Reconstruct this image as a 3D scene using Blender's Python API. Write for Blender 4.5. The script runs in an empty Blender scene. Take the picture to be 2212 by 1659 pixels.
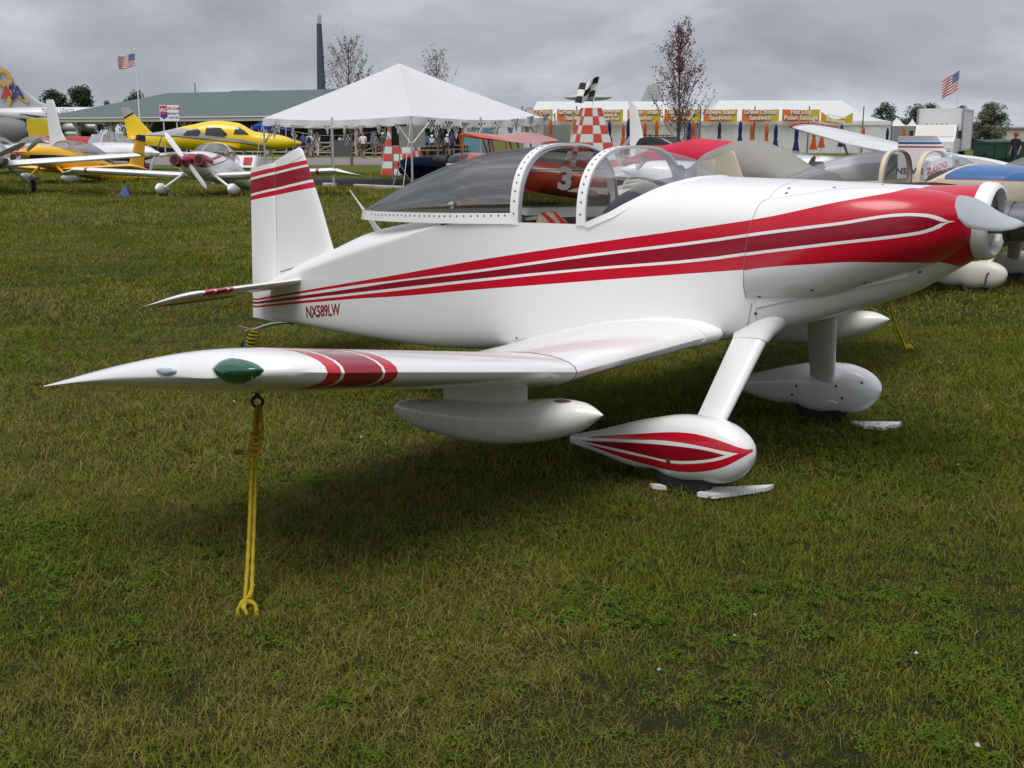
import bpy, bmesh, math, random
import numpy as np
from mathutils import Vector, Matrix
from mathutils.bvhtree import BVHTree
R = math.radians
random.seed(7)
rng = np.random.default_rng(11)
scene = bpy.context.scene
COL = scene.collection
# ------------------------------------------------------------------ camera, sky, sun, exposure
# the photograph was measured on a 2212 x 1659 copy; F is the focal length in those pixels
F, HOR, CAM_H = 2480.0, 287.0, 1.69
CX, CY = 1106.0, 829.5
TH = math.atan((CY - HOR) / F)
cam = bpy.data.cameras.new('camera')
cam.sensor_width = 36.0
cam.lens = 36.0 * F / 2212.0
cam.clip_start, cam.clip_end = 0.05, 3000
cam_o = bpy.data.objects.new('camera', cam)
COL.objects.link(cam_o)
cam_o.location = (0, 0, CAM_H)
cam_o.rotation_euler = (math.pi / 2 - TH, 0, 0)
scene.camera = cam_o

SUN_EL, SUN_AZ = 63.0, -108.0      # azimuth of the light's origin, degrees from +X
world = bpy.data.worlds.new('World')
scene.world = world
world.use_nodes = True
wt = world.node_tree
wt.nodes.clear()
def wn(kind, **kw):
    n = wt.nodes.new(kind)
    for k, v in kw.items():
        setattr(n, k, v)
    return n
def wl(a, b):
    wt.links.new(a, b)
w_out = wn('ShaderNodeOutputWorld')
w_mix = wn('ShaderNodeMixShader')
w_mix.inputs[0].default_value = 0.86
bg_sky, bg_cloud = wn('ShaderNodeBackground'), wn('ShaderNodeBackground')
sky = wn('ShaderNodeTexSky', sky_type='NISHITA')
sky.sun_disc = False
sky.sun_elevation = R(SUN_EL)
sky.sun_rotation = R(90 - SUN_AZ)
sky.air_density, sky.dust_density, sky.ozone_density = 1.2, 3.0, 1.0
bg_sky.inputs[1].default_value = 0.06
wl(sky.outputs[0], bg_sky.inputs[0])
tc = wn('ShaderNodeTexCoord')
sep = wn('ShaderNodeSeparateXYZ')
wl(tc.outputs['Generated'], sep.inputs[0])
def wmath(op, a, b=None, clamp=False):
    n = wn('ShaderNodeMath', operation=op)
    n.use_clamp = clamp
    for i, v in enumerate((a, b)):
        if v is None:
            continue
        if isinstance(v, (int, float)):
            n.inputs[i].default_value = v
        else:
            wl(v, n.inputs[i])
    return n.outputs[0]
zc = wmath('MAXIMUM', sep.outputs[2], 0.0)
den = wmath('ADD', zc, 0.42)
cu, cv = wmath('DIVIDE', sep.outputs[0], den), wmath('DIVIDE', sep.outputs[1], den)
comb = wn('ShaderNodeCombineXYZ')
wl(cu, comb.inputs[0]); wl(cv, comb.inputs[1])
def wnoise(scale, detail, rough, dist, off):
    m = wn('ShaderNodeMapping')
    m.inputs['Location'].default_value = off
    m.inputs['Rotation'].default_value = (0, 0, R(18))
    m.inputs['Scale'].default_value = (0.9, 1.1, 1)
    wl(comb.outputs[0], m.inputs[0])
    n = wn('ShaderNodeTexNoise')
    n.inputs['Scale'].default_value = scale
    n.inputs['Detail'].default_value = detail
    n.inputs['Roughness'].default_value = rough
    n.inputs['Distortion'].default_value = dist
    wl(m.outputs[0], n.inputs[0])
    return n.outputs[0]
n1 = wnoise(2.1, 7, 0.5, 0.5, (1.7, 0.4, 0))
n2 = wnoise(6.5, 6, 0.55, 0.4, (5.1, 2.2, 0))
nn = wmath('ADD', wmath('MULTIPLY', n1, 0.78), wmath('MULTIPLY', n2, 0.22))
ramp = wn('ShaderNodeValToRGB')
cr = ramp.color_ramp
cr.elements[0].position, cr.elements[0].color = 0.34, (0.325, 0.343, 0.395, 1)
cr.elements[1].position, cr.elements[1].color = 0.66, (0.72, 0.745, 0.825, 1)
e = cr.elements.new(0.5); e.color = (0.465, 0.486, 0.548, 1)
wl(nn, ramp.inputs[0])
# an overcast sky is about three times as bright overhead as at the horizon
el = wmath('ADD', wmath('MULTIPLY', wmath('POWER', zc, 1.25), 1.0), 0.94)
el = wmath('ADD', el, wmath('MULTIPLY', wmath('POWER', 2.718, wmath('MULTIPLY', zc, -26.0)), 0.30))
sc_c = wn('ShaderNodeVectorMath', operation='SCALE')
wl(ramp.outputs[0], sc_c.inputs[0]); wl(el, sc_c.inputs['Scale'])
wl(sc_c.outputs[0], bg_cloud.inputs[0])
bg_cloud.inputs[1].default_value = 0.66
wl(bg_sky.outputs[0], w_mix.inputs[1]); wl(bg_cloud.outputs[0], w_mix.inputs[2])
wl(w_mix.outputs[0], w_out.inputs[0])

sun = bpy.data.lights.new('sun', 'SUN')
sun.energy, sun.angle, sun.color = 1.5, R(34), (1.0, 0.965, 0.91)
sun_o = bpy.data.objects.new('sun', sun)
COL.objects.link(sun_o)
_d = Vector((math.cos(R(SUN_AZ)) * math.cos(R(SUN_EL)), math.sin(R(SUN_AZ)) * math.cos(R(SUN_EL)), math.sin(R(SUN_EL))))
sun_o.rotation_euler = _d.to_track_quat('Z', 'Y').to_euler()
sun_o.location = _d * 50

vs = scene.view_settings
vs.view_transform, vs.look, vs.gamma, vs.use_curve_mapping, vs.exposure = 'Standard', 'None', 1.0, False, 0.56
scene.cycles.max_bounces = 10
scene.cycles.transparent_max_bounces = 24
scene.cycles.caustics_reflective = scene.cycles.caustics_refractive = False
scene.cycles.use_denoising = True

# ------------------------------------------------------------------ measuring: photo pixel -> direction -> place
_C, _S = math.cos(TH), math.sin(TH)
def ray(x, y):
    u, v = (x - CX) / F, (CY - y) / F
    return Vector((u, _C + v * _S, -_S + v * _C))
def ground(x, y, z=0.0):
    r = ray(x, y); t = (z - CAM_H) / r.z
    return Vector((r.x * t, r.y * t, z))
def at_y(x, y, Y):
    r = ray(x, y); t = Y / r.y
    return Vector((r.x * t, Y, CAM_H + r.z * t))

# ------------------------------------------------------------------ helpers
def link(o, parent=None):
    COL.objects.link(o)
    if parent is not None:
        o.parent = parent
    return o
def mk(name, verts, faces, m, parent=None, smooth=True, angle=40):
    me = bpy.data.meshes.new(name)
    me.from_pydata([tuple(v) for v in verts], [], faces)
    me.update()
    if smooth:
        me.polygons.foreach_set('use_smooth', [True] * len(me.polygons))
        if angle:
            me.set_sharp_from_angle(angle=R(angle))
    for mm in (m if isinstance(m, (list, tuple)) else [m]):
        me.materials.append(mm)
    return link(bpy.data.objects.new(name, me), parent)
def thing(name, label, cat, loc=(0, 0, 0), rz=0.0, group=None, rot=None):
    o = bpy.data.objects.new(name, None)
    o.empty_display_size = 0.2
    link(o)
    o.location = loc
    o.rotation_euler = rot if rot else (0, 0, rz)
    o['label'], o['category'] = label, cat
    if group:
        o['group'] = group
    return o
def tag(o, label, cat, group=None):
    o['label'], o['category'] = label, cat
    if group:
        o['group'] = group
    return o
def kind(o, k, label=None):
    o['kind'] = k
    if label:
        o['label'] = label
    return o
class MB:
    """collects pieces of ONE part"""
    def __init__(s):
        s.v, s.f = [], []
    def add(s, v, f):
        n = len(s.v)
        s.v += [Vector(p) for p in v]
        s.f += [tuple(i + n for i in q) for q in f]
        return s
    def box(s, c, d, m=None):
        x, y, z = d[0] / 2, d[1] / 2, d[2] / 2
        vs_ = [Vector((i * x, j * y, k * z)) for i in (-1, 1) for j in (-1, 1) for k in (-1, 1)]
        if m is not None:
            vs_ = [m @ p for p in vs_]
        vs_ = [p + Vector(c) for p in vs_]
        return s.add(vs_, [(0, 1, 3, 2), (4, 6, 7, 5), (0, 4, 5, 1), (2, 3, 7, 6), (0, 2, 6, 4), (1, 5, 7, 3)])
    def bar(s, a, b, w, h=None):
        a, b = Vector(a), Vector(b)
        d = b - a
        q = d.to_track_quat('X', 'Z').to_matrix()
        return s.box((a + b) / 2, (d.length, w, h or w), q)
    def tube(s, pts, r, n=8, caps=True):
        v, f = tube(pts, r, n, caps)
        return s.add(v, f)
    def loft(s, secs, closed=True, caps=True):
        v, f = loft(secs, closed, caps)
        return s.add(v, f)
    def mk(s, name, m, parent=None, smooth=False, angle=40):
        return mk(name, s.v, s.f, m, parent, smooth, angle)
def loft(secs, closed=True, caps=True):
    n = len(secs[0]); v = []; f = []
    for sc in secs:
        v += [Vector(p) for p in sc]
    for i in range(len(secs) - 1):
        for j in range(n if closed else n - 1):
            k = (j + 1) % n
            f.append((i * n + j, i * n + k, (i + 1) * n + k, (i + 1) * n + j))
    if caps and closed:
        f.append(tuple(range(n - 1, -1, -1)))
        f.append(tuple((len(secs) - 1) * n + j for j in range(n)))
    return v, f
def tube(pts, r, n=8, caps=True, lobes=0, depth=0.2, turns=0.0):
    pts = [Vector(p) for p in pts]
    rs = r if isinstance(r, (list, tuple)) else [r] * len(pts)
    secs = []; up = None; dist = 0.0
    for i, p in enumerate(pts):
        t = (pts[min(i + 1, len(pts) - 1)] - pts[max(i - 1, 0)])
        t = t.normalized() if t.length > 1e-9 else Vector((0, 0, 1))
        if up is None:
            up = t.orthogonal().normalized()
        up = (up - t * up.dot(t))
        up = up.normalized() if up.length > 1e-6 else t.orthogonal().normalized()
        sd = t.cross(up)
        if i:
            dist += (p - pts[i - 1]).length
        ring = []
        for j in range(n):
            a = 2 * math.pi * j / n
            rr = rs[i] * (1 + (depth * math.cos(lobes * (a + dist * turns)) if lobes else 0))
            ring.append(p + (up * math.cos(a) + sd * math.sin(a)) * rr)
        secs.append(ring)
    return loft(secs, True, caps)
def smooth_path(pts, n=8):
    pts = [Vector(p) for p in pts]; out = []
    P = [pts[0]] + pts + [pts[-1]]
    for i in range(1, len(P) - 2):
        a, b, c, d = P[i - 1], P[i], P[i + 1], P[i + 2]
        for k in range(n):
            t = k / n
            out.append(0.5 * ((2 * b) + (c - a) * t + (2 * a - 5 * b + 4 * c - d) * t * t + (3 * b - a - 3 * c + d) * t ** 3))
    out.append(pts[-1])
    return out
def curve(pts):
    """monotone cubic through (x, y) points"""
    xs = [p[0] for p in pts]; ys = [p[1] for p in pts]; n = len(xs)
    d = [(ys[i + 1] - ys[i]) / (xs[i + 1] - xs[i]) for i in range(n - 1)]
    m = [d[0]] + [0 if d[i - 1] * d[i] <= 0 else 2 * d[i - 1] * d[i] / (d[i - 1] + d[i]) for i in range(1, n - 1)] + [d[-1]]
    def f(x):
        if x <= xs[0]:
            return ys[0]
        if x >= xs[-1]:
            return ys[-1]
        i = max(j for j in range(n - 1) if xs[j] <= x)
        h = xs[i + 1] - xs[i]; t = (x - xs[i]) / h
        return (ys[i] * (1 + 2 * t) * (1 - t) ** 2 + m[i] * h * t * (1 - t) ** 2 + ys[i + 1] * t * t * (3 - 2 * t) + m[i + 1] * h * t * t * (t - 1))
    return f
def lin(pts):
    return lambda x: float(np.interp(x, [p[0] for p in pts], [p[1] for p in pts]))
def spow(c, e):
    return math.copysign(abs(c) ** e, c)
def ring_se(x, w, zb, zt, e=2.3, n=28, ebot=None):
    """super-elliptic cross-section in the plane x = const"""
    zm, h = (zb + zt) / 2, (zt - zb) / 2
    out = []
    for j in range(n):
        a = 2 * math.pi * j / n
        ee = e if math.sin(a) >= 0 or ebot is None else ebot
        out.append(Vector((x, w * spow(math.cos(a), 2 / ee), zm + h * spow(math.sin(a), 2 / ee))))
    return out
def airfoil(n=15, t=0.12, camber=0.02):
    xs = [(1 - math.cos(math.pi * i / n)) / 2 for i in range(n + 1)]
    def yt(x):
        return 5 * t * (0.2969 * math.sqrt(x) - 0.126 * x - 0.3516 * x * x + 0.2843 * x ** 3 - 0.1030 * x ** 4)
    def yc(x):
        p = 0.4
        return camber / p ** 2 * (2 * p * x - x * x) if x < p else camber / (1 - p) ** 2 * (1 - 2 * p + 2 * p * x - x * x)
    up = [(x, yc(x) + yt(x)) for x in reversed(xs)]
    lo = [(x, yc(x) - yt(x)) for x in xs[1:-1]]
    return up + lo                      # TE over the top to LE and back along the bottom
def text_mesh(s, size=1.0, align='LEFT', bold=0.0, spacing=1.0, depth=0.0):
    cu = bpy.data.curves.new('txt', 'FONT')
    cu.body, cu.size, cu.align_x, cu.space_character = s, size, align, spacing
    cu.offset = bold
    cu.extrude = depth
    cu.resolution_u = 3
    o = bpy.data.objects.new('txt', cu)
    COL.objects.link(o)
    dg = bpy.context.evaluated_depsgraph_get()
    me = bpy.data.meshes.new_from_object(o.evaluated_get(dg))
    v = [p.co.copy() for p in me.vertices]
    f = [tuple(p.vertices) for p in me.polygons]
    bpy.data.objects.remove(o); bpy.data.curves.remove(cu); bpy.data.meshes.remove(me)
    return v, f
# ------------------------------------------------------------------ materials
class NT:
    def __init__(s, name):
        s.m = bpy.data.materials.new(name)
        s.m.use_nodes = True
        s.t = s.m.node_tree
        s.t.nodes.clear()
        s.out = s.n('ShaderNodeOutputMaterial')
        s.b = s.n('ShaderNodeBsdfPrincipled')
        s.l(s.b.outputs[0], s.out.inputs[0])
    def n(s, kind_, **kw):
        n = s.t.nodes.new(kind_)
        for k, v in kw.items():
            setattr(n, k, v)
        return n
    def l(s, a, b):
        s.t.links.new(a, b)
    def put(s, sock, v):
        if isinstance(v, bpy.types.NodeSocket):
            s.l(v, sock)
        elif isinstance(v, (tuple, list)) and len(v) == 3 and sock.type == 'RGBA':
            sock.default_value = (*v, 1)
        else:
            sock.default_value = v
    def math(s, op, a, b=0.0, c=None):
        n = s.n('ShaderNodeMath', operation=op)
        s.put(n.inputs[0], a); s.put(n.inputs[1], b)
        if c is not None:
            s.put(n.inputs[2], c)
        return n.outputs[0]
    def mix(s, f, a, b):
        n = s.n('ShaderNodeMix', data_type='RGBA')
        s.put(n.inputs[0], f); s.put(n.inputs[6], a); s.put(n.inputs[7], b)
        return n.outputs[2]
    def obj(s):
        n = s.n('ShaderNodeTexCoord'); q = s.n('ShaderNodeSeparateXYZ')
        s.l(n.outputs['Object'], q.inputs[0])
        return n.outputs['Object'], q.outputs
    def noise(s, vec, scale, detail=4, rough=0.55, dist=0.0):
        n = s.n('ShaderNodeTexNoise')
        if vec is not None:
            s.l(vec, n.inputs[0])
        n.inputs['Scale'].default_value = scale
        n.inputs['Detail'].default_value = detail
        n.inputs['Roughness'].default_value = rough
        n.inputs['Distortion'].default_value = dist
        return n.outputs[0]
    def ramp(s, f, stops):
        n = s.n('ShaderNodeValToRGB'); c = n.color_ramp
        while len(c.elements) < len(stops):
            c.elements.new(0.5)
        for e_, (p, col) in zip(c.elements, stops):
            e_.position, e_.color = p, (*col, 1)
        s.l(f, n.inputs[0])
        return n.outputs[0]
    def fcurve(s, val, pts, x0, x1, y0, y1):
        """piecewise linear function of a value"""
        xn = s.math('DIVIDE', s.math('SUBTRACT', val, x0), x1 - x0)
        n = s.n('ShaderNodeFloatCurve')
        c = n.mapping.curves[0]
        pts = sorted(pts); px, py = [p[0] for p in pts], [p[1] for p in pts]
        pts = [(x0, float(np.interp(x0, px, py)))] + [p for p in pts if x0 < p[0] < x1] + [(x1, float(np.interp(x1, px, py)))]
        P = [((x - x0) / (x1 - x0), max(0, min(1, (y - y0) / (y1 - y0)))) for x, y in pts]
        if P[0][0] > 0.001:
            P = [(0, P[0][1])] + P
        if P[-1][0] < 0.999:
            P.append((1, P[-1][1]))
        while len(c.points) < len(P):
            c.points.new(0.5, 0.5)
        for p, q in zip(c.points, P):
            p.location = q
            p.handle_type = 'VECTOR'
        n.mapping.update()
        s.l(xn, n.inputs['Value'])
        return s.math('ADD', s.math('MULTIPLY', n.outputs[0], y1 - y0), y0)
    def bump(s, h, strength=0.2, dist=0.01):
        n = s.n('ShaderNodeBump')
        n.inputs['Strength'].default_value = strength
        n.inputs['Distance'].default_value = dist
        s.l(h, n.inputs['Height'])
        s.l(n.outputs[0], s.b.inputs['Normal'])
    def fin(s, col, rough=0.5, metal=0.0, coat=0.0, spec=0.5, emit=None):
        s.put(s.b.inputs['Base Color'], col)
        s.put(s.b.inputs['Roughness'], rough)
        s.put(s.b.inputs['Metallic'], metal)
        s.b.inputs['Coat Weight'].default_value = coat
        s.b.inputs['Coat Roughness'].default_value = 0.09
        s.b.inputs['Specular IOR Level'].default_value = spec
        return s.m
_mats = {}
def mat(name, col, rough=0.5, metal=0.0, coat=0.0, var=0.08, vs_=6.0, spec=0.5, bump=0.0):
    """plain procedural material with a little unevenness in colour and gloss"""
    if name in _mats:
        return _mats[name]
    t = NT(name); o, _ = t.obj()
    f = t.noise(o, vs_, 5, 0.6)
    lo = tuple(c * (1 - var) for c in col); hi = tuple(min(1, c * (1 + var)) for c in col)
    c = t.mix(f, lo, hi)
    r = t.math('ADD', t.math('MULTIPLY', t.math('SUBTRACT', f, 0.5), 0.25 * min(1, rough * 2)), rough)
    if bump:
        t.bump(t.noise(o, vs_ * 4, 4), bump, 0.02)
    _mats[name] = t.fin(c, r, metal, coat, spec)
    return _mats[name]
def glass_mat(name, tint, alpha, rough=0.02):
    """thin transparent sheet: tinted see-through plus Fresnel reflection"""
    t = NT(name)
    tr = t.n('ShaderNodeBsdfTransparent'); tr.inputs[0].default_value = (*tint, 1)
    gl = t.n('ShaderNodeBsdfGlossy'); gl.inputs['Roughness'].default_value = rough
    gl.inputs[0].default_value = (1, 0.99, 0.97, 1)
    fr = t.n('ShaderNodeFresnel'); fr.inputs[0].default_value = 1.49
    mx = t.n('ShaderNodeMixShader')
    df = t.n('ShaderNodeBsdfDiffuse'); df.inputs[0].default_value = (0.5, 0.5, 0.52, 1)
    m2 = t.n('ShaderNodeMixShader'); m2.inputs[0].default_value = alpha
    t.l(t.math('MULTIPLY', fr.outputs[0], 0.27), mx.inputs[0]); t.l(tr.outputs[0], mx.inputs[1]); t.l(gl.outputs[0], mx.inputs[2])
    t.l(mx.outputs[0], m2.inputs[1]); t.l(df.outputs[0], m2.inputs[2])
    t.l(m2.outputs[0], t.out.inputs[0])
    return t.m
def bands(name, base, bs, rough=0.28, coat=0.4, metal=0.0):
    """paint scheme in the thing's own coordinates. each band: (colour, lo, hi, x0, x1) with lo / hi = points (x, z) or (m, c) line, optional axis"""
    t = NT(name); o, xyz = t.obj()
    f = t.noise(o, 3.0, 4)
    col = t.mix(f, tuple(c * 0.96 for c in base), tuple(min(1, c * 1.03) for c in base))
    for b in bs:
        c, lo, hi, x0, x1 = b[:5]
        ax = b[5] if len(b) > 5 else 'xz'
        u, v = xyz['xyz'.index(ax[0])], xyz['xyz'.index(ax[1])]
        def edge(p):
            if isinstance(p, tuple):
                return t.math('ADD', t.math('MULTIPLY', u, p[0]), p[1])
            return t.fcurve(u, p, x0, x1, -0.5, 4.0)
        m1 = t.math('GREATER_THAN', v, edge(lo)); m2 = t.math('LESS_THAN', v, edge(hi))
        m3 = t.math('GREATER_THAN', u, x0); m4 = t.math('LESS_THAN', u, x1)
        k = t.math('MULTIPLY', t.math('MULTIPLY', m1, m2), t.math('MULTIPLY', m3, m4))
        col = t.mix(k, col, c)
    return t.fin(col, rough, metal, coat)
WHITE = (0.80, 0.80, 0.79)
M_white = mat('white_paint', WHITE, 0.25, coat=0.5, var=0.03)
M_metal = mat('bare_metal', (0.55, 0.56, 0.57), 0.32, 1.0)
M_dark = mat('dark_rubber', (0.018, 0.018, 0.018), 0.75)
M_black = mat('black_paint', (0.012, 0.012, 0.013), 0.45)
M_screw = mat('screw_steel', (0.15, 0.125, 0.105), 0.5, 0.5)
M_seam = mat('gap_shade_line', (0.20, 0.20, 0.20), 0.8)
# ================================================================== the ground
def ground_material():
    t = NT('turf'); o, _ = t.obj()
    big = t.noise(o, 0.35, 5, 0.6, 0.4)
    mid = t.noise(o, 2.4, 6, 0.65, 0.5)
    fine = t.noise(o, 95.0, 6, 0.75)
    green = t.ramp(fine, [(0.3, (0.034, 0.046, 0.006)), (0.55, (0.100, 0.128, 0.015)), (0.75, (0.17, 0.19, 0.027))])
    straw = t.ramp(fine, [(0.3, (0.05, 0.046, 0.009)), (0.55, (0.125, 0.118, 0.024)), (0.75, (0.20, 0.18, 0.045))])
    f = t.math('ADD', t.math('MULTIPLY', big, 0.6), t.math('MULTIPLY', mid, 0.5))
    n = t.n('ShaderNodeMapRange')
    t.l(f, n.inputs[0]); n.inputs[1].default_value = 0.52; n.inputs[2].default_value = 0.74
    col = t.mix(n.outputs[0], green, straw)
    # where the blades are modelled the thatch is painted darker for the shade between them, further off the sheet itself carries the grass colour
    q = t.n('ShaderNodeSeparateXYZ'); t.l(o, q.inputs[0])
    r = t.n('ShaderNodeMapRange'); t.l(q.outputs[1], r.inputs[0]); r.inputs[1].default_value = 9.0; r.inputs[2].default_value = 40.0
    shaded_thatch = t.ramp(fine, [(0.3, (0.010, 0.012, 0.003)), (0.6, (0.036, 0.038, 0.010)), (0.8, (0.075, 0.066, 0.020))])
    col = t.mix(r.outputs[0], shaded_thatch, col)
    t.bump(t.noise(o, 60, 4, 0.7), 0.9, 0.03)
    return t.fin(col, 0.9, spec=0.15)
M_turf = ground_material()
gn = 64
gv, gf = [], []
xs_ = np.concatenate([-np.geomspace(1500, 3, 32), [0], np.geomspace(3, 1500, 32)])
ys_ = np.concatenate([[-400, -100, -30, -8], np.arange(0, 40, 1.5), np.geomspace(40, 2500, 30)])
for yy in ys_:
    for xx in xs_:
        gv.append((xx, yy, 0.0))
nx = len(xs_)
for j in range(len(ys_) - 1):
    for i in range(nx - 1):
        gf.append((j * nx + i, j * nx + i + 1, (j + 1) * nx + i + 1, (j + 1) * nx + i))
g = mk('ground', gv, gf, M_turf)
kind(g, 'structure', 'mown grass field with dry straw patches')
def strip(name, pts, z, m, label):
    o = mk(name, [(x, y, z) for x, y in pts], [tuple(range(len(pts)))], m, smooth=False)
    return kind(o, 'structure', label)
def mottled(name, col):
    t = NT(name); o, _ = t.obj()
    a = t.noise(o, 0.5, 5, 0.6); b = t.noise(o, 26, 3, 0.7)
    f = t.math('ADD', t.math('MULTIPLY', a, 0.6), t.math('MULTIPLY', b, 0.4))
    c = t.mix(f, tuple(x * 0.6 for x in col), tuple(x * 1.35 for x in col))
    t.bump(b, 0.3, 0.01)
    return t.fin(c, 0.85, spec=0.3)
M_path = mottled('path_gravel', (0.21, 0.185, 0.165))
M_pad = mottled('mottled', (0.022, 0.022, 0.023))
strip('path', [(-110, 66), (90, 58.0), (90, 79), (-110, 88)], 0.012, M_path, 'pale gravelled path crossing the grass')
strip('black_pad', [(-11.2, 40.2), (-3.2, 37.2), (9.0, 36.8), (10.0, 42.4), (-9.0, 44.6)], 0.008, M_pad, 'black pad under the white frame tent')  # flat black mottled sheet on the ground under the tent

# ------------------------------------------------------------------ grass
def blade_mat(name, lo, hi):
    t = NT(name)
    oi = t.n('ShaderNodeObjectInfo')
    o, _ = t.obj()
    f = t.math('ADD', t.math('MULTIPLY', oi.outputs['Random'], 0.7), t.math('MULTIPLY', t.noise(o, 30, 2), 0.3))
    c = t.mix(f, lo, hi)
    m = t.fin(c, 0.75, spec=0.08)
    tl = t.n('ShaderNodeBsdfTranslucent'); t.l(c, tl.inputs[0])
    mx = t.n('ShaderNodeMixShader'); mx.inputs[0].default_value = 0.3
    t.l(t.b.outputs[0], mx.inputs[1]); t.l(tl.outputs[0], mx.inputs[2]); t.l(mx.outputs[0], t.out.inputs[0])
    return m
M_bl = [blade_mat('grass_blade', (0.076, 0.108, 0.010), (0.205, 0.216, 0.027)),
        blade_mat('dry_blade', (0.175, 0.140, 0.036), (0.37, 0.305, 0.100)),
        blade_mat('clover_leaf', (0.050, 0.098, 0.008), (0.105, 0.165, 0.018)),
        blade_mat('clover_flower', (0.5, 0.47, 0.40), (0.72, 0.68, 0.6))]
def clump(name, seed, n, rad, hgt, wid, lie, dry, clover=0, flower=0):
    rr = random.Random(seed); v = []; f = []; mi = []
    for _ in range(n):
        r, a = rad * math.sqrt(rr.random()), rr.random() * 6.283
        p = Vector((r * math.cos(a), r * math.sin(a), -0.004))
        h = hgt * (0.45 + 0.9 * rr.random()); w = wid * (0.7 + 0.6 * rr.random())
        a2 = rr.random() * 6.283
        l = lie * (0.3 + 1.1 * rr.random())
        dr = Vector((math.cos(a2), math.sin(a2), 0)); sd = Vector((-dr.y, dr.x, 0))
        sd = (sd * math.cos(rr.uniform(-.9, .9)) + dr * math.sin(rr.uniform(-.9, .9))).normalized()
        base = len(v)
        for k, (t_, ww) in enumerate(((0, 1), (0.4, 0.85), (0.75, 0.55))):
            c = p + dr * (l * h * t_ ** 1.7) + Vector((0, 0, h * t_ * (1 - 0.35 * l * t_)))
            v += [c - sd * w * ww / 2, c + sd * w * ww / 2]
        v.append(p + dr * (l * h) + Vector((0, 0, h * max(0.12, 1 - 0.5 * l))))
        f += [(base, base + 1, base + 3, base + 2), (base + 2, base + 3, base + 5, base + 4), (base + 4, base + 5, base + 6)]
        mi += [1 if rr.random() < dry else 0] * 3
    for _ in range(clover):
        r, a = rad * math.sqrt(rr.random()), rr.random() * 6.283
        c = Vector((r * math.cos(a), r * math.sin(a), hgt * (0.35 + 0.4 * rr.random())))
        s = rr.uniform(0.006, 0.012); rot = rr.random() * 2
        tilt = Matrix.Rotation(rr.uniform(-.5, .5), 3, 'X') @ Matrix.Rotation(rr.uniform(-.5, .5), 3, 'Y')
        for k in range(3):
            b = rot + k * 2.094; base = len(v)
            for q, d in ((0, 0), (s * .9, -.55), (s * 1.5, -.3), (s * 1.5, .3), (s * .9, .55)):
                v.append(c + tilt @ Vector((q * math.cos(b + d), q * math.sin(b + d), 0)))
            f.append(tuple(range(base, base + 5))); mi.append(2)
    for _ in range(flower):
        c = Vector((rr.uniform(-.3, .3) * rad, rr.uniform(-.3, .3) * rad, hgt * 1.15)); base = len(v); s = 0.0085
        v += [c + Vector(q) * s for q in ((1, 0, 0), (-1, 0, 0), (0, 1, 0), (0, -1, 0), (0, 0, 1), (0, 0, -1))]
        f += [(base + i, base + j, base + k) for i in (0, 1) for j in (2, 3) for k in (4, 5)]; mi += [3] * 8
    me = bpy.data.meshes.new(name)
    me.from_pydata([tuple(q) for q in v], [], f)
    for m in M_bl:
        me.materials.append(m)
    me.polygons.foreach_set('material_index', mi)
    me.update()
    return bpy.data.objects.new(name, me)
def scatter_group(coll):
    ng = bpy.data.node_groups.new('grass_scatter', 'GeometryNodeTree')
    ng.interface.new_socket('Geometry', in_out='INPUT', socket_type='NodeSocketGeometry')
    ng.interface.new_socket('Geometry', in_out='OUTPUT', socket_type='NodeSocketGeometry')
    gi, go = ng.nodes.new('NodeGroupInput'), ng.nodes.new('NodeGroupOutput')
    ip = ng.nodes.new('GeometryNodeInstanceOnPoints')
    ci = ng.nodes.new('GeometryNodeCollectionInfo')
    ci.inputs[0].default_value = coll
    ci.inputs['Separate Children'].default_value = True
    ci.inputs['Reset Children'].default_value = True
    ip.inputs['Pick Instance'].default_value = True
    def na(nm, ty):
        n = ng.nodes.new('GeometryNodeInputNamedAttribute'); n.data_type = ty
        n.inputs['Name'].default_value = nm
        return n.outputs[0]
    ng.links.new(gi.outputs[0], ip.inputs['Points'])
    ng.links.new(ci.outputs[0], ip.inputs['Instance'])
    ng.links.new(na('idx', 'INT'), ip.inputs['Instance Index'])
    ng.links.new(na('rot', 'FLOAT_VECTOR'), ip.inputs['Rotation'])
    ng.links.new(na('scl', 'FLOAT'), ip.inputs['Scale'])
    ng.links.new(ip.outputs[0], go.inputs[0])
    return ng
def vnoise(x, y, s, seed):
    """smooth value noise on arrays"""
    r = np.random.default_rng(seed); g_ = r.random((256, 256))
    u, v = x * s + 1000.3, y * s + 1000.7
    i, j = np.floor(u).astype(int), np.floor(v).astype(int); a, b = u - i, v - j
    a, b = a * a * (3 - 2 * a), b * b * (3 - 2 * b)
    q = lambda p, r_: g_[p % 256, r_ % 256]
    return (q(i, j) * (1 - a) + q(i + 1, j) * a) * (1 - b) + (q(i, j + 1) * (1 - a) + q(i + 1, j + 1) * a) * b
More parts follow.
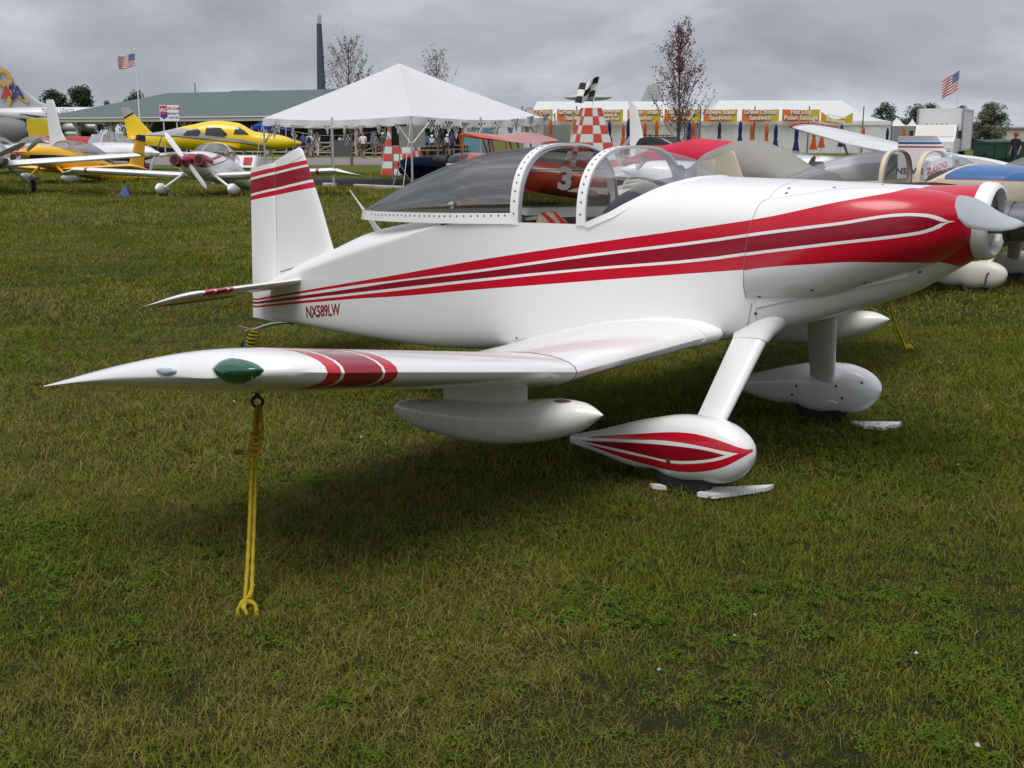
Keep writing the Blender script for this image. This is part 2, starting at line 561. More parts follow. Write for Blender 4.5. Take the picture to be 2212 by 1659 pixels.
def scatter(name, label, Y0, Y1, dens, specs, scale, keep=None):
    coll = bpy.data.collections.new(name + '_clumps')
    for i, s in enumerate(specs):
        coll.objects.link(clump('%s_%02d' % (name, i), 100 + i + int(Y0), **s))
    wmax = 0.53 * Y1 + 3.0
    n = int(dens * 2 * wmax * (Y1 - Y0))
    x = rng.uniform(-wmax, wmax, n); y = rng.uniform(Y0, Y1, n)
    ok = np.abs(x) < 0.53 * y + 2.6
    x, y = x[ok], y[ok]
    if keep is not None:
        k = keep(x, y); x, y = x[k], y[k]
    n = len(x)
    f = 0.5 * vnoise(x, y, 0.55, 1) + 0.3 * vnoise(x, y, 1.7, 2) + 0.2 * vnoise(x, y, 5.0, 3)
    cl = 0.6 * vnoise(x, y, 0.9, 4) + 0.4 * vnoise(x, y, 2.6, 5)
    u = rng.random(n)
    idx = np.where(u < np.clip((f - 0.43) * 5.0, 0.04, 0.9), 3 + (rng.random(n) * 2).astype(int), (rng.random(n) * 3).astype(int))
    clv = rng.random(n) < np.clip((cl - 0.48) * 0.9, 0.02, 0.16)
    idx = np.where(clv, 5 + (rng.random(n) < 0.006).astype(int), idx)
    thin = 0.55 + 0.5 * vnoise(x, y, 3.2, 6) + 0.5 * vnoise(x, y, 0.8, 8)
    for wx, wy in ((.82, 5.31), (1.9, 6.62), (-1.0, 4.43)):      # taller where the mower cannot reach: round wheels and stake
        thin = thin * (1 + .6 * np.exp(-((x - wx) ** 2 + (y - wy) ** 2) / .022))
    me = bpy.data.meshes.new(name)
    me.from_pydata(np.stack([x, y, np.zeros(n)], 1).tolist(), [], [])
    at = me.attributes.new('idx', 'INT', 'POINT'); at.data.foreach_set('value', idx.astype(np.int32))
    rot = np.stack([rng.normal(0, .12, n), rng.normal(0, .12, n), rng.random(n) * 6.283], 1)
    at = me.attributes.new('rot', 'FLOAT_VECTOR', 'POINT'); at.data.foreach_set('vector', rot.astype(np.float32).ravel())
    at = me.attributes.new('scl', 'FLOAT', 'POINT'); at.data.foreach_set('value', (scale * thin * rng.uniform(.75, 1.25, n)).astype(np.float32))
    o = link(bpy.data.objects.new(name, me))
    md = o.modifiers.new('scatter', 'NODES'); md.node_group = scatter_group(coll)
    return kind(o, 'stuff', label)
def specs(n, rad, h, w):
    return [dict(n=n, rad=rad, hgt=h, wid=w, lie=0.8, dry=0.10), dict(n=n, rad=rad, hgt=h * .8, wid=w, lie=1.0, dry=0.22),
            dict(n=int(n * .8), rad=rad, hgt=h * 1.15, wid=w * 1.2, lie=0.6, dry=0.05),
            dict(n=n, rad=rad * 1.1, hgt=h * .85, wid=w * .7, lie=1.15, dry=0.72), dict(n=n, rad=rad, hgt=h * 1.15, wid=w * .7, lie=0.9, dry=0.5),
            dict(n=int(n * .45), rad=rad, hgt=h * .8, wid=w, lie=0.9, dry=0.1, clover=int(n * .8)),
            dict(n=int(n * .4), rad=rad, hgt=h * .8, wid=w, lie=0.9, dry=0.1, clover=int(n * .6), flower=1)]
def off_pad(x, y):
    return ~((y > 37.0) & (y < 44.5) & (x > -11) & (x < 10))
scatter('grass', 'short green and straw coloured grass with clover', 1.4, 5.5, 1150, specs(16, 0.055, 0.042, 0.0030), 1.0)
scatter('grass', 'short green and straw coloured grass with clover', 5.5, 10, 500, specs(18, 0.085, 0.045, 0.0042), 1.0)
scatter('grass', 'short green and straw coloured grass with clover', 10, 21, 85, specs(24, 0.17, 0.055, 0.008), 1.0)
scatter('grass', 'short green and straw coloured grass with clover', 21, 50, 12, specs(34, 0.42, 0.075, 0.018), 1.0, off_pad)
# ================================================================== the red and white sport airplane
# own coordinates: x forward, y left, z up, origin on the ground midway between the main wheels, standing tail-down
PHI = 0.673
PX0, PY0 = 1.36, 5.98
A_LOC = Matrix.Translation((PX0, PY0, 0)) @ Matrix.Rotation(-PHI, 4, 'Z')
A_INV = A_LOC.inverted()
def loc_ray(x, y):
    o = A_INV @ Vector((0, 0, CAM_H)); d = (A_INV.to_3x3() @ ray(x, y)).normalized()
    return o, d
def on_y(x, y, b):
    o, d = loc_ray(x, y); t = (b - o.y) / d.y
    p = o + d * t
    return p.x, p.z
def on_side(x, y, w):
    b = -0.45
    for _ in range(14):
        a, z = on_y(x, y, b); b = -w(a)
    return a, z
fw_ = curve([(-4.0, .035), (-3.3, .165), (-2.6, .30), (-1.9, .425), (-1.4, .485), (-.9, .505), (-.3, .50), (.15, .478), (.5, .40), (.8, .28), (.95, .205), (1.04, .168)])
fzb = curve([(-4.0, .335), (-3.2, .338), (-2.3, .362), (-1.4, .455), (-.6, .572), (0, .672), (.3, .765), (.72, .925), (.92, 1.05), (1.04, 1.128)])
fzl = curve([(-4.0, .60), (-3.45, .755), (-2.45, 1.024), (-1.76, 1.180), (-1.3, 1.205), (-.85, 1.215), (-.3, 1.20), (.15, 1.20), (.6, 1.23), (1.04, 1.293)])
fzt = curve([(-4.0, .63), (-3.6, .80), (-3.34, .888), (-2.9, 1.046), (-2.45, 1.135), (-2.0, 1.20), (-1.6, 1.30), (-.9, 1.44), (-.36, 1.462), (.1, 1.458), (.7, 1.448), (1.04, 1.458)])
fte = curve([(-4.0, 1.6), (-2.6, 1.7), (-1.2, 2.2), (-.4, 2.6), (.2, 2.6), (.8, 2.2), (1.04, 2.0)])
fbe = curve([(-4.0, 8), (0, 9), (.3, 6), (.8, 3), (1.04, 2.0)])
def wcheek(a):
    return curve([(.13, .558), (.3, .566), (.5, .556), (.7, .515), (.85, .445), (.95, .36), (1.02, .25), (1.045, .17)])(a)
def top_pt(a, t):
    e = 2 / fte(a); c, s = max(0, math.cos(t)), max(0, math.sin(t))
    return fw_(a) * c ** e, fzl(a) + (fzt(a) - fzl(a)) * s ** e
WS = curve([(-.86, 0.0), (-.80, .04), (-.72, .16), (-.64, .34), (-.55, .58), (-.47, .88), (-.40, 1.2), (-.36, math.pi / 2)])   # windscreen foot: angle up the deck arc
def fus_section(a, tcut=math.pi / 2, nt=12):
    """half section from the keel up the right (-y) side to the deck; mirrored by the caller"""
    w, zb, zl = fw_(a), fzb(a), fzl(a)
    e = 2 / fbe(a); h = zl - zb; out = []
    for q in (1, .9995, .998, .994, .985, .97, .95, .92, .88, .82, .74, .62, .48, .34, .2, .1, .045, .018, 0):
        t = math.acos(min(1, q ** (1 / e)))
        out.append((w * math.sin(t) ** e, zl - h * q))
    for k in range(1, nt + 1):
        out.append(top_pt(a, tcut * k / nt))
    return out
def mirror_section(a, half, open_top):
    L = [Vector((a, -b, z)) for b, z in half]
    Rr = [Vector((a, b, z)) for b, z in reversed(half)]
    if abs(half[-1][0]) < 1e-6 and not open_top:
        Rr = Rr[1:]
    return L, Rr
def half_shell(stations, cut, name, m, parent, flip=1):
    v, f = [], []; n = None
    for a in stations:
        s = fus_section(a, cut(a)); n = len(s)
        v += [Vector((a, -flip * b, z)) for b, z in s]
    for i in range(len(stations) - 1):
        for j in range(n - 1):
            q = (i * n + j, i * n + j + 1, (i + 1) * n + j + 1, (i + 1) * n + j)
            if (v[q[0]] - v[q[1]]).length < 1e-6 and (v[q[2]] - v[q[3]]).length < 1e-6:
                continue
            f.append(q if flip == 1 else q[::-1])
    return v, f
# paint schemes ------------------------------------------------------
RED, DRED = (0.52, 0.003, 0.022), (0.27, 0.002, 0.016)
_fs = {'t1': [(546, 646), (788, 605.3), (849, 595), (1031, 562.3), (1273, 525.7), (1516, 491), (1648, 471)],
       'b1': [(546, 650), (788, 613.4), (849, 606), (1031, 582.7), (1273, 548.7), (1516, 519), (1640, 501)],
       't2': [(546, 653), (788, 619.6), (849, 610), (1031, 588.2), (1273, 554.9), (1516, 525.5), (1638, 508)],
       'b2': [(546, 658), (788, 629.9), (849, 623), (1031, 602.5), (1273, 578.3), (1516, 558), (1632, 543)],
       't3': [(546, 661.5), (788, 635.4), (849, 629), (1031, 608.4), (1273, 583.8), (1516, 564.5), (1630, 550)],
       'b3': [(546, 665.7), (788, 644.1), (849, 641), (1031, 625.5), (1273, 606.9), (1516, 589), (1622, 581.5)]}
_fc = {'t1': [(1660, 468), (1720, 455), (1792, 439), (1864, 425.4), (1921, 413.9), (1979, 400)],
       'b1': [(1650, 500), (1807, 480.5), (1965, 460.5), (2002, 462), (2031, 469), (2051, 478.8)],
       't2': [(1648, 507), (1807, 487), (1965, 467), (2002, 469), (2024, 476), (2036, 480)],
       'b2': [(1640, 542), (1807, 522), (1965, 503), (2002, 496), (2024, 486), (2036, 480)],
       't3': [(1637, 549), (1807, 528.6), (1965, 510), (2002, 503), (2036, 490), (2051, 478.8)],
       'b3': [(1632, 580.5), (1663, 577), (1749, 571.3), (1850, 567), (1921, 569), (1993, 574.2), (2065, 580.5), (2110, 592)]}
def stripe_edges():
    out = {}
    for k in _fs:
        p = [on_side(x, y, fw_) for x, y in _fs[k]]
        q = [on_side(x, y, wcheek) for x, y in _fc[k]]
        p = [i for i in p if i[0] < 0.125]
        q = [i for i in q if i[0] > 0.14]
        out[k] = sorted(p + q)
    out['t1'] = [i for i in out['t1'] if i[0] < .80] + [(.86, 1.50), (.9, 1.6)]
    for k in ('b3',):
        out[k] = [i for i in out[k] if i[0] < 1.0] + [(1.06, 1.0)]
    for k, p in out.items():
        c_ = curve(p); out[k] = [(x, c_(x)) for x in list(np.linspace(p[0][0], .12, 24)) + list(np.linspace(.14, p[-1][0], 30))]
    return out
ED = stripe_edges()
def fus_paint(name, base, red, dred, white):
    t = NT(name); o, xyz = t.obj()
    f = t.noise(o, 2.5, 4)
    col = t.mix(f, tuple(c * 0.965 for c in base), base)
    E = {k: t.fcurve(xyz[0], p, -4.4, 1.2, 0.0, 1.8) for k, p in ED.items()}
    def band(lo, hi):
        return t.math('MULTIPLY', t.math('GREATER_THAN', xyz[2], E[lo]), t.math('LESS_THAN', xyz[2], E[hi]))
    col = t.mix(band('b3', 't1'), col, red)
    col = t.mix(band('t3', 'b1'), col, white)
    col = t.mix(band('b2', 't2'), col, dred)
    return t.fin(col, 0.28, coat=0.35, spec=.4)
def fin_paint(name, base, red, dred):
    ln = [[on_y(*p, 0), on_y(*q, 0)] for p, q in (((541, 374), (661, 346)), ((541, 384), (661, 356)), ((541, 389.5), (662, 360.5)), ((541, 419), (672, 388.5)), ((541, 423.5), (673, 394)), ((541, 433), (678, 405.5)))]
    L = []
    for (x0, z0), (x1, z1) in ln:
        m = (z1 - z0) / (x1 - x0); L.append((m, z0 - m * x0))
    return bands(name, base, [(red, L[1], L[0], -5, -3), (dred, L[3], L[2], -5, -3), (red, L[5], L[4], -5, -3)] +
                 [(c, ED[a], ED[b], -4.4, -3.5) for c, a, b in ((red, 'b1', 't1'), (dred, 'b2', 't2'), (red, 'b3', 't3'))])
def wing_paint(name, base, red, dred, edges):
    t = NT(name); o, xyz = t.obj()
    ab = t.math('ABSOLUTE', xyz[1]); f = t.noise(o, 2.5, 4)
    col = t.mix(f, tuple(c * 0.965 for c in base), base)
    for c, lo, hi in zip((red, dred, red), edges[0::2], edges[1::2]):
        k = t.math('MULTIPLY', t.math('GREATER_THAN', ab, lo), t.math('LESS_THAN', ab, hi))
        col = t.mix(k, col, c)
    return t.fin(col, 0.2, coat=0.7)
def pant_paint(name, base, red, dred):
    def P(l):
        return sorted(on_y((1350 + x * .6329) * .6064, (1050 + y * .6329) * .6064, -.93) for x, y in l)
    E0 = {'rt': P([(1140, 808), (1400, 785), (1700, 768), (1900, 805), (2085, 892)]),
          'wt': P([(1130, 812), (1400, 812), (1600, 812), (1800, 836), (2025, 893)]),
          'ct': P([(1120, 828), (1500, 830), (1800, 855), (1965, 897)]),
          'cb': P([(1120, 829), (1400, 875), (1650, 922), (1850, 920), (1965, 897)]),
          'wb': P([(1150, 845), (1500, 908), (1700, 942), (1900, 930), (2025, 893)]),
          'rb': P([(1150, 849), (1400, 925), (1600, 975), (1780, 992), (1950, 965), (2085, 892)])}
    for k, p in E0.items():
        E0[k] = [(q.x, q.y) for q in smooth_path([(x, z, 0) for x, z in p], 6)]
    t = NT(name); o, xyz = t.obj()
    f = t.noise(o, 2.5, 4); col = t.mix(f, tuple(c * 0.965 for c in base), base)
    E1 = {k: t.fcurve(xyz[0], p, -0.8, 0.5, 0.0, 0.5) for k, p in E0.items()}
    outer = t.math('ADD', t.math('LESS_THAN', xyz[1], -.866), t.math('GREATER_THAN', xyz[1], .92))
    def band(lo, hi, c0):
        k = t.math('MULTIPLY', t.math('GREATER_THAN', xyz[2], E1[lo]), t.math('LESS_THAN', xyz[2], E1[hi]))
        x0 = min(p[0] for p in E0[lo]); x1 = max(p[0] for p in E0[lo])
        k = t.math('MULTIPLY', k, t.math('MULTIPLY', t.math('GREATER_THAN', xyz[0], x0), t.math('LESS_THAN', xyz[0], x1)))
        return t.math('MULTIPLY', k, outer)
    col = t.mix(band('rb', 'rt', 0), col, red)
    col = t.mix(band('wb', 'wt', 0), col, base)
    col = t.mix(band('cb', 'ct', 0), col, dred)
    return t.fin(col, 0.22, coat=0.6)
M_smoke = glass_mat('smoked_canopy', (0.34, 0.335, 0.33), 0.012)
M_clear = glass_mat('clear_windscreen', (0.80, 0.82, 0.84), 0.05)
def arch(a, w, zb, zt, e=2.5, n=28, dx=0.0):
    """hoop from right foot over the top to left foot"""
    out = []
    for k in range(n + 1):
        t = math.pi * k / n
        z = zb + (zt - zb) * max(0, math.sin(t)) ** (2 / e)
        out.append(Vector((a + dx * max(0, math.sin(t)) ** .8, -w * spow(math.cos(t), 2 / e), z)))
    return out
def hoop(pts, width, thick, mb):
    """flat band following an arch, width along x"""
    n = len(pts); o = []; i_ = []
    c = sum(pts, Vector()) / n
    for k, p in enumerate(pts):
        tg = pts[min(k + 1, n - 1)] - pts[max(k - 1, 0)]
        nr = Vector((0, -tg.z, tg.y)).normalized()
        if nr.dot(p - c) < 0:
            nr = -nr
        o.append(p + nr * thick); i_.append(p - nr * 0.006)
    W = Vector((width, 0, 0))
    secs = [[o[k], o[k] + W, i_[k] + W, i_[k]] for k in range(n)]
    return mb.loft(secs)
def wing_ring(b, le, zle, chord, th, pitch=9.3, n=15, camber=.018):
    c, s = math.cos(R(pitch)), math.sin(R(pitch)); out = []
    for x, y in airfoil(n, th, camber):
        dx, dz = -x * chord, y * chord
        out.append(Vector((le + dx * c - dz * s * 0 , b, zle + dx * s + dz * c)))
    return out
def weld(o, angle):
    bm = bmesh.new(); bm.from_mesh(o.data)
    bmesh.ops.remove_doubles(bm, verts=bm.verts, dist=2e-4)
    bmesh.ops.recalc_face_normals(bm, faces=bm.faces)
    bm.to_mesh(o.data); bm.free()
    o.data.polygons.foreach_set('use_smooth', [True] * len(o.data.polygons))
    o.data.set_sharp_from_angle(angle=R(angle))
    return o
def build_sport(root, P, full):
    """P: dict of materials"""
    TOP = math.pi / 2
    objs = {}
    # --- fuselage shell with the cockpit opening left open
    aft = list(np.linspace(-4.0, -1.95, 26)); mid = list(np.linspace(-1.95, -.86, 12)); ws = list(np.linspace(-.86, -.36, 18)); fore = list(np.linspace(-.36, .15, 8))
    mb = MB()
    for fl in (1, -1):
        for st, cut in ((aft, lambda a: TOP), (mid, lambda a: 0.0), (ws, lambda a: WS(a)), (fore, lambda a: TOP)):
            mb.add(*half_shell(st, cut, '', None, None, fl))
    objs['fus'] = weld(mb.mk('fuselage', P['fus'], root, True, 0), 20)
    # --- engine cowling
    mb = MB()
    st = list(np.linspace(.152, 1.04, 26))
    for fl in (1, -1):
        mb.add(*half_shell(st, lambda a: TOP, '', None, None, fl))
    objs['cowl'] = weld(mb.mk('cowling', P['fus'], root, True, 0), 35)
    for sgn in (-1, 1):
        secs = []
        zc_ = curve([(.12, 1.125), (.4, 1.17), (.7, 1.235), (1.0, 1.285)]); rz = curve([(.12, .255), (.4, .255), (.7, .215), (.9, .165), (1.0, .115), (1.05, .06)])
        bc = curve([(.12, .40), (.5, .37), (.8, .26), (1.0, .15), (1.05, .12)])
        for a in np.linspace(.125, 1.046, 26):
            w = wcheek(a) - bc(a); n = 24; ring = []
            for k in range(n + 1):
                t = -math.pi / 2 + math.pi * k / n
                e = 2 / 2.5
                ring.append(Vector((a + .03 * math.sin(t) * (1 if a < .3 else 0) * (1 - (a - .125) / .2 if a < .3 else 0), sgn * (bc(a) + w * spow(math.cos(t), e if t >= 0 else 2 / 1.7)), zc_(a) + rz(a) * spow(math.sin(t), e))))
            secs.append(ring)
        v, f = loft(secs, False, False)
        n0 = len(secs[0])
        f.append(tuple(range(n0)))
        if sgn == 1:
            f = [q[::-1] for q in f]
        objs['cheek%d' % sgn] = mk('cheek_cowl', v, f, P['fus'], root, True, 40)
        v, f = tube([p + Vector((-.001, sgn * .001, 0)) for p in secs[0]], .0013, 4, False); mk('gap_shade_line', v, f, M_seam, objs['cheek%d' % sgn], False)  # dark line drawn in for the slight shade at the cheek's rear step
    if full:
        mb = MB()               # riveted flange strip under the cheek
        for sgn in (-1, 1):
            pts = []
            for x, y in ((1634, 655), (1720, 636), (1850, 613), (1960, 589)):
                a, z = on_side(x, y, fw_)
                pts.append((a, z))
            mb2 = MB(); secs = []
            for a, z in pts:
                w = sgn * (fw_(a) + .004)
                secs.append([Vector((a, w, z + .022)), Vector((a, w, z - .022)), Vector((a, w - sgn * .02, z - .022)), Vector((a, w - sgn * .02, z + .022))])
            mb2.loft(secs); mb2.mk('cowl_flange', P['white'], root, True, 30)
    # nose ring, face plate, inlets
    def circ(a, r, n=36, zc=1.293):
        return [Vector((a, r * math.cos(2 * math.pi * k / n), zc + r * math.sin(2 * math.pi * k / n))) for k in range(n)]
    prof = [(1.028, .168), (1.034, .178), (1.05, .180), (1.085, .176), (1.102, .165), (1.105, .152), (1.09, .142), (1.06, .138)]
    v, f = loft([circ(a, r) for a, r in prof], True, False)
    mk('nose_ring', v, f, P['ring'], root, True, 50)
    v, f = loft([circ(1.062, .150), circ(1.062, .002)], True, True)
    pl_ = mk('face_plate', v, f, M_metal, root, False)
    for yy in (-.092, .092):
        rg = [Vector((1.066, yy + .040 * math.cos(t), 1.30 + .055 * math.sin(t))) for t in np.linspace(0, 2 * math.pi, 20, endpoint=False)]
        mk('cooling_inlet', rg, [tuple(range(20))], M_black, root, False)
    # propeller: hub with extension and two blades
    mb = MB()
    hz = 1.293
    def cyl(a0, a1, r, n=24, r1=None):
        mb.loft([circ(a0, r, n), circ(a1, r if r1 is None else r1, n)])
    cyl(1.06, 1.15, .055); cyl(1.15, 1.17, .095); cyl(1.17, 1.25, .085); cyl(1.25, 1.262, .07)
    hub = mb.mk('propeller_hub', P['hub'], root, True, 40)
    for k in range(6):
        t = k * math.pi / 3 + .2
        v, f = tube([(1.255, .055 * math.cos(t), hz + .055 * math.sin(t)), (1.272, .055 * math.cos(t), hz + .055 * math.sin(t))], .009, 6)
        mk('hub_bolt', v, f, P['bolt'], hub, False)
    for sgn in (-1, 1):
        secs = []
        for s in np.linspace(.05, 1, 16):
            ch = curve([(.05, .12), (.15, .125), (.3, .15), (.55, .165), (.85, .15), (.96, .11), (1, .05)])(s)
            tw = R(curve([(.05, 75), (.2, 58), (.5, 40), (1, 24)])(s))   # blade angle against the disc
            th = curve([(.05, .5), (.15, .38), (.3, .16), (1, .07)])(s)
            r_ = .91 * s; ring = []
            for x, y in airfoil(8, th, .03):
                u, w = (x - .42) * ch, y * ch
                # chord lies in the disc (z) turned by the pitch towards x
                ring.append(Vector((1.205 + w * math.cos(tw) - sgn * u * math.sin(tw) * -1 * .8, sgn * r_, hz + sgn * -.1 * r_ * 1 + u * math.cos(tw) + w * math.sin(tw) * .4)))
            secs.append(ring)
        v, f = loft(secs)
        mk('propeller_blade', v, f, P['blade'], root, True, 50)
    # --- wings
    for sgn, nm in ((-1, 'wing'), (1, 'wing')):
        S1 = [(.30, -.055, .715, 1.385, .125), (.50, -.06, .708, 1.38, .125), (1.0, -.09, .697, 1.355, .125), (1.585, -.118, .689, 1.335, .125)]
        S2 = [(1.592, -.118, .690, 1.335, .125), (2.1, -.12, .772, 1.335, .122), (2.66, -.12, .863, 1.34, .12), (2.85, -.125, .892, 1.37, .12), (2.95, -.135, .906, 1.41, .119), (3.03, -.155, .918, 1.435, .112), (3.09, -.185, .925, 1.425, .102), (3.14, -.235, .925, 1.375, .084), (3.175, -.30, .915, 1.31, .058), (3.195, -.40, .898, 1.20, .027), (3.20, -.5, .88, 1.08, .006)]
        for nm2, S in (('inner_wing', S1), ('outer_wing', S2)):
            secs = [wing_ring(sgn * b, le, z, c, th, 9.3, 18) for b, le, z, c, th in S]
            v, f = loft(secs)
            if sgn == 1:
                f = [q[::-1] for q in f]
            objs[nm2 + str(sgn)] = mk(nm2, v, f, P['wing'], root, True, 50)
        # root fillet
        secs = []
        for b, gr in ((.47, .036), (.50, .026), (.53, .013), (.585, .003)):
            r_ = wing_ring(sgn * b, -.055 + gr * .9, .709 + gr * .12, 1.385 + gr * 2.4, .120 + gr * .15, 9.3, 18)
            secs.append(r_)
        v, f = loft(secs)
        if sgn == 1:
            f = [q[::-1] for q in f]
        mk('wing_root_fairing', v, f, P['white'], root, True, 60)
        if full and sgn == -1:   # joint between the flat centre section and the outer panel
            rg = wing_ring(-1.5885, -.1165, .689, 1.339, .1265, 9.3, 18)
            v, f = tube(rg + [rg[0]], .0022, 4, False); mk('panel_joint', v, f, M_seam, objs['outer_wing-1'], False)
    # --- wing pods
    for sgn in (-1, 1):
        yb = 1.62; secs = []
        zcen = curve([(-1.19, .385), (-.6, .42), (.04, .53)]); top = curve([(-1.185, .006), (-1.13, .035), (-.95, .062), (-.6, .082), (-.25, .085), (-.08, .062), (.0, .028), (.042, .002)]); bot = curve([(-1.185, .008), (-1.12, .05), (-.9, .098), (-.6, .118), (-.3, .108), (-.08, .072), (.0, .03), (.042, .002)])
        for a in list(np.linspace(-1.185, -1.0, 7)) + list(np.linspace(-.9, -.2, 9)) + list(np.linspace(-.12, .042, 8)):
            ring = []
            w = curve([(-1.185, .006), (-1.13, .045), (-.95, .085), (-.6, .11), (-.25, .105), (-.08, .07), (.0, .03), (.042, .002)])(a)
            for k in range(24):
                t = 2 * math.pi * k / 24
                ring.append(Vector((a, sgn * yb + w * math.cos(t), zcen(a) + (top(a) if math.sin(t) > 0 else bot(a)) * spow(math.sin(t), .9))))
            secs.append(ring)
        v, f = loft(secs)
        pod = mk('wing_pod', v, f, P['pod'], root, True, 45)
        mb = MB(); secs = []
        for z, c0, c1 in ((.42, -.86, -.36), (.50, -.86, -.36), (.585, -.86, -.36), (.66, -.90, -.33)):
            ring = []
            for x, y in airfoil(8, .12, 0):
                ring.append(Vector((c1 + (c0 - c1) * x, sgn * yb + y * .5, z)))
            secs.append(ring)
        mb.loft(secs); mb.mk('pod_pylon', P['pod'], root, True, 50)
        objs['pod%d' % sgn] = pod
    # --- main gear
    for sgn in (-1, 1):
        secs = []
        a_off = .03 if sgn == -1 else -.05
        for k, t in enumerate(np.linspace(0, 1, 9)):
            a = .135 + a_off * .4 + (.035 + a_off * .6 - .135) * t; b = .40 + (.775 - .40) * t; z = .80 + (.27 - .80) * t
            ch = .185 - .03 * t; n_ = Vector((0, .81, .58))
            ring = [Vector((a + ch * (.45 - x), sgn * (b + y * ch * 1.25 * n_.y), z + y * ch * 1.25 * n_.z)) for x, y in airfoil(9, .26, 0)]
            secs.append(ring)
        a_e, z_e = .035 + a_off * .6, .27
        for dz, db, ch2, th2 in ((.05, .012, .165, .30), (.09, .018, .20, .34), (.12, .022, .235, .34)):
            secs.append([Vector((a_e + ch2 * (.47 - x), sgn * (.775 + db + y * ch2 * 1.1), z_e - dz)) for x, y in airfoil(9, th2, 0)])
        v, f = loft(secs); leg = mk('gear_leg', v, f, P['white'], root, True, 60)
        secs = []
        for t, g_ in ((.0, .048), (.07, .032), (.12, .015), (.19, .004)):
            a = .135 + a_off * .4 + (.035 + a_off * .6 - .135) * t; b = .40 + .375 * t; z = .80 - .53 * t; ch = .185 - .03 * t + 2 * g_
            secs.append([Vector((a + ch * (.47 - x), sgn * (b + y * ch * 1.3 * .81), z + y * ch * 1.3 * .58)) for x, y in airfoil(9, .27 + g_, 0)])
        v, f = loft(secs); mk('leg_fairing', P and v, f, P['white'], leg, True, 60)
        # wheel pant
        secs = []
        pw = curve([(-.66, .018), (-.60, .032), (-.4, .066), (-.15, .098), (.08, .112), (.22, .104), (.31, .083), (.350, .056), (.366, .032), (.372, .006)])
        pt = curve([(-.66, .172), (-.5, .222), (-.2, .330), (.03, .383), (.16, .388), (.25, .370), (.32, .332), (.352, .298), (.368, .268), (.372, .246)])
        pb = curve([(-.66, .126), (-.5, .110), (-.25, .077), (-.14, .088), (-.06, .064), (.03, .060), (.12, .076), (.2, .080), (.28, .108), (.34, .160), (.364, .205), (.372, .240)])
        for a in list(np.linspace(-.66, .2, 26)) + list(np.linspace(.225, .372, 10)):
            k_ = 1.0 if sgn == -1 else .94
            secs.append([p + Vector((0 if sgn == -1 else -.07, sgn * .86, 0)) for p in ring_se(a, pw(a), pb(a), .06 + (pt(a) - .06) * k_, 2.35, 26)])
        v, f = loft(secs); pant = mk('wheel_pant', v, f, P['pant'], root, True, 50)
        objs['pant%d' % sgn] = pant
        mb = MB()
        prof = [(-.058, .10), (-.062, .135), (-.045, .158), (0, .166), (.045, .158), (.062, .135), (.058, .10)]
        v, f = loft([[Vector((r_ * math.cos(t) + (.015 if sgn == -1 else -.05), sgn * .86 + y, .132 + r_ * math.sin(t))) for t in np.linspace(0, 2 * math.pi, 30, endpoint=False)] for y, r_ in prof])
        mk('tyre', v, f, M_dark, pant, True, 50)
    # --- fin and rudder (thin symmetric sections stacked in z)
    def vert(name, prof, th, m, par, nose=True):
        secs = []
        for z0, le, te, z1 in prof:
            ring = []
            for x, y in airfoil(10, th, 0):
                a = le + (te - le) * x
                ring.append(Vector((a, y * (le - te) , z0 + (z1 - z0) * x)))
            secs.append(ring)
        v, f = loft(secs); return mk(name, v, f, m, par, True, 50)
    objs['fin'] = vert('fin', [(.70, -3.24, -3.958, .52), (.888, -3.335, -3.956, .62), (1.2, -3.452, -3.948, 1.17), (1.48, -3.575, -3.94, 1.40), (1.575, -3.622, -3.938, 1.470), (1.592, -3.65, -3.936, 1.487)], .10, P['fin'], root)
    objs['rud'] = vert('rudder', [(.322, -3.93, -4.255, .322), (.65, -3.93, -4.24, .64), (1.2, -3.925, -4.215, 1.17), (1.475, -3.915, -4.203, 1.425), (1.482, -3.92, -4.20, 1.433)], .11, P['fin'], root)
    # --- all-moving tailplane, drooped
    for sgn in (-1, 1):
        secs = []
        for b, le, te, th in ((.05, -3.56, -4.14, .09), (.6, -3.56, -4.14, .09), (.98, -3.565, -4.14, .09), (1.03, -3.60, -4.14, .075), (1.06, -3.68, -4.135, .04), (1.068, -3.78, -4.13, .01)):
            secs.append(wing_ring(sgn * b, le, .672 + (-3.56 - le) * -.25, le - te, th, 14.0, 12, 0))
        v, f = loft(secs)
        if sgn == 1:
            f = [q[::-1] for q in f]
        objs['stab%d' % sgn] = mk('stabilator', v, f, P['stab'], root, True, 50)
        secs = [wing_ring(sgn * b, -4.13, .530, .13, .06, 17, 8, 0) for b in (.25, .85)]
        v, f = loft(secs); mk('trim_tab', v, f, P['tab'], objs['stab%d' % sgn], True, 50)
    # --- tail spring and wheel
    v, f = tube(smooth_path([(-3.75, 0, .335), (-4.0, 0, .30), (-4.22, 0, .235), (-4.30, 0, .20)], 5), .013, 8)
    ts = mk('tail_spring', v, f, M_metal, root, True)
    prof = [(-.022, .03), (-.026, .062), (-.012, .074), (.012, .074), (.026, .062), (.022, .03)]
    v, f = loft([[Vector((-4.33 + r_ * math.cos(t), y, .074 + r_ * math.sin(t))) for t in np.linspace(0, 2 * math.pi, 22, endpoint=False)] for y, r_ in prof])
    tw_ = mk('tail_wheel', v, f, M_dark, root, True, 50)
    mb = MB()
    for y in (-.034, .034):
        mb.bar((-4.30, y, .20), (-4.33, y, .06), .006, .03)
    mb.bar((-4.24, -.045, .235), (-4.38, -.045, .245), .01); mb.bar((-4.30, -.05, .205), (-4.30, .05, .205), .03)
    mb.mk('tail_wheel_fork', M_metal, tw_)
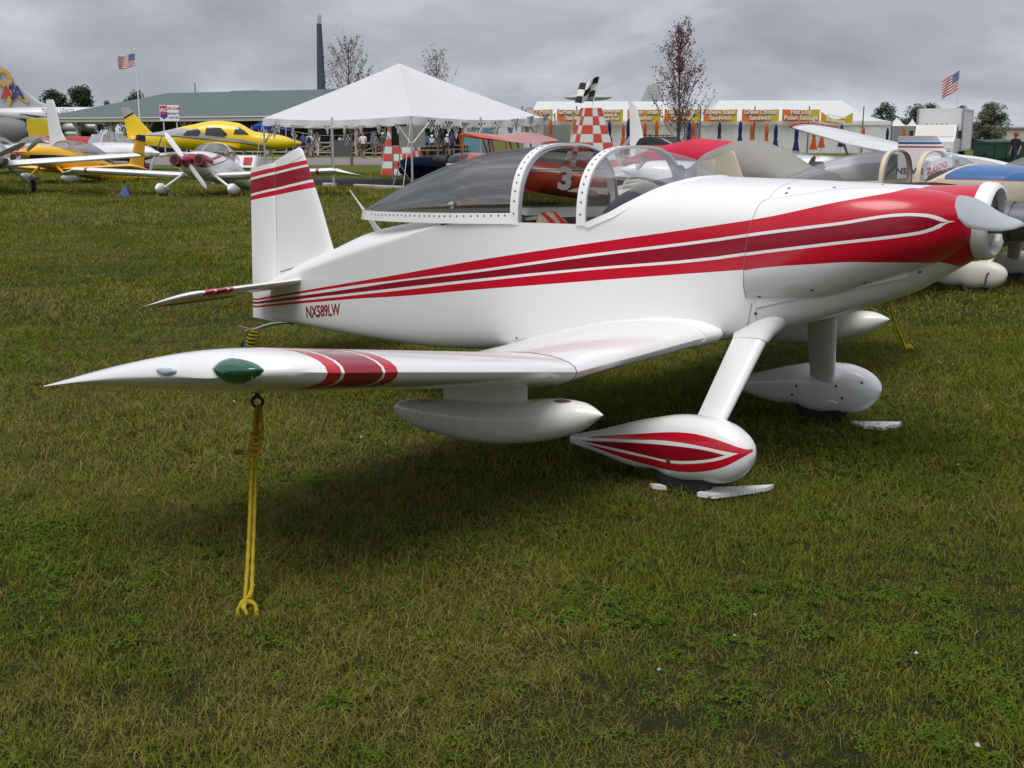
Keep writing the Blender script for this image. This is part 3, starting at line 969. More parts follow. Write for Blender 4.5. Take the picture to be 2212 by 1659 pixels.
    # --- canopy: skirt, glass, hoops
    cs = curve([(-3.04, .0), (-2.96, .075), (-2.7, .21), (-2.2, .36), (-1.75, .45), (-1.34, .487)])
    czb = curve([(-3.04, 1.122), (-2.2, 1.155), (-1.34, 1.195)])
    czt = curve([(-3.04, 1.165), (-2.93, 1.215), (-2.65, 1.330), (-2.3, 1.462), (-1.95, 1.560), (-1.62, 1.614), (-1.34, 1.624)])
    SK = .060
    aa = list(np.linspace(-3.04, -2.9, 7)) + list(np.linspace(-2.85, -1.34, 22))
    for sgn in (-1, 1):
        secs = []
        for a in aa:
            y, z = cs(a), czb(a); sk = SK * min(1, .12 + (a + 3.04) / .13)
            n_ = .006
            secs.append([Vector((a, sgn * (y + n_ + .008), z)), Vector((a, sgn * (y + n_), z + sk)), Vector((a, sgn * max(0, y - n_), z + sk)), Vector((a, sgn * max(0, y - n_ + .008), z))])
        v, f = loft(secs)
        if sgn == -1:
            f = [q[::-1] for q in f]
        objs['skirt%d' % sgn] = mk('canopy_skirt', v, f, P['frame'], root, True, 40)
    secs = []
    for a in aa[1:]:
        e = 2.15 + .75 * (a + 3.04) / 1.7
        secs.append(arch(a, max(.004, cs(a) - .009), czb(a) + SK * min(1, .12 + (a + 3.04) / .13) - .008, max(czt(a) - .010, czb(a) + .07), e, 44))
    v, f = loft(secs, False, False)
    cg = mk('canopy_glass', v, f, P['smoke'], root, True, 0)
    h1 = arch(-1.36, .487, 1.19, 1.624, 2.9, 56)
    mb = MB(); hoop(h1, .054, .008, mb); objs['hoop1'] = mb.mk('canopy_bow', P['frame'], root, True, 40)
    mb = MB(); hoop([p + Vector((.054, 0, 0)) - Vector((0, 0, .012)) * (p.z > 1.3) for p in h1], .02, .0, mb); mb.mk('bow_seal', P['seal'], objs['hoop1'], True, 40)
    h2 = arch(-.895, .505, 1.21, 1.612, 2.9, 56)
    mb = MB(); hoop(h2, .056, .009, mb); objs['hoop2'] = mb.mk('windscreen_bow', P['frame'], root, True, 40)
    # windscreen
    base = []
    N = 40
    for k in range(N + 1):
        s = -1 + 2 * k / N
        a = -.36 - (.50) * (1 - math.sqrt(max(0, 1 - abs(s) ** 2.2)))
        a = min(max(a, -.858), -.36)
        b, z = top_pt(a, WS(a))
        base.append(Vector((a, -b * (1 if s < 0 else -1) , z + .002)))
    hp = [p + Vector((.050, 0, 0)) for p in arch(-.895, .503, 1.21, 1.610, 2.9, N)]
    secs = []
    for u in np.linspace(0, 1, 14):
        row = []
        for p, q in zip(hp, base):
            m = p.lerp(q, u); bl = math.sin(math.pi * u)
            d = (q - p).length
            row.append(m + Vector((.04 * bl, 0, .035 * bl)) * d + Vector((0, (.05 if p.y > 0 else -.05) * bl * d * min(1, abs(p.y) / .3), 0)))
        secs.append(row)
    v, f = loft(secs, False, False)
    mk('windscreen_glass', v, f, P['clear'], root, True, 0)
    mb = MB()                                   # foot strip of the windscreen
    lo = []; hi = []
    sec = []
    for p in base:
        sec.append([p + Vector((.0, 0, .006)), p + Vector((.034, 0, -.004)) + Vector((0, (-.012 if p.y < 0 else .012) * (abs(p.y) > .2), -.014 * (abs(p.y) > .2))), p + Vector((.03, 0, -.024)), p + Vector((0, 0, -.012))])
    mb.loft(sec); mb.mk('windscreen_strip', P['frame'], root, True, 50)
    # --- cockpit
    mb = MB()
    secs = [[Vector((a, -fw_(a) + .035, z)) for z in (fzl(a) - .02, .70)] + [Vector((a, fw_(a) - .035, z)) for z in (.70, fzl(a) - .02)] for a in np.linspace(-1.94, -.45, 8)]
    v, f = loft(secs, False, False)
    f.append((0, 1, 2, 3)); n = len(v); f.append((n - 1, n - 2, n - 3, n - 4))
    mk('cockpit_tub', v, f, P['tub'], root, False)
    for yb in (-.22, .22):
        secs = []
        for t, w, d in ((0, .19, .05), (.25, .2, .06), (.6, .19, .06), (.88, .15, .05), (1, .08, .025)):
            a = -1.38 - .26 * t; z = .76 + .44 * t
            secs.append([Vector((a + d * math.cos(q) * .9, yb + w * math.sin(q), z + d * .3 * math.cos(q))) for q in np.linspace(0, 2 * math.pi, 18, endpoint=False)])
        v, f = loft(secs); sb = mk('seat_back', v, f, P['seat'], root, True, 50)
        mb = MB()
        for o_ in (-.05, .05):
            secs = []
            for t in np.linspace(.35, 1.0, 7):
                a = -1.38 - .26 * t + .062; z = .76 + .44 * t
                if t > .95:
                    a -= .05; z += .012
                secs.append([Vector((a, yb + o_ - .022, z)), Vector((a, yb + o_ + .022, z)), Vector((a - .008, yb + o_ + .022, z)), Vector((a - .008, yb + o_ - .022, z))])
            mb.loft(secs)
        mb.mk('shoulder_belt', P['belt'], sb, False)
        mb = MB(); mb.box((-1.1, yb, .80), (.42, .36, .1)); mb.mk('seat_cushion', P['seat'], root, False)
    mb = MB()
    mb.tube([(-1.35, -.46, 1.19), (-1.0, -.47, 1.20), (-.86, -.47, 1.205)], .013, 6); mb.mk('side_rail', P['belt'], root, True)
    secs = []                                # glare shield and panel
    for a, g_ in ((-.80, .0), (-.70, .04), (-.55, .065), (-.42, .05)):
        secs.append([Vector((a, -.455 + .91 * k / 16, 1.20 + (.20 + g_) * math.sin(math.pi * k / 16) ** .55)) for k in range(17)])
    v, f = loft(secs, False, False); f.append(tuple(range(17)))
    mk('glare_shield', v, f, M_black, root, True, 60)
    v, f = loft([ring_se(a, w, 1.485 - h, 1.485 + h, 2, 14) for a, w, h in ((-.60, .005, .005), (-.59, .055, .032), (-.575, .06, .036), (-.555, .03, .02))])
    cp_ = mk('compass', v, f, M_black, root, True); mb = MB(); mb.bar((-.585, 0, 1.40), (-.585, 0, 1.46), .012); mb.mk('compass_post', M_black, cp_)
    return objs
def bvh_of(o):
    me = o.data
    return BVHTree.FromPolygons([v.co.copy() for v in me.vertices], [tuple(p.vertices) for p in me.polygons])
ring_face = mat('nose_white', (0.80, 0.80, 0.78), 0.3, coat=0.3, var=.03)
tan = (0.52, 0.44, 0.30)
sport = thing('sport_airplane', 'white two-seat low-wing airplane with red stripes, red nose and bubble canopy slid back', 'airplane')
sport.matrix_world = A_LOC
edges_w = (2.675, 2.735, 2.748, 2.918, 2.931, 2.985)
PA = dict(fus=fus_paint('striped_paint', WHITE, RED, DRED, WHITE), white=M_white, ring=ring_face, hub=mat('hub_grey', (.16, .165, .17), .38, .7), bolt=mat('brass_bolt', (.45, .30, .12), .4, .8),
          blade=mat('blade_silver', (.62, .63, .66), .40, .35), wing=wing_paint('wing_paint', WHITE, RED, DRED, edges_w), pod=mat('pod_white', (.72, .71, .67), .28, coat=.4, var=.03),
          pant=pant_paint('pant_paint', WHITE, RED, DRED), fin=fin_paint('fin_paint', WHITE, RED, DRED), stab=wing_paint('stab_paint', WHITE, RED, DRED, (.70, .74, .75, .84, .85, .93)), tab=mat('tab_maroon', DRED, .3),
          frame=M_white, smoke=M_smoke, clear=M_clear, seal=mat('grey_seal', (.22, .22, .24), .5), tub=mat('cockpit_grey', (.055, .05, .048), .8), seat=mat('tan_leather', (.50, .42, .30), .6), belt=mat('red_webbing', (.55, .012, .02), .7))
SP = build_sport(sport, PA, True)
BV = {k: bvh_of(o) for k, o in SP.items()}
def drop(x, y, keys=None):
    """photo pixel -> (point, normal) where its line of sight first meets the airplane"""
    o, d = loc_ray(x, y); best = None
    for k in (keys or BV):
        h = BV[k].ray_cast(o, d)
        if h[0] is not None and (best is None or h[3] < best[2]):
            n = h[1]
            if n.dot(d) > 0:
                n = -n
            best = (h[0], n, h[3], k)
    return best
def screw(x, y, r=.0075, keys=None, parent=None, nm='screw'):
    h = drop(x, y, keys)
    if h is None:
        return
    p, n = h[0] + h[1] * .0015, h[1]
    q = n.to_track_quat('Z', 'Y').to_matrix()
    rg = [p + q @ Vector((r * math.cos(t), r * math.sin(t), 0)) for t in np.linspace(0, 2 * math.pi, 9, endpoint=False)] + [p + n * .002]
    return mk(nm, rg, [(i, (i + 1) % 9, 9) for i in range(9)], M_screw, SP[h[3]] if parent is None else parent, False)
def seam(pts, w=.0022, keys=None, nm='panel_seam', m=None, sub=6):
    out = []; hk = None
    for (x0, y0), (x1, y1) in zip(pts, pts[1:]):
        for k in range(sub):
            h = drop(x0 + (x1 - x0) * k / sub, y0 + (y1 - y0) * k / sub, keys)
            if h:
                out.append(h[0] + h[1] * .0004); hk = h[3]
    h = drop(*pts[-1], keys)
    if h:
        out.append(h[0] + h[1] * .0004)
    if len(out) > 1:
        v, f = tube(out, w, 4, False)
        return mk(nm, v, f, m or M_seam, SP[hk], False)
# screws along the canopy skirt and bows
o2 = lambda ox, oy, s, x, y: ((ox + x * s) * .6064, (oy + y * s) * .6064)
for x, y in [(267, 388), (306, 392), (345, 396), (385, 397), (426, 396), (467, 396), (512, 397), (558, 399), (601, 399), (648, 402), (698, 403), (750, 405), (805, 406), (859, 407), (913, 408), (968, 410), (1027, 412), (1087, 411), (1149, 410), (1226, 411), (1302, 410), (1381, 409), (1458, 408), (1533, 407), (1610, 406), (1693, 405), (1766, 403)]:
    screw(*o2(1240, 640, .3165, x, y), .0065, ['skirt-1', 'hoop1', 'fus'])
def bow_screws(pts_arch, key, ts):
    for t in ts:
        e = 2 / 2.9
        a, w, zb, zt = pts_arch
        p = Vector((a + .027, -w * spow(math.cos(t), e), zb + (zt - zb) * math.sin(t) ** e))
        n = Vector((0, -math.cos(t) ** 1.3 if math.cos(t) > 0 else abs(math.cos(t)) ** 1.3, math.sin(t) ** 1.3)).normalized()
        h = BV[key].ray_cast(p + n * .05, -n)
        if h[0] is None:
            continue
        p = h[0] + n * .0015; q = n.to_track_quat('Z', 'Y').to_matrix()
        rg = [p + q @ Vector((.0062 * math.cos(s), .0062 * math.sin(s), 0)) for s in np.linspace(0, 2 * math.pi, 9, endpoint=False)] + [p + n * .002]
        mk('screw', rg, [(i, (i + 1) % 9, 9) for i in range(9)], M_screw, SP[key], False)
bow_screws((-1.36, .487, 1.19, 1.622), 'hoop1', np.linspace(.06, 3.08, 27))
bow_screws((-.895, .505, 1.21, 1.612), 'hoop2', np.linspace(.06, 3.08, 27))
for x, y in [(319, 759), (386, 741), (449, 714), (517, 678), (582, 638), (647, 594), (710, 549), (775, 509), (838, 463), (906, 425), (968, 396), (1034, 374)]:
    X, Y = o2(2000, 500, .3617, x, y)
    screw(X, Y + 2, .007, ['fus'])
for x, y in [(572, 315), (556, 347), (870, 310), (1187, 292), (1508, 285), (378, 1027), (722, 983), (1072, 934), (1432, 864), (354, 1137), (326, 1216), (220, 1277), (106, 1271)]:
    screw(*o2(2500, 500, .5425, x, y), .0085)
for x, y in [(228, 1425), (293, 1443)]:
    screw(*o2(2500, 500, .5425, x, y), .007, parent=sport)
for x, y in [(775, 244), (1855, 222), (2012, 353), (2069, 367), (1876, 623), (1932, 641)]:
    screw(*o2(1350, 1050, .6329, x, y), .0075)
for x, y in [(746, 718), (1058, 720), (1105, 815), (712, 787), (752, 862), (1017, 930), (1260, 694)]:
    screw(*o2(2500, 1050, .452, x, y), .009)
h = drop(*o2(1350, 1050, .6329, 1628, 934))
screw(*o2(1350, 1050, .6329, 1628, 934), .014)
# panel lines
seam([(1624, 655), (1618, 690), (1612, 713)])
seam([(1630, 646), (1720, 650), (1850, 627), (1962, 600)], .0018) if False else None
seam([(594, 352), (597, 450), (599, 600)], .0014, ['fin', 'rud'])
seam([(612, 361), (640, 345), (662, 333)], .0012, ['fin'])
seam([(606, 587), (640, 577), (662, 568)], .003, ['fin'], m=M_black)
# registration on the fuselage side
tv, tf = text_mesh('NX589LW', 1.0, 'LEFT', 0.022, 0.96)
xmax, ymax = max(p.x for p in tv), max(p.y for p in tv)
a0, z0 = on_side(661, 686, fw_); a1, z1 = on_side(735, 680, fw_); zt_ = on_side(661, 662, fw_)[1]
vv = []
for p in tv:
    u, w = p.x / xmax, p.y / ymax
    a = a0 + (a1 - a0) * u; z = z0 + (z1 - z0) * u + (zt_ - z0) * w
    hh = BV['fus'].ray_cast(Vector((a, -2, z)), Vector((0, 1, 0)))
    vv.append(Vector((a, (hh[0].y if hh[0] else -fw_(a)) - .0022, z)))
mk('registration', vv, tf, mat('maroon_vinyl', (.28, .012, .03), .4), sport, False)
# green navigation light, strobe and tie-down eye on the near tip
def lens(outline, bulge, m, name, keys, ridge=None):
    P = []; c = None
    hits = [drop(x, y, keys) for x, y in outline]
    hits = [h for h in hits if h]
    ctr = sum((h[0] for h in hits), Vector()) / len(hits); nr = sum((h[1] for h in hits), Vector()).normalized()
    n = len(hits); v = [h[0] - h[1] * .004 for h in hits]; f = []
    rings = [(1.0, .0), (.93, .55), (.75, .85), (.4, .98)]
    v = []
    ax = sum(p[0] for p in outline) / n; ay = sum(p[1] for p in outline) / n
    for s, b in rings + [(0, 1.0)]:
        for x, y in (outline if s else [(ax, ay)]):
            h = drop(ax + (x - ax) * s, ay + (y - ay) * s, keys) or (ctr, nr)
            v.append(h[0] + nr * (bulge * b - (.003 if s == 1 else 0)))
    for i in range(len(rings) - 1):
        for j in range(n):
            k = (j + 1) % n
            f.append((i * n + j, i * n + k, (i + 1) * n + k, (i + 1) * n + j))
    L = (len(rings) - 1) * n
    for j in range(n):
        f.append((L + j, L + (j + 1) % n, len(v) - 1))
    return mk(name, v, f, m, SP[hits[0][3]], True, 60)
def dense(poly, k=4):
    P = [Vector((x, y, 0)) for x, y in poly]
    q = smooth_path(P + [P[0]], k)[:-1]
    return [(p.x, p.y) for p in q]
nav = NT('green_lens'); oo, _ = nav.obj()
nav.fin(nav.mix(nav.noise(oo, 9, 2), (.002, .045, .018), (.006, .11, .045)), .08, coat=1.0)
lens(dense([(460, 799), (478, 782), (502, 774), (530, 777), (553, 785), (567, 795), (570, 803), (550, 817), (510, 831), (480, 822)], 3), .030, nav.m, 'navigation_light', ['outer_wing-1'])
lens(dense([(339, 801), (346, 796), (366, 795), (380, 796), (383, 801), (380, 807), (362, 812), (345, 808)], 3), .016, mat('strobe_glass', (.42, .52, .58), .08, coat=1.0), 'strobe_light', ['outer_wing-1'])
lens(dense([(1194, 867), (1202, 863.5), (1215, 863), (1230, 865), (1236, 868), (1225, 870.5), (1208, 871)], 3), .002, M_screw, 'pod_cap', ['pod-1'])
M_iron = mat('dark_iron', (.045, .043, .042), .5, .7)
ring_c = at_y(556, 868, 4.44)
rl = A_INV @ ring_c
mb = MB()
mb.tube([rl + Vector((0, 0, .055)), rl + Vector((0, 0, .018))], .010, 8)
v, f = tube([rl + A_INV.to_3x3() @ Vector((.021 * math.cos(t), 0, .021 * math.sin(t))) for t in np.linspace(0, 2 * math.pi, 21)], .0065, 8, False); mb.add(v, f)
mb.mk('tie_down_eye', M_iron, SP['outer_wing-1'], True)
v, f = tube([Vector((-.55, -2.15, .70)) + Vector(q) for q in ((0, 0, .01), (0, 0, -.012), (.03, 0, -.015))], .006, 6)
mk('aileron_horn', v, f, M_iron, SP['outer_wing-1'], True)
# vent on the canopy glass, aerial on the spine
vp = on_y(622 * .4112 + 727.7, 369 * .4112 + 291, -.40)
mb = MB(); c_ = Vector((vp[0], -.43, vp[1]))
mb.loft([[c_ + Vector((r_ * math.cos(t), d_, r_ * math.sin(t))) for t in np.linspace(0, 2 * math.pi, 16, endpoint=False)] for r_, d_ in ((.02, 0), (.024, -.006), (.018, -.022), (.008, -.026))])
mb.mk('canopy_vent', M_metal, sport, True)
ab_, at_ = on_y(818, 500, 0), on_y(755, 410, 0)
a_b, a_t = Vector((ab_[0], 0, ab_[1])), Vector((at_[0], 0, at_[1]))
secs = []
for t in np.linspace(0, 1, 12):
    c_ = a_b.lerp(a_t, t); ch = .07 * (1 - t) ** 1.6 + .010; secs.append([c_ + Vector((ch * (.5 - x), y * ch * .9, 0)) for x, y in airfoil(6, .22, 0)])
v, f = loft(secs); mk('aerial', v, f, P if False else M_white, sport, True, 50)
# ------------------------------------------------------------------ tie-down ropes
M_rope = None
def rope_mat():
    t = NT('yellow_rope'); o, _ = t.obj()
    f1 = t.noise(o, 45, 3); f2 = t.noise(o, 6, 3)
    c = t.mix(f1, (.24, .17, .008), (.58, .44, .022)); c = t.mix(t.math('MULTIPLY', f2, .25), c, (.09, .07, .02))
    return t.fin(c, .75, spec=.2)
M_rope = rope_mat()
def rope(pts, r=.0068, n=6):
    return tube(smooth_path(pts, n), r, 9, True, 3, .22, 42.0)
rope_t = thing('tie_down_rope', 'doubled yellow rope knotted below the near wing tip and staked in the grass', 'rope', (0, 0, 0), group=None)
e0 = ring_c - Vector((0, 0, .018))
gp = ground(536, 1330)
rope_t.location = gp
def W(p):
    return Vector(p) - gp
def pz(x, y, dY=0.0):
    """point on the upright line between stake and eye"""
    t = (y - 870) / (1330 - 870)
    Y = e0.y + (gp.y - e0.y) * max(0, min(1, t)) + dY
    return W(at_y(x, y, Y))
v, f = rope([W(e0), pz(551, 900), pz(548, 960), pz(543, 1040), pz(540, 1120), pz(536, 1200), pz(530, 1290), pz(526, 1320), pz(528, 1338)], .0076); mk('strand', v, f, M_rope, rope_t, True, 80)
v, f = rope([W(e0) + Vector((.004, .006, 0)), pz(557, 900, .01), pz(553, 960, .01), pz(551, 1050, .01), pz(548, 1150, .01), pz(545, 1240, .01), pz(543, 1290, .008), pz(541, 1320)], .0076); mk('strand', v, f, M_rope, rope_t, True, 80)
v, f = rope([W(e0) + Vector((.012, -.004, 0)), pz(564, 905, -.006), pz(566, 935, -.008), pz(559, 960, -.008)], .0072); mk('strand', v, f, M_rope, rope_t, True, 80)
mb = MB()                         # hitch: turns around the strands
c0, c1 = pz(554, 935), pz(549, 988)
sp_ = []
for k in range(61):
    t = k / 60; a = t * 2 * math.pi * 4.6
    c_ = c0.lerp(c1, t); sp_.append(c_ + Vector((.0175 * math.cos(a), .0175 * math.sin(a), .004 * math.sin(a * .5))))
v, f = tube(sp_, .0084, 8, True, 3, .22, 42.0); mb.add(v, f)
mb.mk('hitch_knot', M_rope, rope_t, True, 80)
v, f = rope([pz(548, 984, -.012), pz(536, 979, -.02), pz(522, 977, -.02)], .0062); mk('rope_end', v, f, M_rope, rope_t, True, 80)
v, f = tube([pz(526, 977.5, -.02), pz(506, 976, -.018)], .0078, 8); mk('taped_end', v, f, mat('brown_tape', (.09, .05, .03), .6), rope_t, True)
kp = [pz(546, 1262, -.01), pz(540, 1285, -.018), pz(524, 1302, -.018), pz(514, 1320, -.014), pz(520, 1338, -.01), pz(538, 1342, -.02), pz(553, 1330, -.016), pz(552, 1308, -.012), pz(536, 1300, -.02), pz(527, 1312, -.028), pz(534, 1330, -.03)]
v, f = rope(kp, .0086, 8); mk('ground_knot', v, f, M_rope, rope_t, True, 80)
v, f = tube([pz(548, 1310) + Vector((.02 * math.cos(t), .0, .022 * math.sin(t) - .006)) for t in np.linspace(0, 2 * math.pi, 17)], .005, 8, False)
mb = MB().add(v, f); mb.tube([pz(549, 1322), pz(549, 1322) + Vector((0, 0, -.07))], .006, 6); mb.mk('stake_eye', M_iron, rope_t, True)
tr_ = thing('tail_rope', 'yellow rope bundle wound round the tail spring of the striped airplane', 'rope')
tp = A_LOC @ Vector((-4.24, 0, .225)); tr_.location = (tp.x, tp.y, 0)
sp_ = []
for k in range(90):
    t = k / 89; a = t * 2 * math.pi * 7
    rr_ = .030 + .018 * math.sin(math.pi * t)
    sp_.append(Vector((rr_ * math.cos(a) - .03 * t, rr_ * math.sin(a), .235 - .19 * t)))
v, f = tube(sp_, .009, 7, True, 3, .2, 40); mk('coil', v, f, M_rope, tr_, True, 80)
v, f = tube(smooth_path([(-.03, 0, .06), (-.05, .0, .02), (-.06, .02, -.01)], 4), .009, 7); mk('tail_end', v, f, M_rope, tr_, True)
fr_ = thing('wing_rope', 'taut single yellow rope running down from the far wing to the grass', 'rope')
g0 = ground(1964, 762); g1 = A_LOC @ Vector((-.45, 3.02, .78)); fr_.location = g0
p1 = at_y(1922, 655, g0.y - .05)
v, f = rope([(0, 0, -.02), p1 - g0, Vector(g1) - g0], .010, 10); mk('strand', v, f, M_rope, fr_, True, 80)
v, f = rope([(-.03, 0, .01), (.0, -.02, .05), (.03, 0, .02), (.0, .02, .06), (-.02, 0, .03)], .011); mk('knot', v, f, M_rope, fr_, True, 80)
# ------------------------------------------------------------------ white painted chocks
def chip_mat():
    t = NT('chipped_white'); o, _ = t.obj()
    f = t.noise(o, 22, 5, .7)
    c = t.ramp(f, [(.33, (.12, .10, .07)), (.37, (.70, .70, .68)), (.8, (.80, .80, .78))])
    return t.fin(c, .6)
M_chip = chip_mat()
def chock(label, outline, z=.038, th=.0):
    P_ = [ground(x, y, z) for x, y in outline]; c_ = sum(P_, Vector()) / len(P_); c_.z = 0
    o = thing('wheel_chock', label, 'wheel chock', c_, 0, 'white wheel chocks')
    n = len(P_); v = [p - c_ for p in P_] + [p - c_ - Vector((0, 0, th + .02)) for p in P_]
    f = [tuple(range(n))[::-1], tuple(range(n, 2 * n))] + [(i, (i + 1) % n, n + (i + 1) % n, n + i) for i in range(n)]
    mk('board', v, f, M_chip, o, False)
chock('white board chock lying ahead of the striped wheel pant, tapering to a point', [(1506, 1064), (1530, 1052), (1600, 1050), (1672, 1046), (1655, 1053), (1590, 1063), (1540, 1069)])
chock('chipped white board lying in the grass ahead of the plain white far wheel pant', [(1836, 909), (1950, 911), (1938, 917), (1922, 918), (1906, 924), (1885, 920), (1866, 919)])
chock('thin white board end showing behind the striped wheel pant', [(1404, 1044), (1426, 1045), (1440, 1050), (1430, 1050), (1410, 1047)])
# ================================================================== builders for what stands behind
def plane(name, label, loc, rz, S, group=None):
    root = thing(name, label, 'airplane', loc, rz, group)
    pit = R(S.get('pitch', 0)); c, s = math.cos(pit), math.sin(pit); lift = S.get('lift', 0.0); px = S.get('pivot', 0.0)
    bank = R(S.get('bank', 0)); cb, sb = math.cos(bank), math.sin(bank)
    def T(p):
        x, y, z = p.x - px, p.y, p.z
        x, z = x * c - z * s, x * s + z * c
        y, z = y * cb - z * sb, y * sb + z * cb
        return Vector((x + px, y, z + lift))
    def part(nm, v, f, m, par=root, smooth=True, ang=45):
        return mk(nm, [T(Vector(p)) for p in v], f, m, par, smooth, ang)
    mf = S['fus_mat']; e = S.get('e', 2.4)
    st = S['fus']; xs = [q[0] for q in st]
    cw, cb_, ct = (curve([(q[0], q[k]) for q in st]) for k in (1, 2, 3))
    secs = [ring_se(x, cw(x), cb_(x), ct(x), e, 24) for x in np.linspace(xs[0], xs[-1], 34)]
    v, f = loft(secs); fus = part('fuselage', v, f, mf)
    if 'wing' in S:
        W = S['wing']; m = W.get('mat', mf)
        for sg in (-1, 1):
            secs = []
            hs = W['half']; n = 9
            for t in list(np.linspace(0, .96, n)) + [.985, 1.0]:
                y = .05 + (hs - .05) * t
                k = 1.0 if t <= .96 else (.75 if t < .99 else .3)
                ch = (W['root'] + (W['tip'] - W['root']) * t) * (1 if t <= .96 else (.93 if t < .99 else .75))
                le = W['x'] - W.get('sweep', 0) * y - (0 if t <= .96 else .03 * W['tip'] * (1 if t < .99 else 3))
                secs.append([Vector((le - ch * x, sg * y, W['z'] + y * math.tan(R(W.get('dih', 4))) + zz * ch * k)) for x, zz in airfoil(10, W.get('th', .13), .02)])
            v, f = loft(secs)
            if sg == 1:
                f = [q[::-1] for q in f]
            part('wing', v, f, m)
    if 'stab' in S:
        W = S['stab']
        for sg in (-1, 1):
            secs = [[Vector((W['x'] - W.get('sweep', .1) * y - ch * x, sg * y, W['z'] + zz * ch)) for x, zz in airfoil(6, .09, 0)] for y, ch in ((0, W['root']), (W['half'] * .95, W['tip']), (W['half'], W['tip'] * .6))]
            v, f = loft(secs)
            part('tailplane', v, f, W.get('mat', mf))
    if 'fin' in S:
        secs = [[Vector((le + (te - le) * x, y * (le - te) * .8, z)) for x, y in airfoil(8, .1, 0)] for z, le, te in S['fin']]
        v, f = loft(secs); part('fin', v, f, S.get('fin_mat', mf))
    if 'canopy' in S:
        q = S['canopy']; w_, b_, t_ = (curve([(p[0], p[k]) for p in q]) for k in (1, 2, 3))
        secs = [arch(x, w_(x), b_(x), t_(x), 2.2, 16) for x in np.linspace(q[0][0], q[-1][0], 18)]
        v, f = loft(secs, False, False); part('canopy', v, f, S.get('glass', M_clear), ang=0)
        mb = MB()
        for x in S.get('bows', []):
            hoop([p for p in arch(x, w_(x) + .004, b_(x), t_(x) + .004, 2.2, 16)], .05, .008, mb)
            part('canopy_bow', mb.v, mb.f, S.get('bow_mat', mf)); mb = MB()
    for (x, y, r, typ, z0, xl) in S.get('gear', []):
        if typ == 'pant':
            secs = [[p + Vector((x, y, 0)) for p in ring_se(a, w, b, t, 2.2, 14)] for a, w, b, t in ((-.55 * r / .17, .01, .14, .16), (-.3 * r / .17, .06, .09, .27), (0, .10, .06, .37), (.2 * r / .17, .10, .08, .37), (.34 * r / .17, .05, .16, .30), (.38 * r / .17, .01, .22, .24))]
            v, f = loft(secs); pn = mk('wheel_pant', v, f, S.get('pant_mat', mf), root, True, 45)
        else:
            pn = root
        prof = [(-.055, .55 * r), (-.06, .85 * r), (0, r), (.06, .85 * r), (.055, .55 * r)]
        v, f = loft([[Vector((x + rr * math.cos(t), y + yy, r + rr * math.sin(t))) for t in np.linspace(0, 2 * math.pi, 16, endpoint=False)] for yy, rr in prof])
        mk('tyre', v, f, M_dark, pn, True, 45)
        v, f = tube([(xl, y * .38, z0), (x, y * .97, r + .05)], [.045, .03], 8)
        mk('gear_leg', v, f, S.get('leg_mat', mf), root, True)
    if 'prop' in S:
        x, z, Rr, ang, nb, m, sp = S['prop']
        if sp:
            secs = [ring_se(x + d, w, z - w, z + w, 2, 16) for d, w in ((-.02, sp), (.1, sp * .9), (.22, sp * .6), (.3, sp * .25), (.33, .01))]
        else:
            secs = [ring_se(x + d, w, z - w, z + w, 2, 16) for d, w in ((-.05, .08), (.06, .08), (.08, .05))]
        v, f = loft(secs); part('spinner', v, f, S.get('spin_mat', mf))
        for k in range(nb):
            a = R(ang) + 2 * math.pi * k / nb; dr = Vector((0, math.cos(a), math.sin(a))); sd = Vector((.35, -math.sin(a) * .94, math.cos(a) * .94))
            secs = []
            for t in np.linspace(.06, 1, 10):
                chd = curve([(.06, .07), (.3, .13), (.7, .14), (.95, .1), (1, .03)])(t)
                cc = Vector((x + .08, 0, z)) + dr * Rr * t
                secs.append([cc + sd * (u - .45) * chd + Vector((1, 0, 0)) * (w * chd) for u, w in airfoil(5, .12, .02)])
            v, f = loft(secs); part('propeller_blade', v, f, m)
    root['_T'] = 0
    del root['_T']
    return root, part, fus
def decal(part_fn, txt, size, org, ex, ey, m, name='lettering', bold=0.0, align='LEFT', parent=None, rootpart=None):
    """flat lettering laid out along ex / ey from org"""
    v, f = text_mesh(txt, size, align, bold)
    ex, ey, org = Vector(ex).normalized(), Vector(ey).normalized(), Vector(org)
    vv = [org + ex * p.x + ey * p.y for p in v]
    if part_fn:
        return part_fn(name, vv, f, m, smooth=False)
    return mk(name, vv, f, m, parent, False)
def person_mat(i, shirt, pants, skin, shorts=True, sleeve=1.18):
    t = NT('clothes_%d' % i); o, xyz = t.obj()
    z = xyz[2]; ay = t.math('ABSOLUTE', xyz[1])
    def lt(a, b): return t.math('LESS_THAN', a, b)
    col = t.mix(lt(z, 1.46), skin, shirt)
    col = t.mix(lt(z, .98), col, pants)
    arm = t.math('MULTIPLY', t.math('MULTIPLY', t.math('GREATER_THAN', ay, .205), lt(z, sleeve)), t.math('GREATER_THAN', z, .6))
    col = t.mix(arm, col, skin)
    if shorts:
        col = t.mix(t.math('MULTIPLY', lt(z, .50), t.math('GREATER_THAN', z, .1)), col, skin)
    col = t.mix(lt(z, .09), col, (.06, .055, .05))
    f = t.noise(o, 14, 3)
    col = t.mix(t.math('MULTIPLY', f, .25), col, (.08, .08, .08))
    return t.fin(col, .8, spec=.2)
_pi = [0]
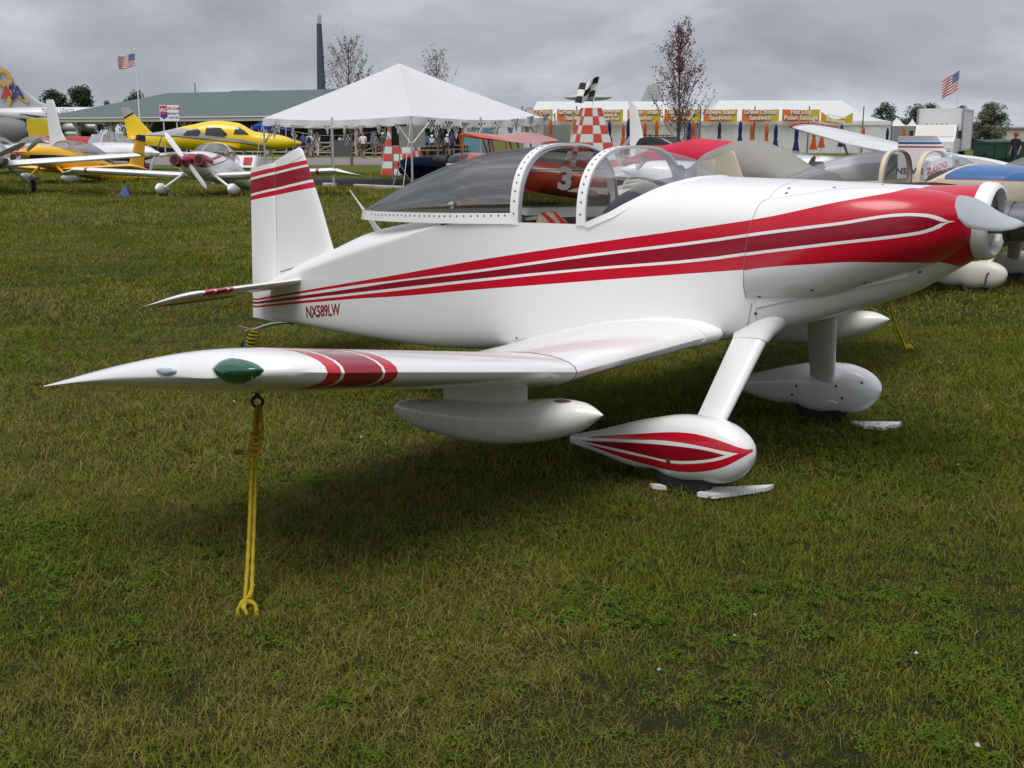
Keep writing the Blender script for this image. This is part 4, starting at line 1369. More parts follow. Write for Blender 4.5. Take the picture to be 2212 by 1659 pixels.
def person(label, loc, rz, shirt, pants, skin=(.42, .25, .17), shorts=True, cap=None, brim=False, pack=None, bag=None, sit=False, stride=.12, h=1.74, hair=(.06, .045, .03), group=None, arms=0.0):
    _pi[0] += 1
    k = h / 1.74
    o = thing('person', label, 'person', loc, rz, group)
    J = {'pel': (0, 0, .95, .13), 'wai': (0, 0, 1.08, .125), 'che': (.01, 0, 1.30, .15), 'nec': (.015, 0, 1.475, .055), 'hea': (.035, 0, 1.57, .085), 'top': (.03, 0, 1.68, .075)}
    E_ = [('pel', 'wai'), ('wai', 'che'), ('che', 'nec'), ('nec', 'hea'), ('hea', 'top')]
    for sg, nm in ((1, 'l'), (-1, 'r')):
        st = stride * sg
        if sit:
            J.update({nm + 'hip': (.02, .1 * sg, .92, .10), nm + 'kne': (.44, .13 * sg, .90, .07), nm + 'ank': (.46, .12 * sg, .5, .045), nm + 'toe': (.6, .12 * sg, .46, .035)})
        else:
            J.update({nm + 'hip': (0, .095 * sg, .88, .095), nm + 'kne': (st * .6 + .02, .10 * sg, .48, .062), nm + 'ank': (st, .10 * sg, .085, .042), nm + 'toe': (st + .15, .115 * sg, .04, .036)})
        J.update({nm + 'sho': (0, .185 * sg, 1.40, .062), nm + 'elb': (-.03 + .1 * arms, .235 * sg, 1.12, .045), nm + 'wri': (.06 + .22 * arms, .235 * sg, .88 + .22 * arms, .033), nm + 'han': (.09 + .26 * arms, .23 * sg, .79 + .24 * arms, .036)})
        E_ += [('pel', nm + 'hip'), (nm + 'hip', nm + 'kne'), (nm + 'kne', nm + 'ank'), (nm + 'ank', nm + 'toe'), ('che', nm + 'sho'), (nm + 'sho', nm + 'elb'), (nm + 'elb', nm + 'wri'), (nm + 'wri', nm + 'han')]
    names = list(J); me = bpy.data.meshes.new('body')
    me.from_pydata([tuple(c * k for c in J[n][:3]) for n in names], [(names.index(a), names.index(b)) for a, b in E_], [])
    ob = link(bpy.data.objects.new('body', me))
    sk = ob.modifiers.new('skin', 'SKIN'); sk.use_smooth_shade = True
    for i, n in enumerate(names):
        r = J[n][3] * k; me.skin_vertices[0].data[i].radius = (r, r)
    me.skin_vertices[0].data[0].use_root = True
    ob.modifiers.new('sub', 'SUBSURF').levels = 1
    ob.modifiers['sub'].render_levels = 1
    dg = bpy.context.evaluated_depsgraph_get()
    m2 = bpy.data.meshes.new_from_object(ob.evaluated_get(dg))
    ob.modifiers.clear(); ob.data = m2; m2.name = 'body'
    m2.materials.clear(); m2.materials.append(person_mat(_pi[0], shirt, pants, skin, shorts))
    ob.parent = o
    hc = Vector((.028, 0, 1.60)) * k
    if cap is not None:
        v, f = loft([[hc + Vector((r * 1.08 * math.cos(t), r * math.sin(t), z)) for t in np.linspace(0, 2 * math.pi, 14, endpoint=False)] for r, z in ((.108, .0), (.112, .04), (.098, .09), (.05, .125), (.005, .132))])
        ca = mk('cap', v, f, mat('cap_%.2f_%.2f_%.2f' % cap, cap, .8), o, True)
        w = .19 if brim else .0
        if brim:
            v, f = loft([[hc + Vector((r * 1.05 * math.cos(t), r * math.sin(t), z)) for t in np.linspace(0, 2 * math.pi, 18, endpoint=False)] for r, z in ((.10, .03), (.2, .005), (.2, -.002), (.10, .015))], True, False)
        else:
            v, f = loft([[hc + Vector((x, y * yy, z)) for y in (-1, -.4, .4, 1)] for x, yy, z in ((.07, .085, .02), (.15, .075, .012), (.19, .045, .0))], False, False)
        mk('brim', v, f, mat('cap_%.2f_%.2f_%.2f' % cap, cap, .8), ca, True)
    else:
        v, f = loft([[hc + Vector((r * 1.08 * math.cos(t) - .012, r * math.sin(t), z)) for t in np.linspace(0, 2 * math.pi, 14, endpoint=False)] for r, z in ((.075, -.05), (.104, .0), (.108, .05), (.085, .1), (.04, .128), (.004, .133))])
        mk('hair', v, f, mat('hair_%.2f' % hair[0], hair, .7), o, True)
    if pack is not None:
        v, f = loft([[Vector((-.2 + d * math.cos(t) - .05, w * math.sin(t), z)) * k for t in np.linspace(0, 2 * math.pi, 14, endpoint=False)] for w, d, z in ((.08, .05, 1.0), (.15, .09, 1.05), (.16, .1, 1.2), (.14, .09, 1.36), (.06, .04, 1.42))])
        mk('backpack', v, f, mat('pack_%.2f_%.2f_%.2f' % pack, pack, .8), o, True)
    if bag is not None:
        v, f = loft([[Vector((.1 + d * math.cos(t), .30 + w * math.sin(t), z)) * k for t in np.linspace(0, 2 * math.pi, 12, endpoint=False)] for w, d, z in ((.05, .08, .38), (.1, .16, .44), (.11, .17, .58), (.07, .12, .70), (.01, .02, .78))])
        mk('shoulder_bag', v, f, mat('bag_%.2f_%.2f_%.2f' % bag, bag, .7), o, True)
    return o
def leaf_mat(name, lo, hi):
    t = NT(name); g_ = t.n('ShaderNodeNewGeometry'); o, _ = t.obj()
    f = t.math('ADD', t.math('MULTIPLY', g_.outputs['Random Per Island'], .6), t.math('MULTIPLY', t.noise(o, .9, 3), .4))
    return t.fin(t.mix(f, lo, hi), .65, spec=.25)
M_bark = mat('bark', (.10, .078, .06), .9, var=.35, vs_=9, bump=.5)
M_bark2 = mat('young_bark', (.13, .105, .095), .9, var=.3, vs_=9)
def leaves(cent, sizes, n, ls, rr, flat=.5):
    v, f = [], []
    for _ in range(n):
        k = rr.randrange(len(cent)); c, s = cent[k], sizes[k]
        d = Vector((rr.gauss(0, 1), rr.gauss(0, 1), rr.gauss(0, 1))).normalized() * (rr.random() ** .4)
        p = c + Vector((d.x * s, d.y * s, d.z * s * .8))
        a = Vector((rr.gauss(0, 1), rr.gauss(0, 1), rr.gauss(0, 1) * flat)).normalized(); b = a.orthogonal().normalized()
        L = ls * (.6 + .8 * rr.random()); i = len(v)
        v += [p - a * L, p + b * L * .55, p + a * L, p - b * L * .55]
        f.append((i, i + 1, i + 2, i + 3))
    return v, f
def tree(label, loc, hgt, wid, seed, m, n=2600, trunk=.25, group=None, nm='tree', ls=.22):
    rr = random.Random(seed)
    o = thing(nm, label, 'tree', loc, 0, group)
    cent, sz = [], []
    for k in range(44):
        t = rr.random(); z = hgt * (trunk + (1 - trunk) * t)
        rad = wid * .5 * math.sin(math.pi * min(1, .18 + .80 * t)) ** .7 * rr.uniform(.25, 1)
        a = rr.random() * 6.283
        cent.append(Vector((rad * math.cos(a), rad * math.sin(a), z - .08 * hgt))); sz.append(wid * rr.uniform(.12, .24))
    mb = MB()
    mb.tube(smooth_path([(0, 0, -.1), (.05 * wid * .1, 0, hgt * .3), (0, .03, hgt * .7)], 4), [wid * .03 * (1 - .07 * i) for i in range(9)], 8)
    for c, s in list(zip(cent, sz))[::2]:
        z0 = rr.uniform(.2, .55) * hgt
        mb.tube(smooth_path([(0, 0, z0), c * .55 + Vector((0, 0, z0 * .35)), c], 3), [wid * .014 * (1 - .12 * i) for i in range(7)], 5)
    mb.mk('trunk', M_bark, o, True)
    v, f = leaves(cent, sz, n, ls, rr)
    mk('crown', v, f, m, o, False)
    return o
def sparse_tree(label, loc, hgt, wid, seed, m, nleaf, group=None, ls=.09, fan=.75, nb=52, low=.2):
    rr = random.Random(seed)
    o = thing('young_tree', label, 'tree', loc, 0, group)
    tw = MB(); tips = []
    main = smooth_path([(0, 0, -.1), (.02, 0, hgt * .3), (-.04, .02, hgt * .65), (.02, 0, hgt * .97)], 6)
    tw.tube(main, [hgt * .012 * (1 - .88 * i / (len(main) - 1)) for i in range(len(main))], 7)
    mb = tw.mk('trunk', M_bark2, o, True)
    br = MB()
    for k in range(nb):
        t = low + (.95 - low) * (k + rr.random()) / nb
        a = k * 2.4 + rr.uniform(-.4, .4); L = wid * .62 * (1 - t) ** fan * rr.uniform(.75, 1.25) + .05 * hgt
        p0 = main[int(t * (len(main) - 1))]
        el = R(rr.uniform(42, 68)); d = Vector((math.cos(a) * math.cos(el), math.sin(a) * math.cos(el), math.sin(el)))
        pts = [p0, p0 + d * L * .5 + Vector((0, 0, -.02 * L)), p0 + d * L + Vector((0, 0, .16 * L))]
        sp = smooth_path(pts, 4); r0 = hgt * .0042 * (1 - .55 * t)
        br.tube(sp, [r0 * (1 - .8 * i / (len(sp) - 1)) for i in range(len(sp))], 4)
        tips += sp[2:]
        for q in range(4):
            b0 = sp[rr.randrange(2, len(sp) - 1)]
            d2 = (d + Vector((rr.gauss(0, .5), rr.gauss(0, .5), rr.uniform(.1, .7)))).normalized()
            l2 = L * rr.uniform(.2, .45); e_ = b0 + d2 * l2
            br.tube([b0, b0 + d2 * l2 * .5, e_], [r0 * .4, r0 * .3, r0 * .15], 3)
            tips += [b0.lerp(e_, u) for u in (.3, .6, .85, 1)]
    br.mk('branches', M_bark2, o, True)
    v, f = [], []
    for _ in range(nleaf):
        p = rr.choice(tips) + Vector((rr.gauss(0, .07), rr.gauss(0, .07), rr.gauss(0, .07)))
        a = Vector((rr.gauss(0, 1), rr.gauss(0, 1), rr.gauss(0, 1))).normalized(); b = a.orthogonal().normalized()
        L = ls * rr.uniform(.5, 1.3); i = len(v); v += [p - a * L, p + b * L * .7, p + a * L, p - b * L * .7]; f.append((i, i + 1, i + 2, i + 3))
    if nleaf:
        mk('crown', v, f, m, o, False)
    return o
def grid_uv(name, fn, nu, nv, m, parent):
    v = [fn(i / nu, j / nv) for j in range(nv + 1) for i in range(nu + 1)]
    f = [(j * (nu + 1) + i, j * (nu + 1) + i + 1, (j + 1) * (nu + 1) + i + 1, (j + 1) * (nu + 1) + i) for j in range(nv) for i in range(nu)]
    o = mk(name, v, f, m, parent, True, 0)
    uv = o.data.uv_layers.new(name='UVMap')
    for p in o.data.polygons:
        for li, vi in zip(p.loop_indices, p.vertices):
            uv.data[li].uv = ((vi % (nu + 1)) / nu, (vi // (nu + 1)) / nv)
    return o
def us_flag_mat():
    t = NT('flag_cloth'); u = t.n('ShaderNodeUVMap'); s = t.n('ShaderNodeSeparateXYZ'); t.l(u.outputs[0], s.inputs[0])
    U, V = s.outputs[0], s.outputs[1]
    fr = t.math('FRACT', t.math('MULTIPLY', V, 6.5))
    col = t.mix(t.math('LESS_THAN', fr, .5), (.72, .70, .68), (.42, .02, .04))
    cn = t.math('MULTIPLY', t.math('LESS_THAN', U, .4), t.math('GREATER_THAN', V, .46))
    vu = t.math('SUBTRACT', t.math('FRACT', t.math('MULTIPLY', U, 17.0)), .5); vv_ = t.math('SUBTRACT', t.math('FRACT', t.math('MULTIPLY', V, 10.5)), .5)
    d = t.math('SQRT', t.math('ADD', t.math('MULTIPLY', vu, vu), t.math('MULTIPLY', vv_, vv_)))
    blue = t.mix(t.math('LESS_THAN', d, .24), (.022, .05, .21), (.7, .7, .7))
    return t.fin(t.mix(cn, col, blue), .8)
def check_mat(name, nu, nv, a, b):
    t = NT(name); u = t.n('ShaderNodeUVMap'); s = t.n('ShaderNodeSeparateXYZ'); t.l(u.outputs[0], s.inputs[0])
    i = t.math('ADD', t.math('FLOOR', t.math('MULTIPLY', s.outputs[0], nu)), t.math('FLOOR', t.math('MULTIPLY', s.outputs[1], nv)))
    k = t.math('GREATER_THAN', t.math('MODULO', i, 2.0), .5)
    return t.fin(t.mix(k, a, b), .7)
M_usflag = us_flag_mat()
M_pole = mat('galvanised', (.52, .53, .54), .45, .6)
M_wpole = mat('white_pole', (.70, .70, .69), .5)
def flagpole(label, X, ytop, Y, flag, drop_, seed):
    top = at_y(X, ytop, Y)
    o = thing('flagpole', label, 'flagpole', (top.x, Y, 0))
    mb = MB(); mb.tube([(0, 0, 0), (0, 0, top.z)], [.09, .04], 10); mb.mk('pole', M_wpole, o, True)
    v, f = loft([ring_se(0, .001, 0, 0, 2, 8)] if False else [[Vector((r * math.cos(t), r * math.sin(t), top.z + z)) for t in np.linspace(0, 2 * math.pi, 10, endpoint=False)] for r, z in ((.02, 0), (.09, .06), (.09, .12), (.01, .18))])
    mk('finial', v, f, M_wpole, o, True)
    w, h = flag
    def fn(u, vv):
        sag = drop_ * u
        return Vector((-.05 - w * u * (1 - .12 * drop_), .18 * math.sin(u * 9 + vv * 2 + seed) * u, top.z - .25 - h * (1 - vv) - sag * w * (.75 + .25 * u) + .06 * math.sin(u * 7 + seed)))
    grid_uv('flag', fn, 20, 10, M_usflag, o)
    return o
def umbrella(i, x, yt, yb, colr, lab):
    Y = 1.70 * F / (yb - yt); Y = max(62, min(95, Y))
    t = at_y(x, yt, Y); k = t.z / 2.35
    o = thing('patio_umbrella', lab, 'umbrella', (t.x, Y, 0), i * .7, 'closed patio umbrellas by the food tents')
    o.scale = (k, k, k)
    mb = MB(); mb.tube([(0, 0, 0), (0, 0, 2.28)], .022, 8); mb.mk('pole', M_pole, o, True)
    secs = []
    for z, r, fd in ((.62, .20, .5), (.75, .19, .4), (1.0, .14, .3), (1.25, .115, .25), (1.34, .085, .1), (1.40, .10, .2), (1.8, .115, .25), (2.1, .09, .2), (2.22, .04, .1), (2.3, .006, 0)):
        secs.append([Vector((r * (1 + fd * .55 * math.cos(8 * a + i)) * math.cos(a + .3 * z), r * (1 + fd * .55 * math.cos(8 * a + i)) * math.sin(a + .3 * z), z)) for a in np.linspace(0, 2 * math.pi, 32, endpoint=False)])
    v, f = loft(secs); mk('folded_canopy', v, f, colr, o, True, 60)
    v, f = loft([[Vector((r * math.cos(a), r * math.sin(a), z)) for a in np.linspace(0, 2 * math.pi, 8, endpoint=False)] for r, z in ((.012, 2.28), (.025, 2.33), (.004, 2.38))]); mk('finial', v, f, M_wpole, o, True)
    return o
# ================================================================== far setting: sky line, building, tents
LG, DG = leaf_mat('leaf_dark', (.012, .022, .010), (.040, .062, .022)), leaf_mat('leaf_olive', (.035, .045, .014), (.085, .10, .032))
BG = leaf_mat('leaf_grey_green', (.05, .06, .032), (.12, .135, .075))
def tree_px(label, x0, x1, yt, Y, m, seed, n=2600, group=None):
    c = at_y((x0 + x1) / 2, yt, Y); w = (x1 - x0) / F * Y
    return tree(label, (c.x, Y, 0), c.z, w, seed, m, int(n * 1.7), .10, group, 'tree', w * .030)
tree_px('broad dark green tree behind the airliner, left one of a pair', 80, 156, 190, 330, LG, 3, 4400)
tree_px('taller round dark green tree behind the airliner, right one of a pair', 132, 212, 183, 335, LG, 4, 4400)
tree_px('low dark tree top showing left of the green roof', 214, 246, 212, 340, LG, 5, 1500)
tree_px('dark tree crown standing behind the hip end of the green roof', 258, 328, 195, 330, LG, 6, 2600)
tree_px('dark tree at the edge of the airliner fin', -12, 12, 200, 340, LG, 16, 1200)
tree_px('dark green tree beside the end of the food tent', 1872, 1948, 219, 150, LG, 7, 3600)
tree_px('olive green tree between the dark tree and the truck', 1942, 2012, 224, 146, DG, 8, 3600)
tree_px('dark tree rising behind the olive tree and the truck', 1985, 2046, 214, 158, LG, 9, 3000)
tree_px('small grey green tree behind the truck box', 2056, 2104, 226, 140, BG, 10, 2600)
tree_px('grey green tree beside the truck with pale wind-turned leaves', 2104, 2182, 220, 118, BG, 12, 5200)
# chimney
c = at_y(694, 188, 300); tpz = at_y(699, 32, 300).z
o = thing('chimney_stack', 'tall dark tapering chimney stack behind the green roof', 'chimney', (c.x, 300, 0))
M_chim = mat('stack_grey', (.055, .07, .095), .8, var=.15)
v, f = loft([[Vector((r * math.cos(a), r * math.sin(a), z)) for a in np.linspace(0, 2 * math.pi, 20, endpoint=False)] for r, z in ((1.35, 0), (1.08, tpz * .42), (.62, tpz * .93))])
mk('shaft', v, f, M_chim, o, True)
v, f = loft([[Vector((.15 * (z - tpz * .93) / 2 + r * math.cos(a), r * math.sin(a), z)) for a in np.linspace(0, 2 * math.pi, 16, endpoint=False)] for r, z in ((.5, tpz * .93), (.48, tpz * .985), (.42, tpz))])
mk('flue', v, f, M_metal, o, True)
# bare young trees and the red-leaved one
M_rleaf = leaf_mat('leaf_red', (.055, .016, .016), (.17, .045, .040))
M_bud = leaf_mat('bud_brown', (.075, .05, .035), (.15, .10, .07))
for x, yt, Y, w, sd, nl, lab in ((752, 82, 62, 4.8, 21, 1100, 'bare twiggy young tree behind the left slope of the white frame tent'), (942, 108, 66, 3.8, 22, 800, 'bare twiggy young tree behind the right slope of the white frame tent')):
    t = at_y(x, yt, Y); sparse_tree(lab, (t.x, Y, 0), t.z, w, sd, M_bud, nl, ls=.05, nb=64, low=.25)
t = at_y(1473, 42, 56)
sparse_tree('young tree with sparse dark red leaves in front of the food tents', (t.x, 56, 0), t.z, 4.3, 23, M_rleaf, 3000, ls=.052, nb=72, low=.24, fan=1.0)
# ------------------------------------------------------------------ pavilion with green roof
pav = thing('pavilion', 'long open-sided pavilion with green metal hip roof', 'building')
A_, B_ = Vector((-43.5, 109, 0)), Vector((-8.5, 87.5, 0))
ux = (B_ - A_).normalized(); uy = Vector((-ux.y, ux.x, 0))
pav.matrix_world = Matrix.Translation(A_) @ Matrix.Rotation(math.atan2(ux.y, ux.x), 4, 'Z')
LEN = (B_ - A_).length; DEP = 16.0; EZ, RZ = 2.95, 5.35
def roof_mat():
    t = NT('green_metal_roof'); o, xyz = t.obj()
    s = t.math('FRACT', t.math('MULTIPLY', xyz[0], 2.2)); rib = t.math('LESS_THAN', s, .1)
    f = t.noise(o, .6, 4)
    c = t.mix(f, (.055, .088, .080), (.075, .112, .102)); c = t.mix(rib, c, (.10, .13, .12))
    return t.fin(c, .5, .0)
Mroof = roof_mat(); M_trim = mat('cream_trim', (.46, .44, .39), .7); M_wall = mat('grey_wall', (.20, .19, .17), .85)  # the back wall is a warm grey of its own
rp = [(-.6, -.6, EZ), (LEN + .6, -.6, EZ), (LEN + .6, DEP + .6, EZ), (-.6, DEP + .6, EZ), (DEP * .5, DEP * .5, RZ), (LEN - DEP * .5, DEP * .5, RZ)]
rv = rp + [(x, y, z - .14) for x, y, z in rp]
mk('roof', rv, [(0, 1, 5, 4), (1, 2, 5), (2, 3, 4, 5), (3, 0, 4), (6, 10, 11, 7), (7, 11, 8), (8, 11, 10, 9), (9, 10, 6), (0, 6, 7, 1), (1, 7, 8, 2), (2, 8, 9, 3), (3, 9, 6, 0)], Mroof, pav, False)
mb = MB(); mb.box((LEN / 2, -.66, EZ - .16), (LEN + 1.3, .07, .32)); mb.mk('fascia', M_trim, pav)
mb = MB(); mb.box((LEN / 2, -.72, EZ + .02), (LEN + 1.3, .1, .09)); mb.mk('gutter', M_wpole, pav)
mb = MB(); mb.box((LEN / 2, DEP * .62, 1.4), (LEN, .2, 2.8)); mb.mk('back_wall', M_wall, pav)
k = 0
for x in np.arange(.4, LEN + .1, 4.6):
    mb = MB(); mb.box((x, 0, EZ / 2 - .1), (.3, .3, EZ - .2)); ps = mb.mk('post', M_trim, pav)
    mb = MB(); mb.bar((x - .75, 0, EZ - .3), (x - .05, 0, EZ - .95), .14); mb.bar((x + .75, 0, EZ - .3), (x + .05, 0, EZ - .95), .14); mb.mk('knee_brace', M_trim, ps)
for x0 in np.arange(14, LEN - 4, 4.6):
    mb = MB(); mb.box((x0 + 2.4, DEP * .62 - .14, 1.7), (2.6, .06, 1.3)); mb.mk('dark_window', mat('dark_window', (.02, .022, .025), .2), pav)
for x0 in np.arange(18.9, LEN - 2, 4.6):
    mb = MB(); mb.box((x0 + 2.3, .05, .95), (4.3, .08, .1)); mb.box((x0 + 2.3, .05, .2), (4.3, .08, .1)); mb.bar((x0 + .2, .05, .25), (x0 + 2.3, .05, .9), .07); mb.bar((x0 + 2.3, .05, .25), (x0 + 4.4, .05, .9), .07); mb.mk('railing', M_trim, pav)
mb = MB(); mb.box((17, DEP * .5 + 1, RZ - .1), (3.2, .5, .35)); mb.mk('roof_vent', mat('vent_dark', (.06, .06, .07), .6), pav)
mb = MB(); mb.tube([(13.8, 6, RZ - .6), (13.8, 6, RZ + .75)], .07, 8); mb.mk('roof_pipe', M_metal, pav)
# sign on the post by the pavilion
sg = at_y(367, 261, 80); sgt = at_y(367, 227, 80); sw = 40 / F * 80
o = thing('welcome_sign', 'white board sign with red and blue shield panel on a tall post', 'sign', (sg.x, 80, 0))
mb = MB(); mb.box((0, 0, (sg.z + sgt.z) / 2), (sw, .06, sgt.z - sg.z)); bd = mb.mk('board', M_white, o)
mb = MB(); mb.box((-.45, .06, sg.z / 2), (.08, .06, sg.z + .6)); mb.box((.45, .06, sg.z / 2), (.08, .06, sg.z + .6)); mb.mk('post', M_trim, o)
H_ = sgt.z - sg.z
sred, sblu = mat('sign_red', (.50, .03, .04), .5), mat('sign_blue', (.03, .06, .25), .5)
mb = MB(); mb.box((-sw * .29, -.035, sgt.z - H_ * .3), (sw * .38, .01, H_ * .5)); mb.mk('red_panel', sred, bd)
zb = sgt.z - H_ * .57; x0, x1 = -sw * .48, -sw * .10
mk('blue_shield', [(x0, -.036, zb), (x1, -.036, zb), (x1, -.036, zb - H_ * .18), ((x0 + x1) / 2, -.036, zb - H_ * .34), (x0, -.036, zb - H_ * .18)], [(4, 3, 2, 1, 0)], sblu, bd, False)
decal(None, 'IAC', H_ * .34, (-sw * .29, -.046, sgt.z - H_ * .42), (1, 0, 0), (0, 0, 1), M_white, 'lettering', .008, 'CENTER', bd)
decal(None, 'WELCOME', H_ * .2, (sw * .21, -.04, sgt.z - H_ * .28), (1, 0, 0), (0, 0, 1), sred, 'lettering', .006, 'CENTER', bd)
decal(None, 'AEROBATIC', H_ * .18, (sw * .21, -.04, sgt.z - H_ * .60), (1, 0, 0), (0, 0, 1), sblu, 'lettering', .004, 'CENTER', bd)
decal(None, 'CENTER', H_ * .18, (sw * .21, -.04, sgt.z - H_ * .86), (1, 0, 0), (0, 0, 1), sblu, 'lettering', .004, 'CENTER', bd)
flagpole('white flagpole with a small flag in front of the green roof', 292, 110, 100, (1.45, 1.02), .18, .4)
flagpole('white flagpole with a large drooping flag behind the truck', 2074, 148, 150, (2.2, 2.3), .62, 2.0)
# ------------------------------------------------------------------ airliner
def ap(x, y, Y=265):
    return at_y(x, y, Y)
def liner_mat():
    t = NT('airliner_paint'); o, xyz = t.obj()
    z = xyz[2]; col = (.62, .62, .64)
    def bandz(c, lo, hi, col):
        return t.mix(t.math('MULTIPLY', t.math('GREATER_THAN', z, lo), t.math('LESS_THAN', z, hi)), col, c)
    cz = ap(100, 249).z
    f = t.noise(o, .3, 3); col = t.mix(f, (.56, .56, .59), (.66, .66, .68))
    col = bandz((.03, .05, .22), cz - 1.55, cz - .75, col); col = bandz((.45, .05, .06), cz - 2.6, cz - 2.2, col); col = bandz((.30, .30, .32), cz - 9, cz - 2.9, col)
    return t.fin(col, .35, .1)
zt_, zb_ = ap(100, 231).z, ap(100, 268).z
cz = (zt_ + zb_) / 2; rd = (zt_ - zb_) / 2
xt = ap(-25, 250).x
al = thing('airliner', 'silver airliner with yellow ribbon and letters on its tail behind the pavilion', 'airplane', (xt, 265, 0))
Lm = liner_mat()
secs = [ring_se(x, r, cz - r + up, cz + r * .98 + up * .5, 2, 24) for x, r, up in ((-2.5, .3, 1.0), (0, .75, .9), (4, 1.5, .35), (8, rd * .97, .04), (11, rd, 0), (33, rd, 0), (36, rd * .85, -.1), (38, rd * .45, -.35), (38.8, .1, -.5))]
v, f = loft(secs); mk('fuselage', v, f, Lm, al, True)
fx = lambda px: ap(px, 250).x - xt
fz = lambda py: ap(0, py).z
prof = [(fz(238), fx(128), fx(-8)), (fz(230), fx(112), fx(-9)), (fz(218), fx(84), fx(-11)), (fz(190), fx(52), fx(-16)), (fz(126), fx(2), fx(-27)), (fz(110), fx(-9), fx(-30))]
Mfin = mat('fin_silver', (.42, .425, .44), .4, .15)
v, f = loft([[Vector((le + (te - le) * x, y * (le - te) * .5, z)) for x, y in airfoil(8, .09, 0)] for z, le, te in prof]); fn_ = mk('fin', v, f, Mfin, al, True)
for sgn in (-1, 1):
    v, f = loft([[Vector((3.2 - .6 * y - ch * x, sgn * y, cz + .6 + .06 * y + zz * ch)) for x, zz in airfoil(6, .1, 0)] for y, ch in ((0, 3.6), (6.5, 1.5))]); mk('tailplane', v, f, Mfin, al, True)
    v, f = loft([[Vector((22 - .5 * y - ch * x, sgn * y, cz - 1.4 + .1 * y + zz * ch)) for x, zz in airfoil(6, .11, 0)] for y, ch in ((0, 6.5), (15, 1.8))]); mk('wing', v, f, Mfin, al, True)
    v, f = loft([ring_se(x, r, cz - 2.6 - r, cz - 2.6 + r, 2, 16) for x, r in ((17, .4), (19, .9), (21.5, .95), (22.2, .8))]); v = [p + Vector((0, sgn * 5, 0)) for p in v]; mk('engine', v, f, Mfin, al, True)
    mb = MB(); mb.box((15.5, sgn * 2.6, (cz - 1.6) / 2), (.5, .5, cz - 1.6)); mb.mk('main_gear', M_dark, al)
mb = MB(); mb.box((33, 0, (cz - 1.7) / 2), (.4, .4, cz - 1.7)); mb.mk('nose_gear', M_dark, al)
yel, lred, lblu = mat('ribbon_yellow', (.62, .36, .05), .6), mat('letter_red', (.50, .04, .06), .6), mat('letter_blue', (.03, .05, .22), .6)
def lz(px, py, off):
    p = ap(px, py); return Vector((p.x - xt, off, p.z))
def ribbon(pts, w, off):
    P = [lz(x, y, off) for x, y in pts]; P = smooth_path(P, 6); v, f = [], []
    for i, p in enumerate(P):
        t = (P[min(i + 1, len(P) - 1)] - P[max(i - 1, 0)]).normalized(); n = Vector((-t.z, 0, t.x))
        v += [p + n * w / 2, p - n * w / 2]
    for i in range(len(P) - 1):
        f.append((2 * i, 2 * i + 1, 2 * i + 3, 2 * i + 2))
    return mk('ribbon_mark', v, f, yel, fn_, False)
ribbon([(63, 221), (46, 207), (28, 192), (6, 180), (-4, 168), (-2, 156), (9, 152), (20, 158), (24, 170), (26, 186), (25, 205), (21, 226)], .85, -.62)
for s_, px, m in (('A', 18, lred), ('A', 42, lblu)):
    p = lz(px, 213, -.66); decal(None, s_, 3.9, p, (1, 0, 0), (0, 0, 1), m, 'tail_letter', .12, 'CENTER', fn_)
bird = [(24.5, 176), (27.5, 186), (29, 176), (31.5, 186), (33.5, 177), (33.5, 192), (30.5, 198), (31.5, 204), (27.5, 204), (28.5, 198), (25, 192)]
mk('eagle_mark', [lz(x, y, -.67) for x, y in bird], [tuple(range(len(bird)))[::-1]], lblu, fn_, False)
decal(None, 'Flagship Liberty', 1.15, lz(98, 241.5, -rd - .03), (1, 0, 0), (0, 0, 1), lblu, 'lettering', .01, 'LEFT', al)
decal(None, 'in support of all who serve', .72, lz(106, 247.5, -rd - .04), (1, 0, 0), (0, 0, 1), lblu, 'lettering', .01, 'LEFT', al)
# ------------------------------------------------------------------ radar aircraft and the round fin beyond the food tents
rx = at_y(1270, 211, 178)
ra = thing('radar_airplane', 'grey airplane with a round radar disc on its back behind the food tents', 'airplane', (rx.x, 178, 0), R(25))
Mgr = mat('navy_grey', (.44, .45, .46), .5)
v, f = loft([[Vector((r * math.cos(a), r * math.sin(a), rx.z + z)) for a in np.linspace(0, 2 * math.pi, 40, endpoint=False)] for r, z in ((.1, .46), (1.8, .40), (3.0, .22), (3.6, .05), (3.6, -.05), (3.0, -.25), (1.8, -.42), (.1, -.46))]); mk('radar_disc', v, f, Mgr, ra, True)
mb = MB(); mb.box((0, 0, rx.z - 1.4), (1.6, .5, 2.2)); mb.mk('disc_pylon', mat('pylon_dark', (.12, .12, .13), .6), ra)
v, f = loft([ring_se(x, w, b, t, 2.2, 20) for x, w, b, t in ((-9, .3, 3.4, 4.2), (-5, .8, 2.2, 4.3), (0, 1.1, 1.7, 4.5), (5, 1.0, 1.7, 4.4), (7.5, .5, 2.0, 3.6), (8.2, .05, 2.6, 2.8))]); mk('fuselage', v, f, Mgr, ra, True)
for s in (-1, 1):
    v, f = loft([[Vector((1.5 - ch * x, s * y, 3.9 + zz * ch)) for x, zz in airfoil(6, .13, 0)] for y, ch in ((0, 3.2), (11, 1.4))]); mk('wing', v, f, Mgr, ra, True)
    mb = MB(); mb.box((-8, s * 2.9, 4.2), (1.6, .12, 2.4)); mb.mk('tail_fin', Mgr, ra)
mb = MB(); mb.box((0, -1.6, .9), (.4, .4, 1.8)); mb.box((0, 1.6, .9), (.4, .4, 1.8)); mb.box((6, 0, .9), (.3, .3, 1.8)); mb.mk('landing_gear', M_dark, ra)
tx = at_y(1408, 180, 200)
ta = thing('patrol_airplane', 'grey airplane whose tall rounded fin shows above the food tent roof', 'airplane', (tx.x, 200, 0), R(170))
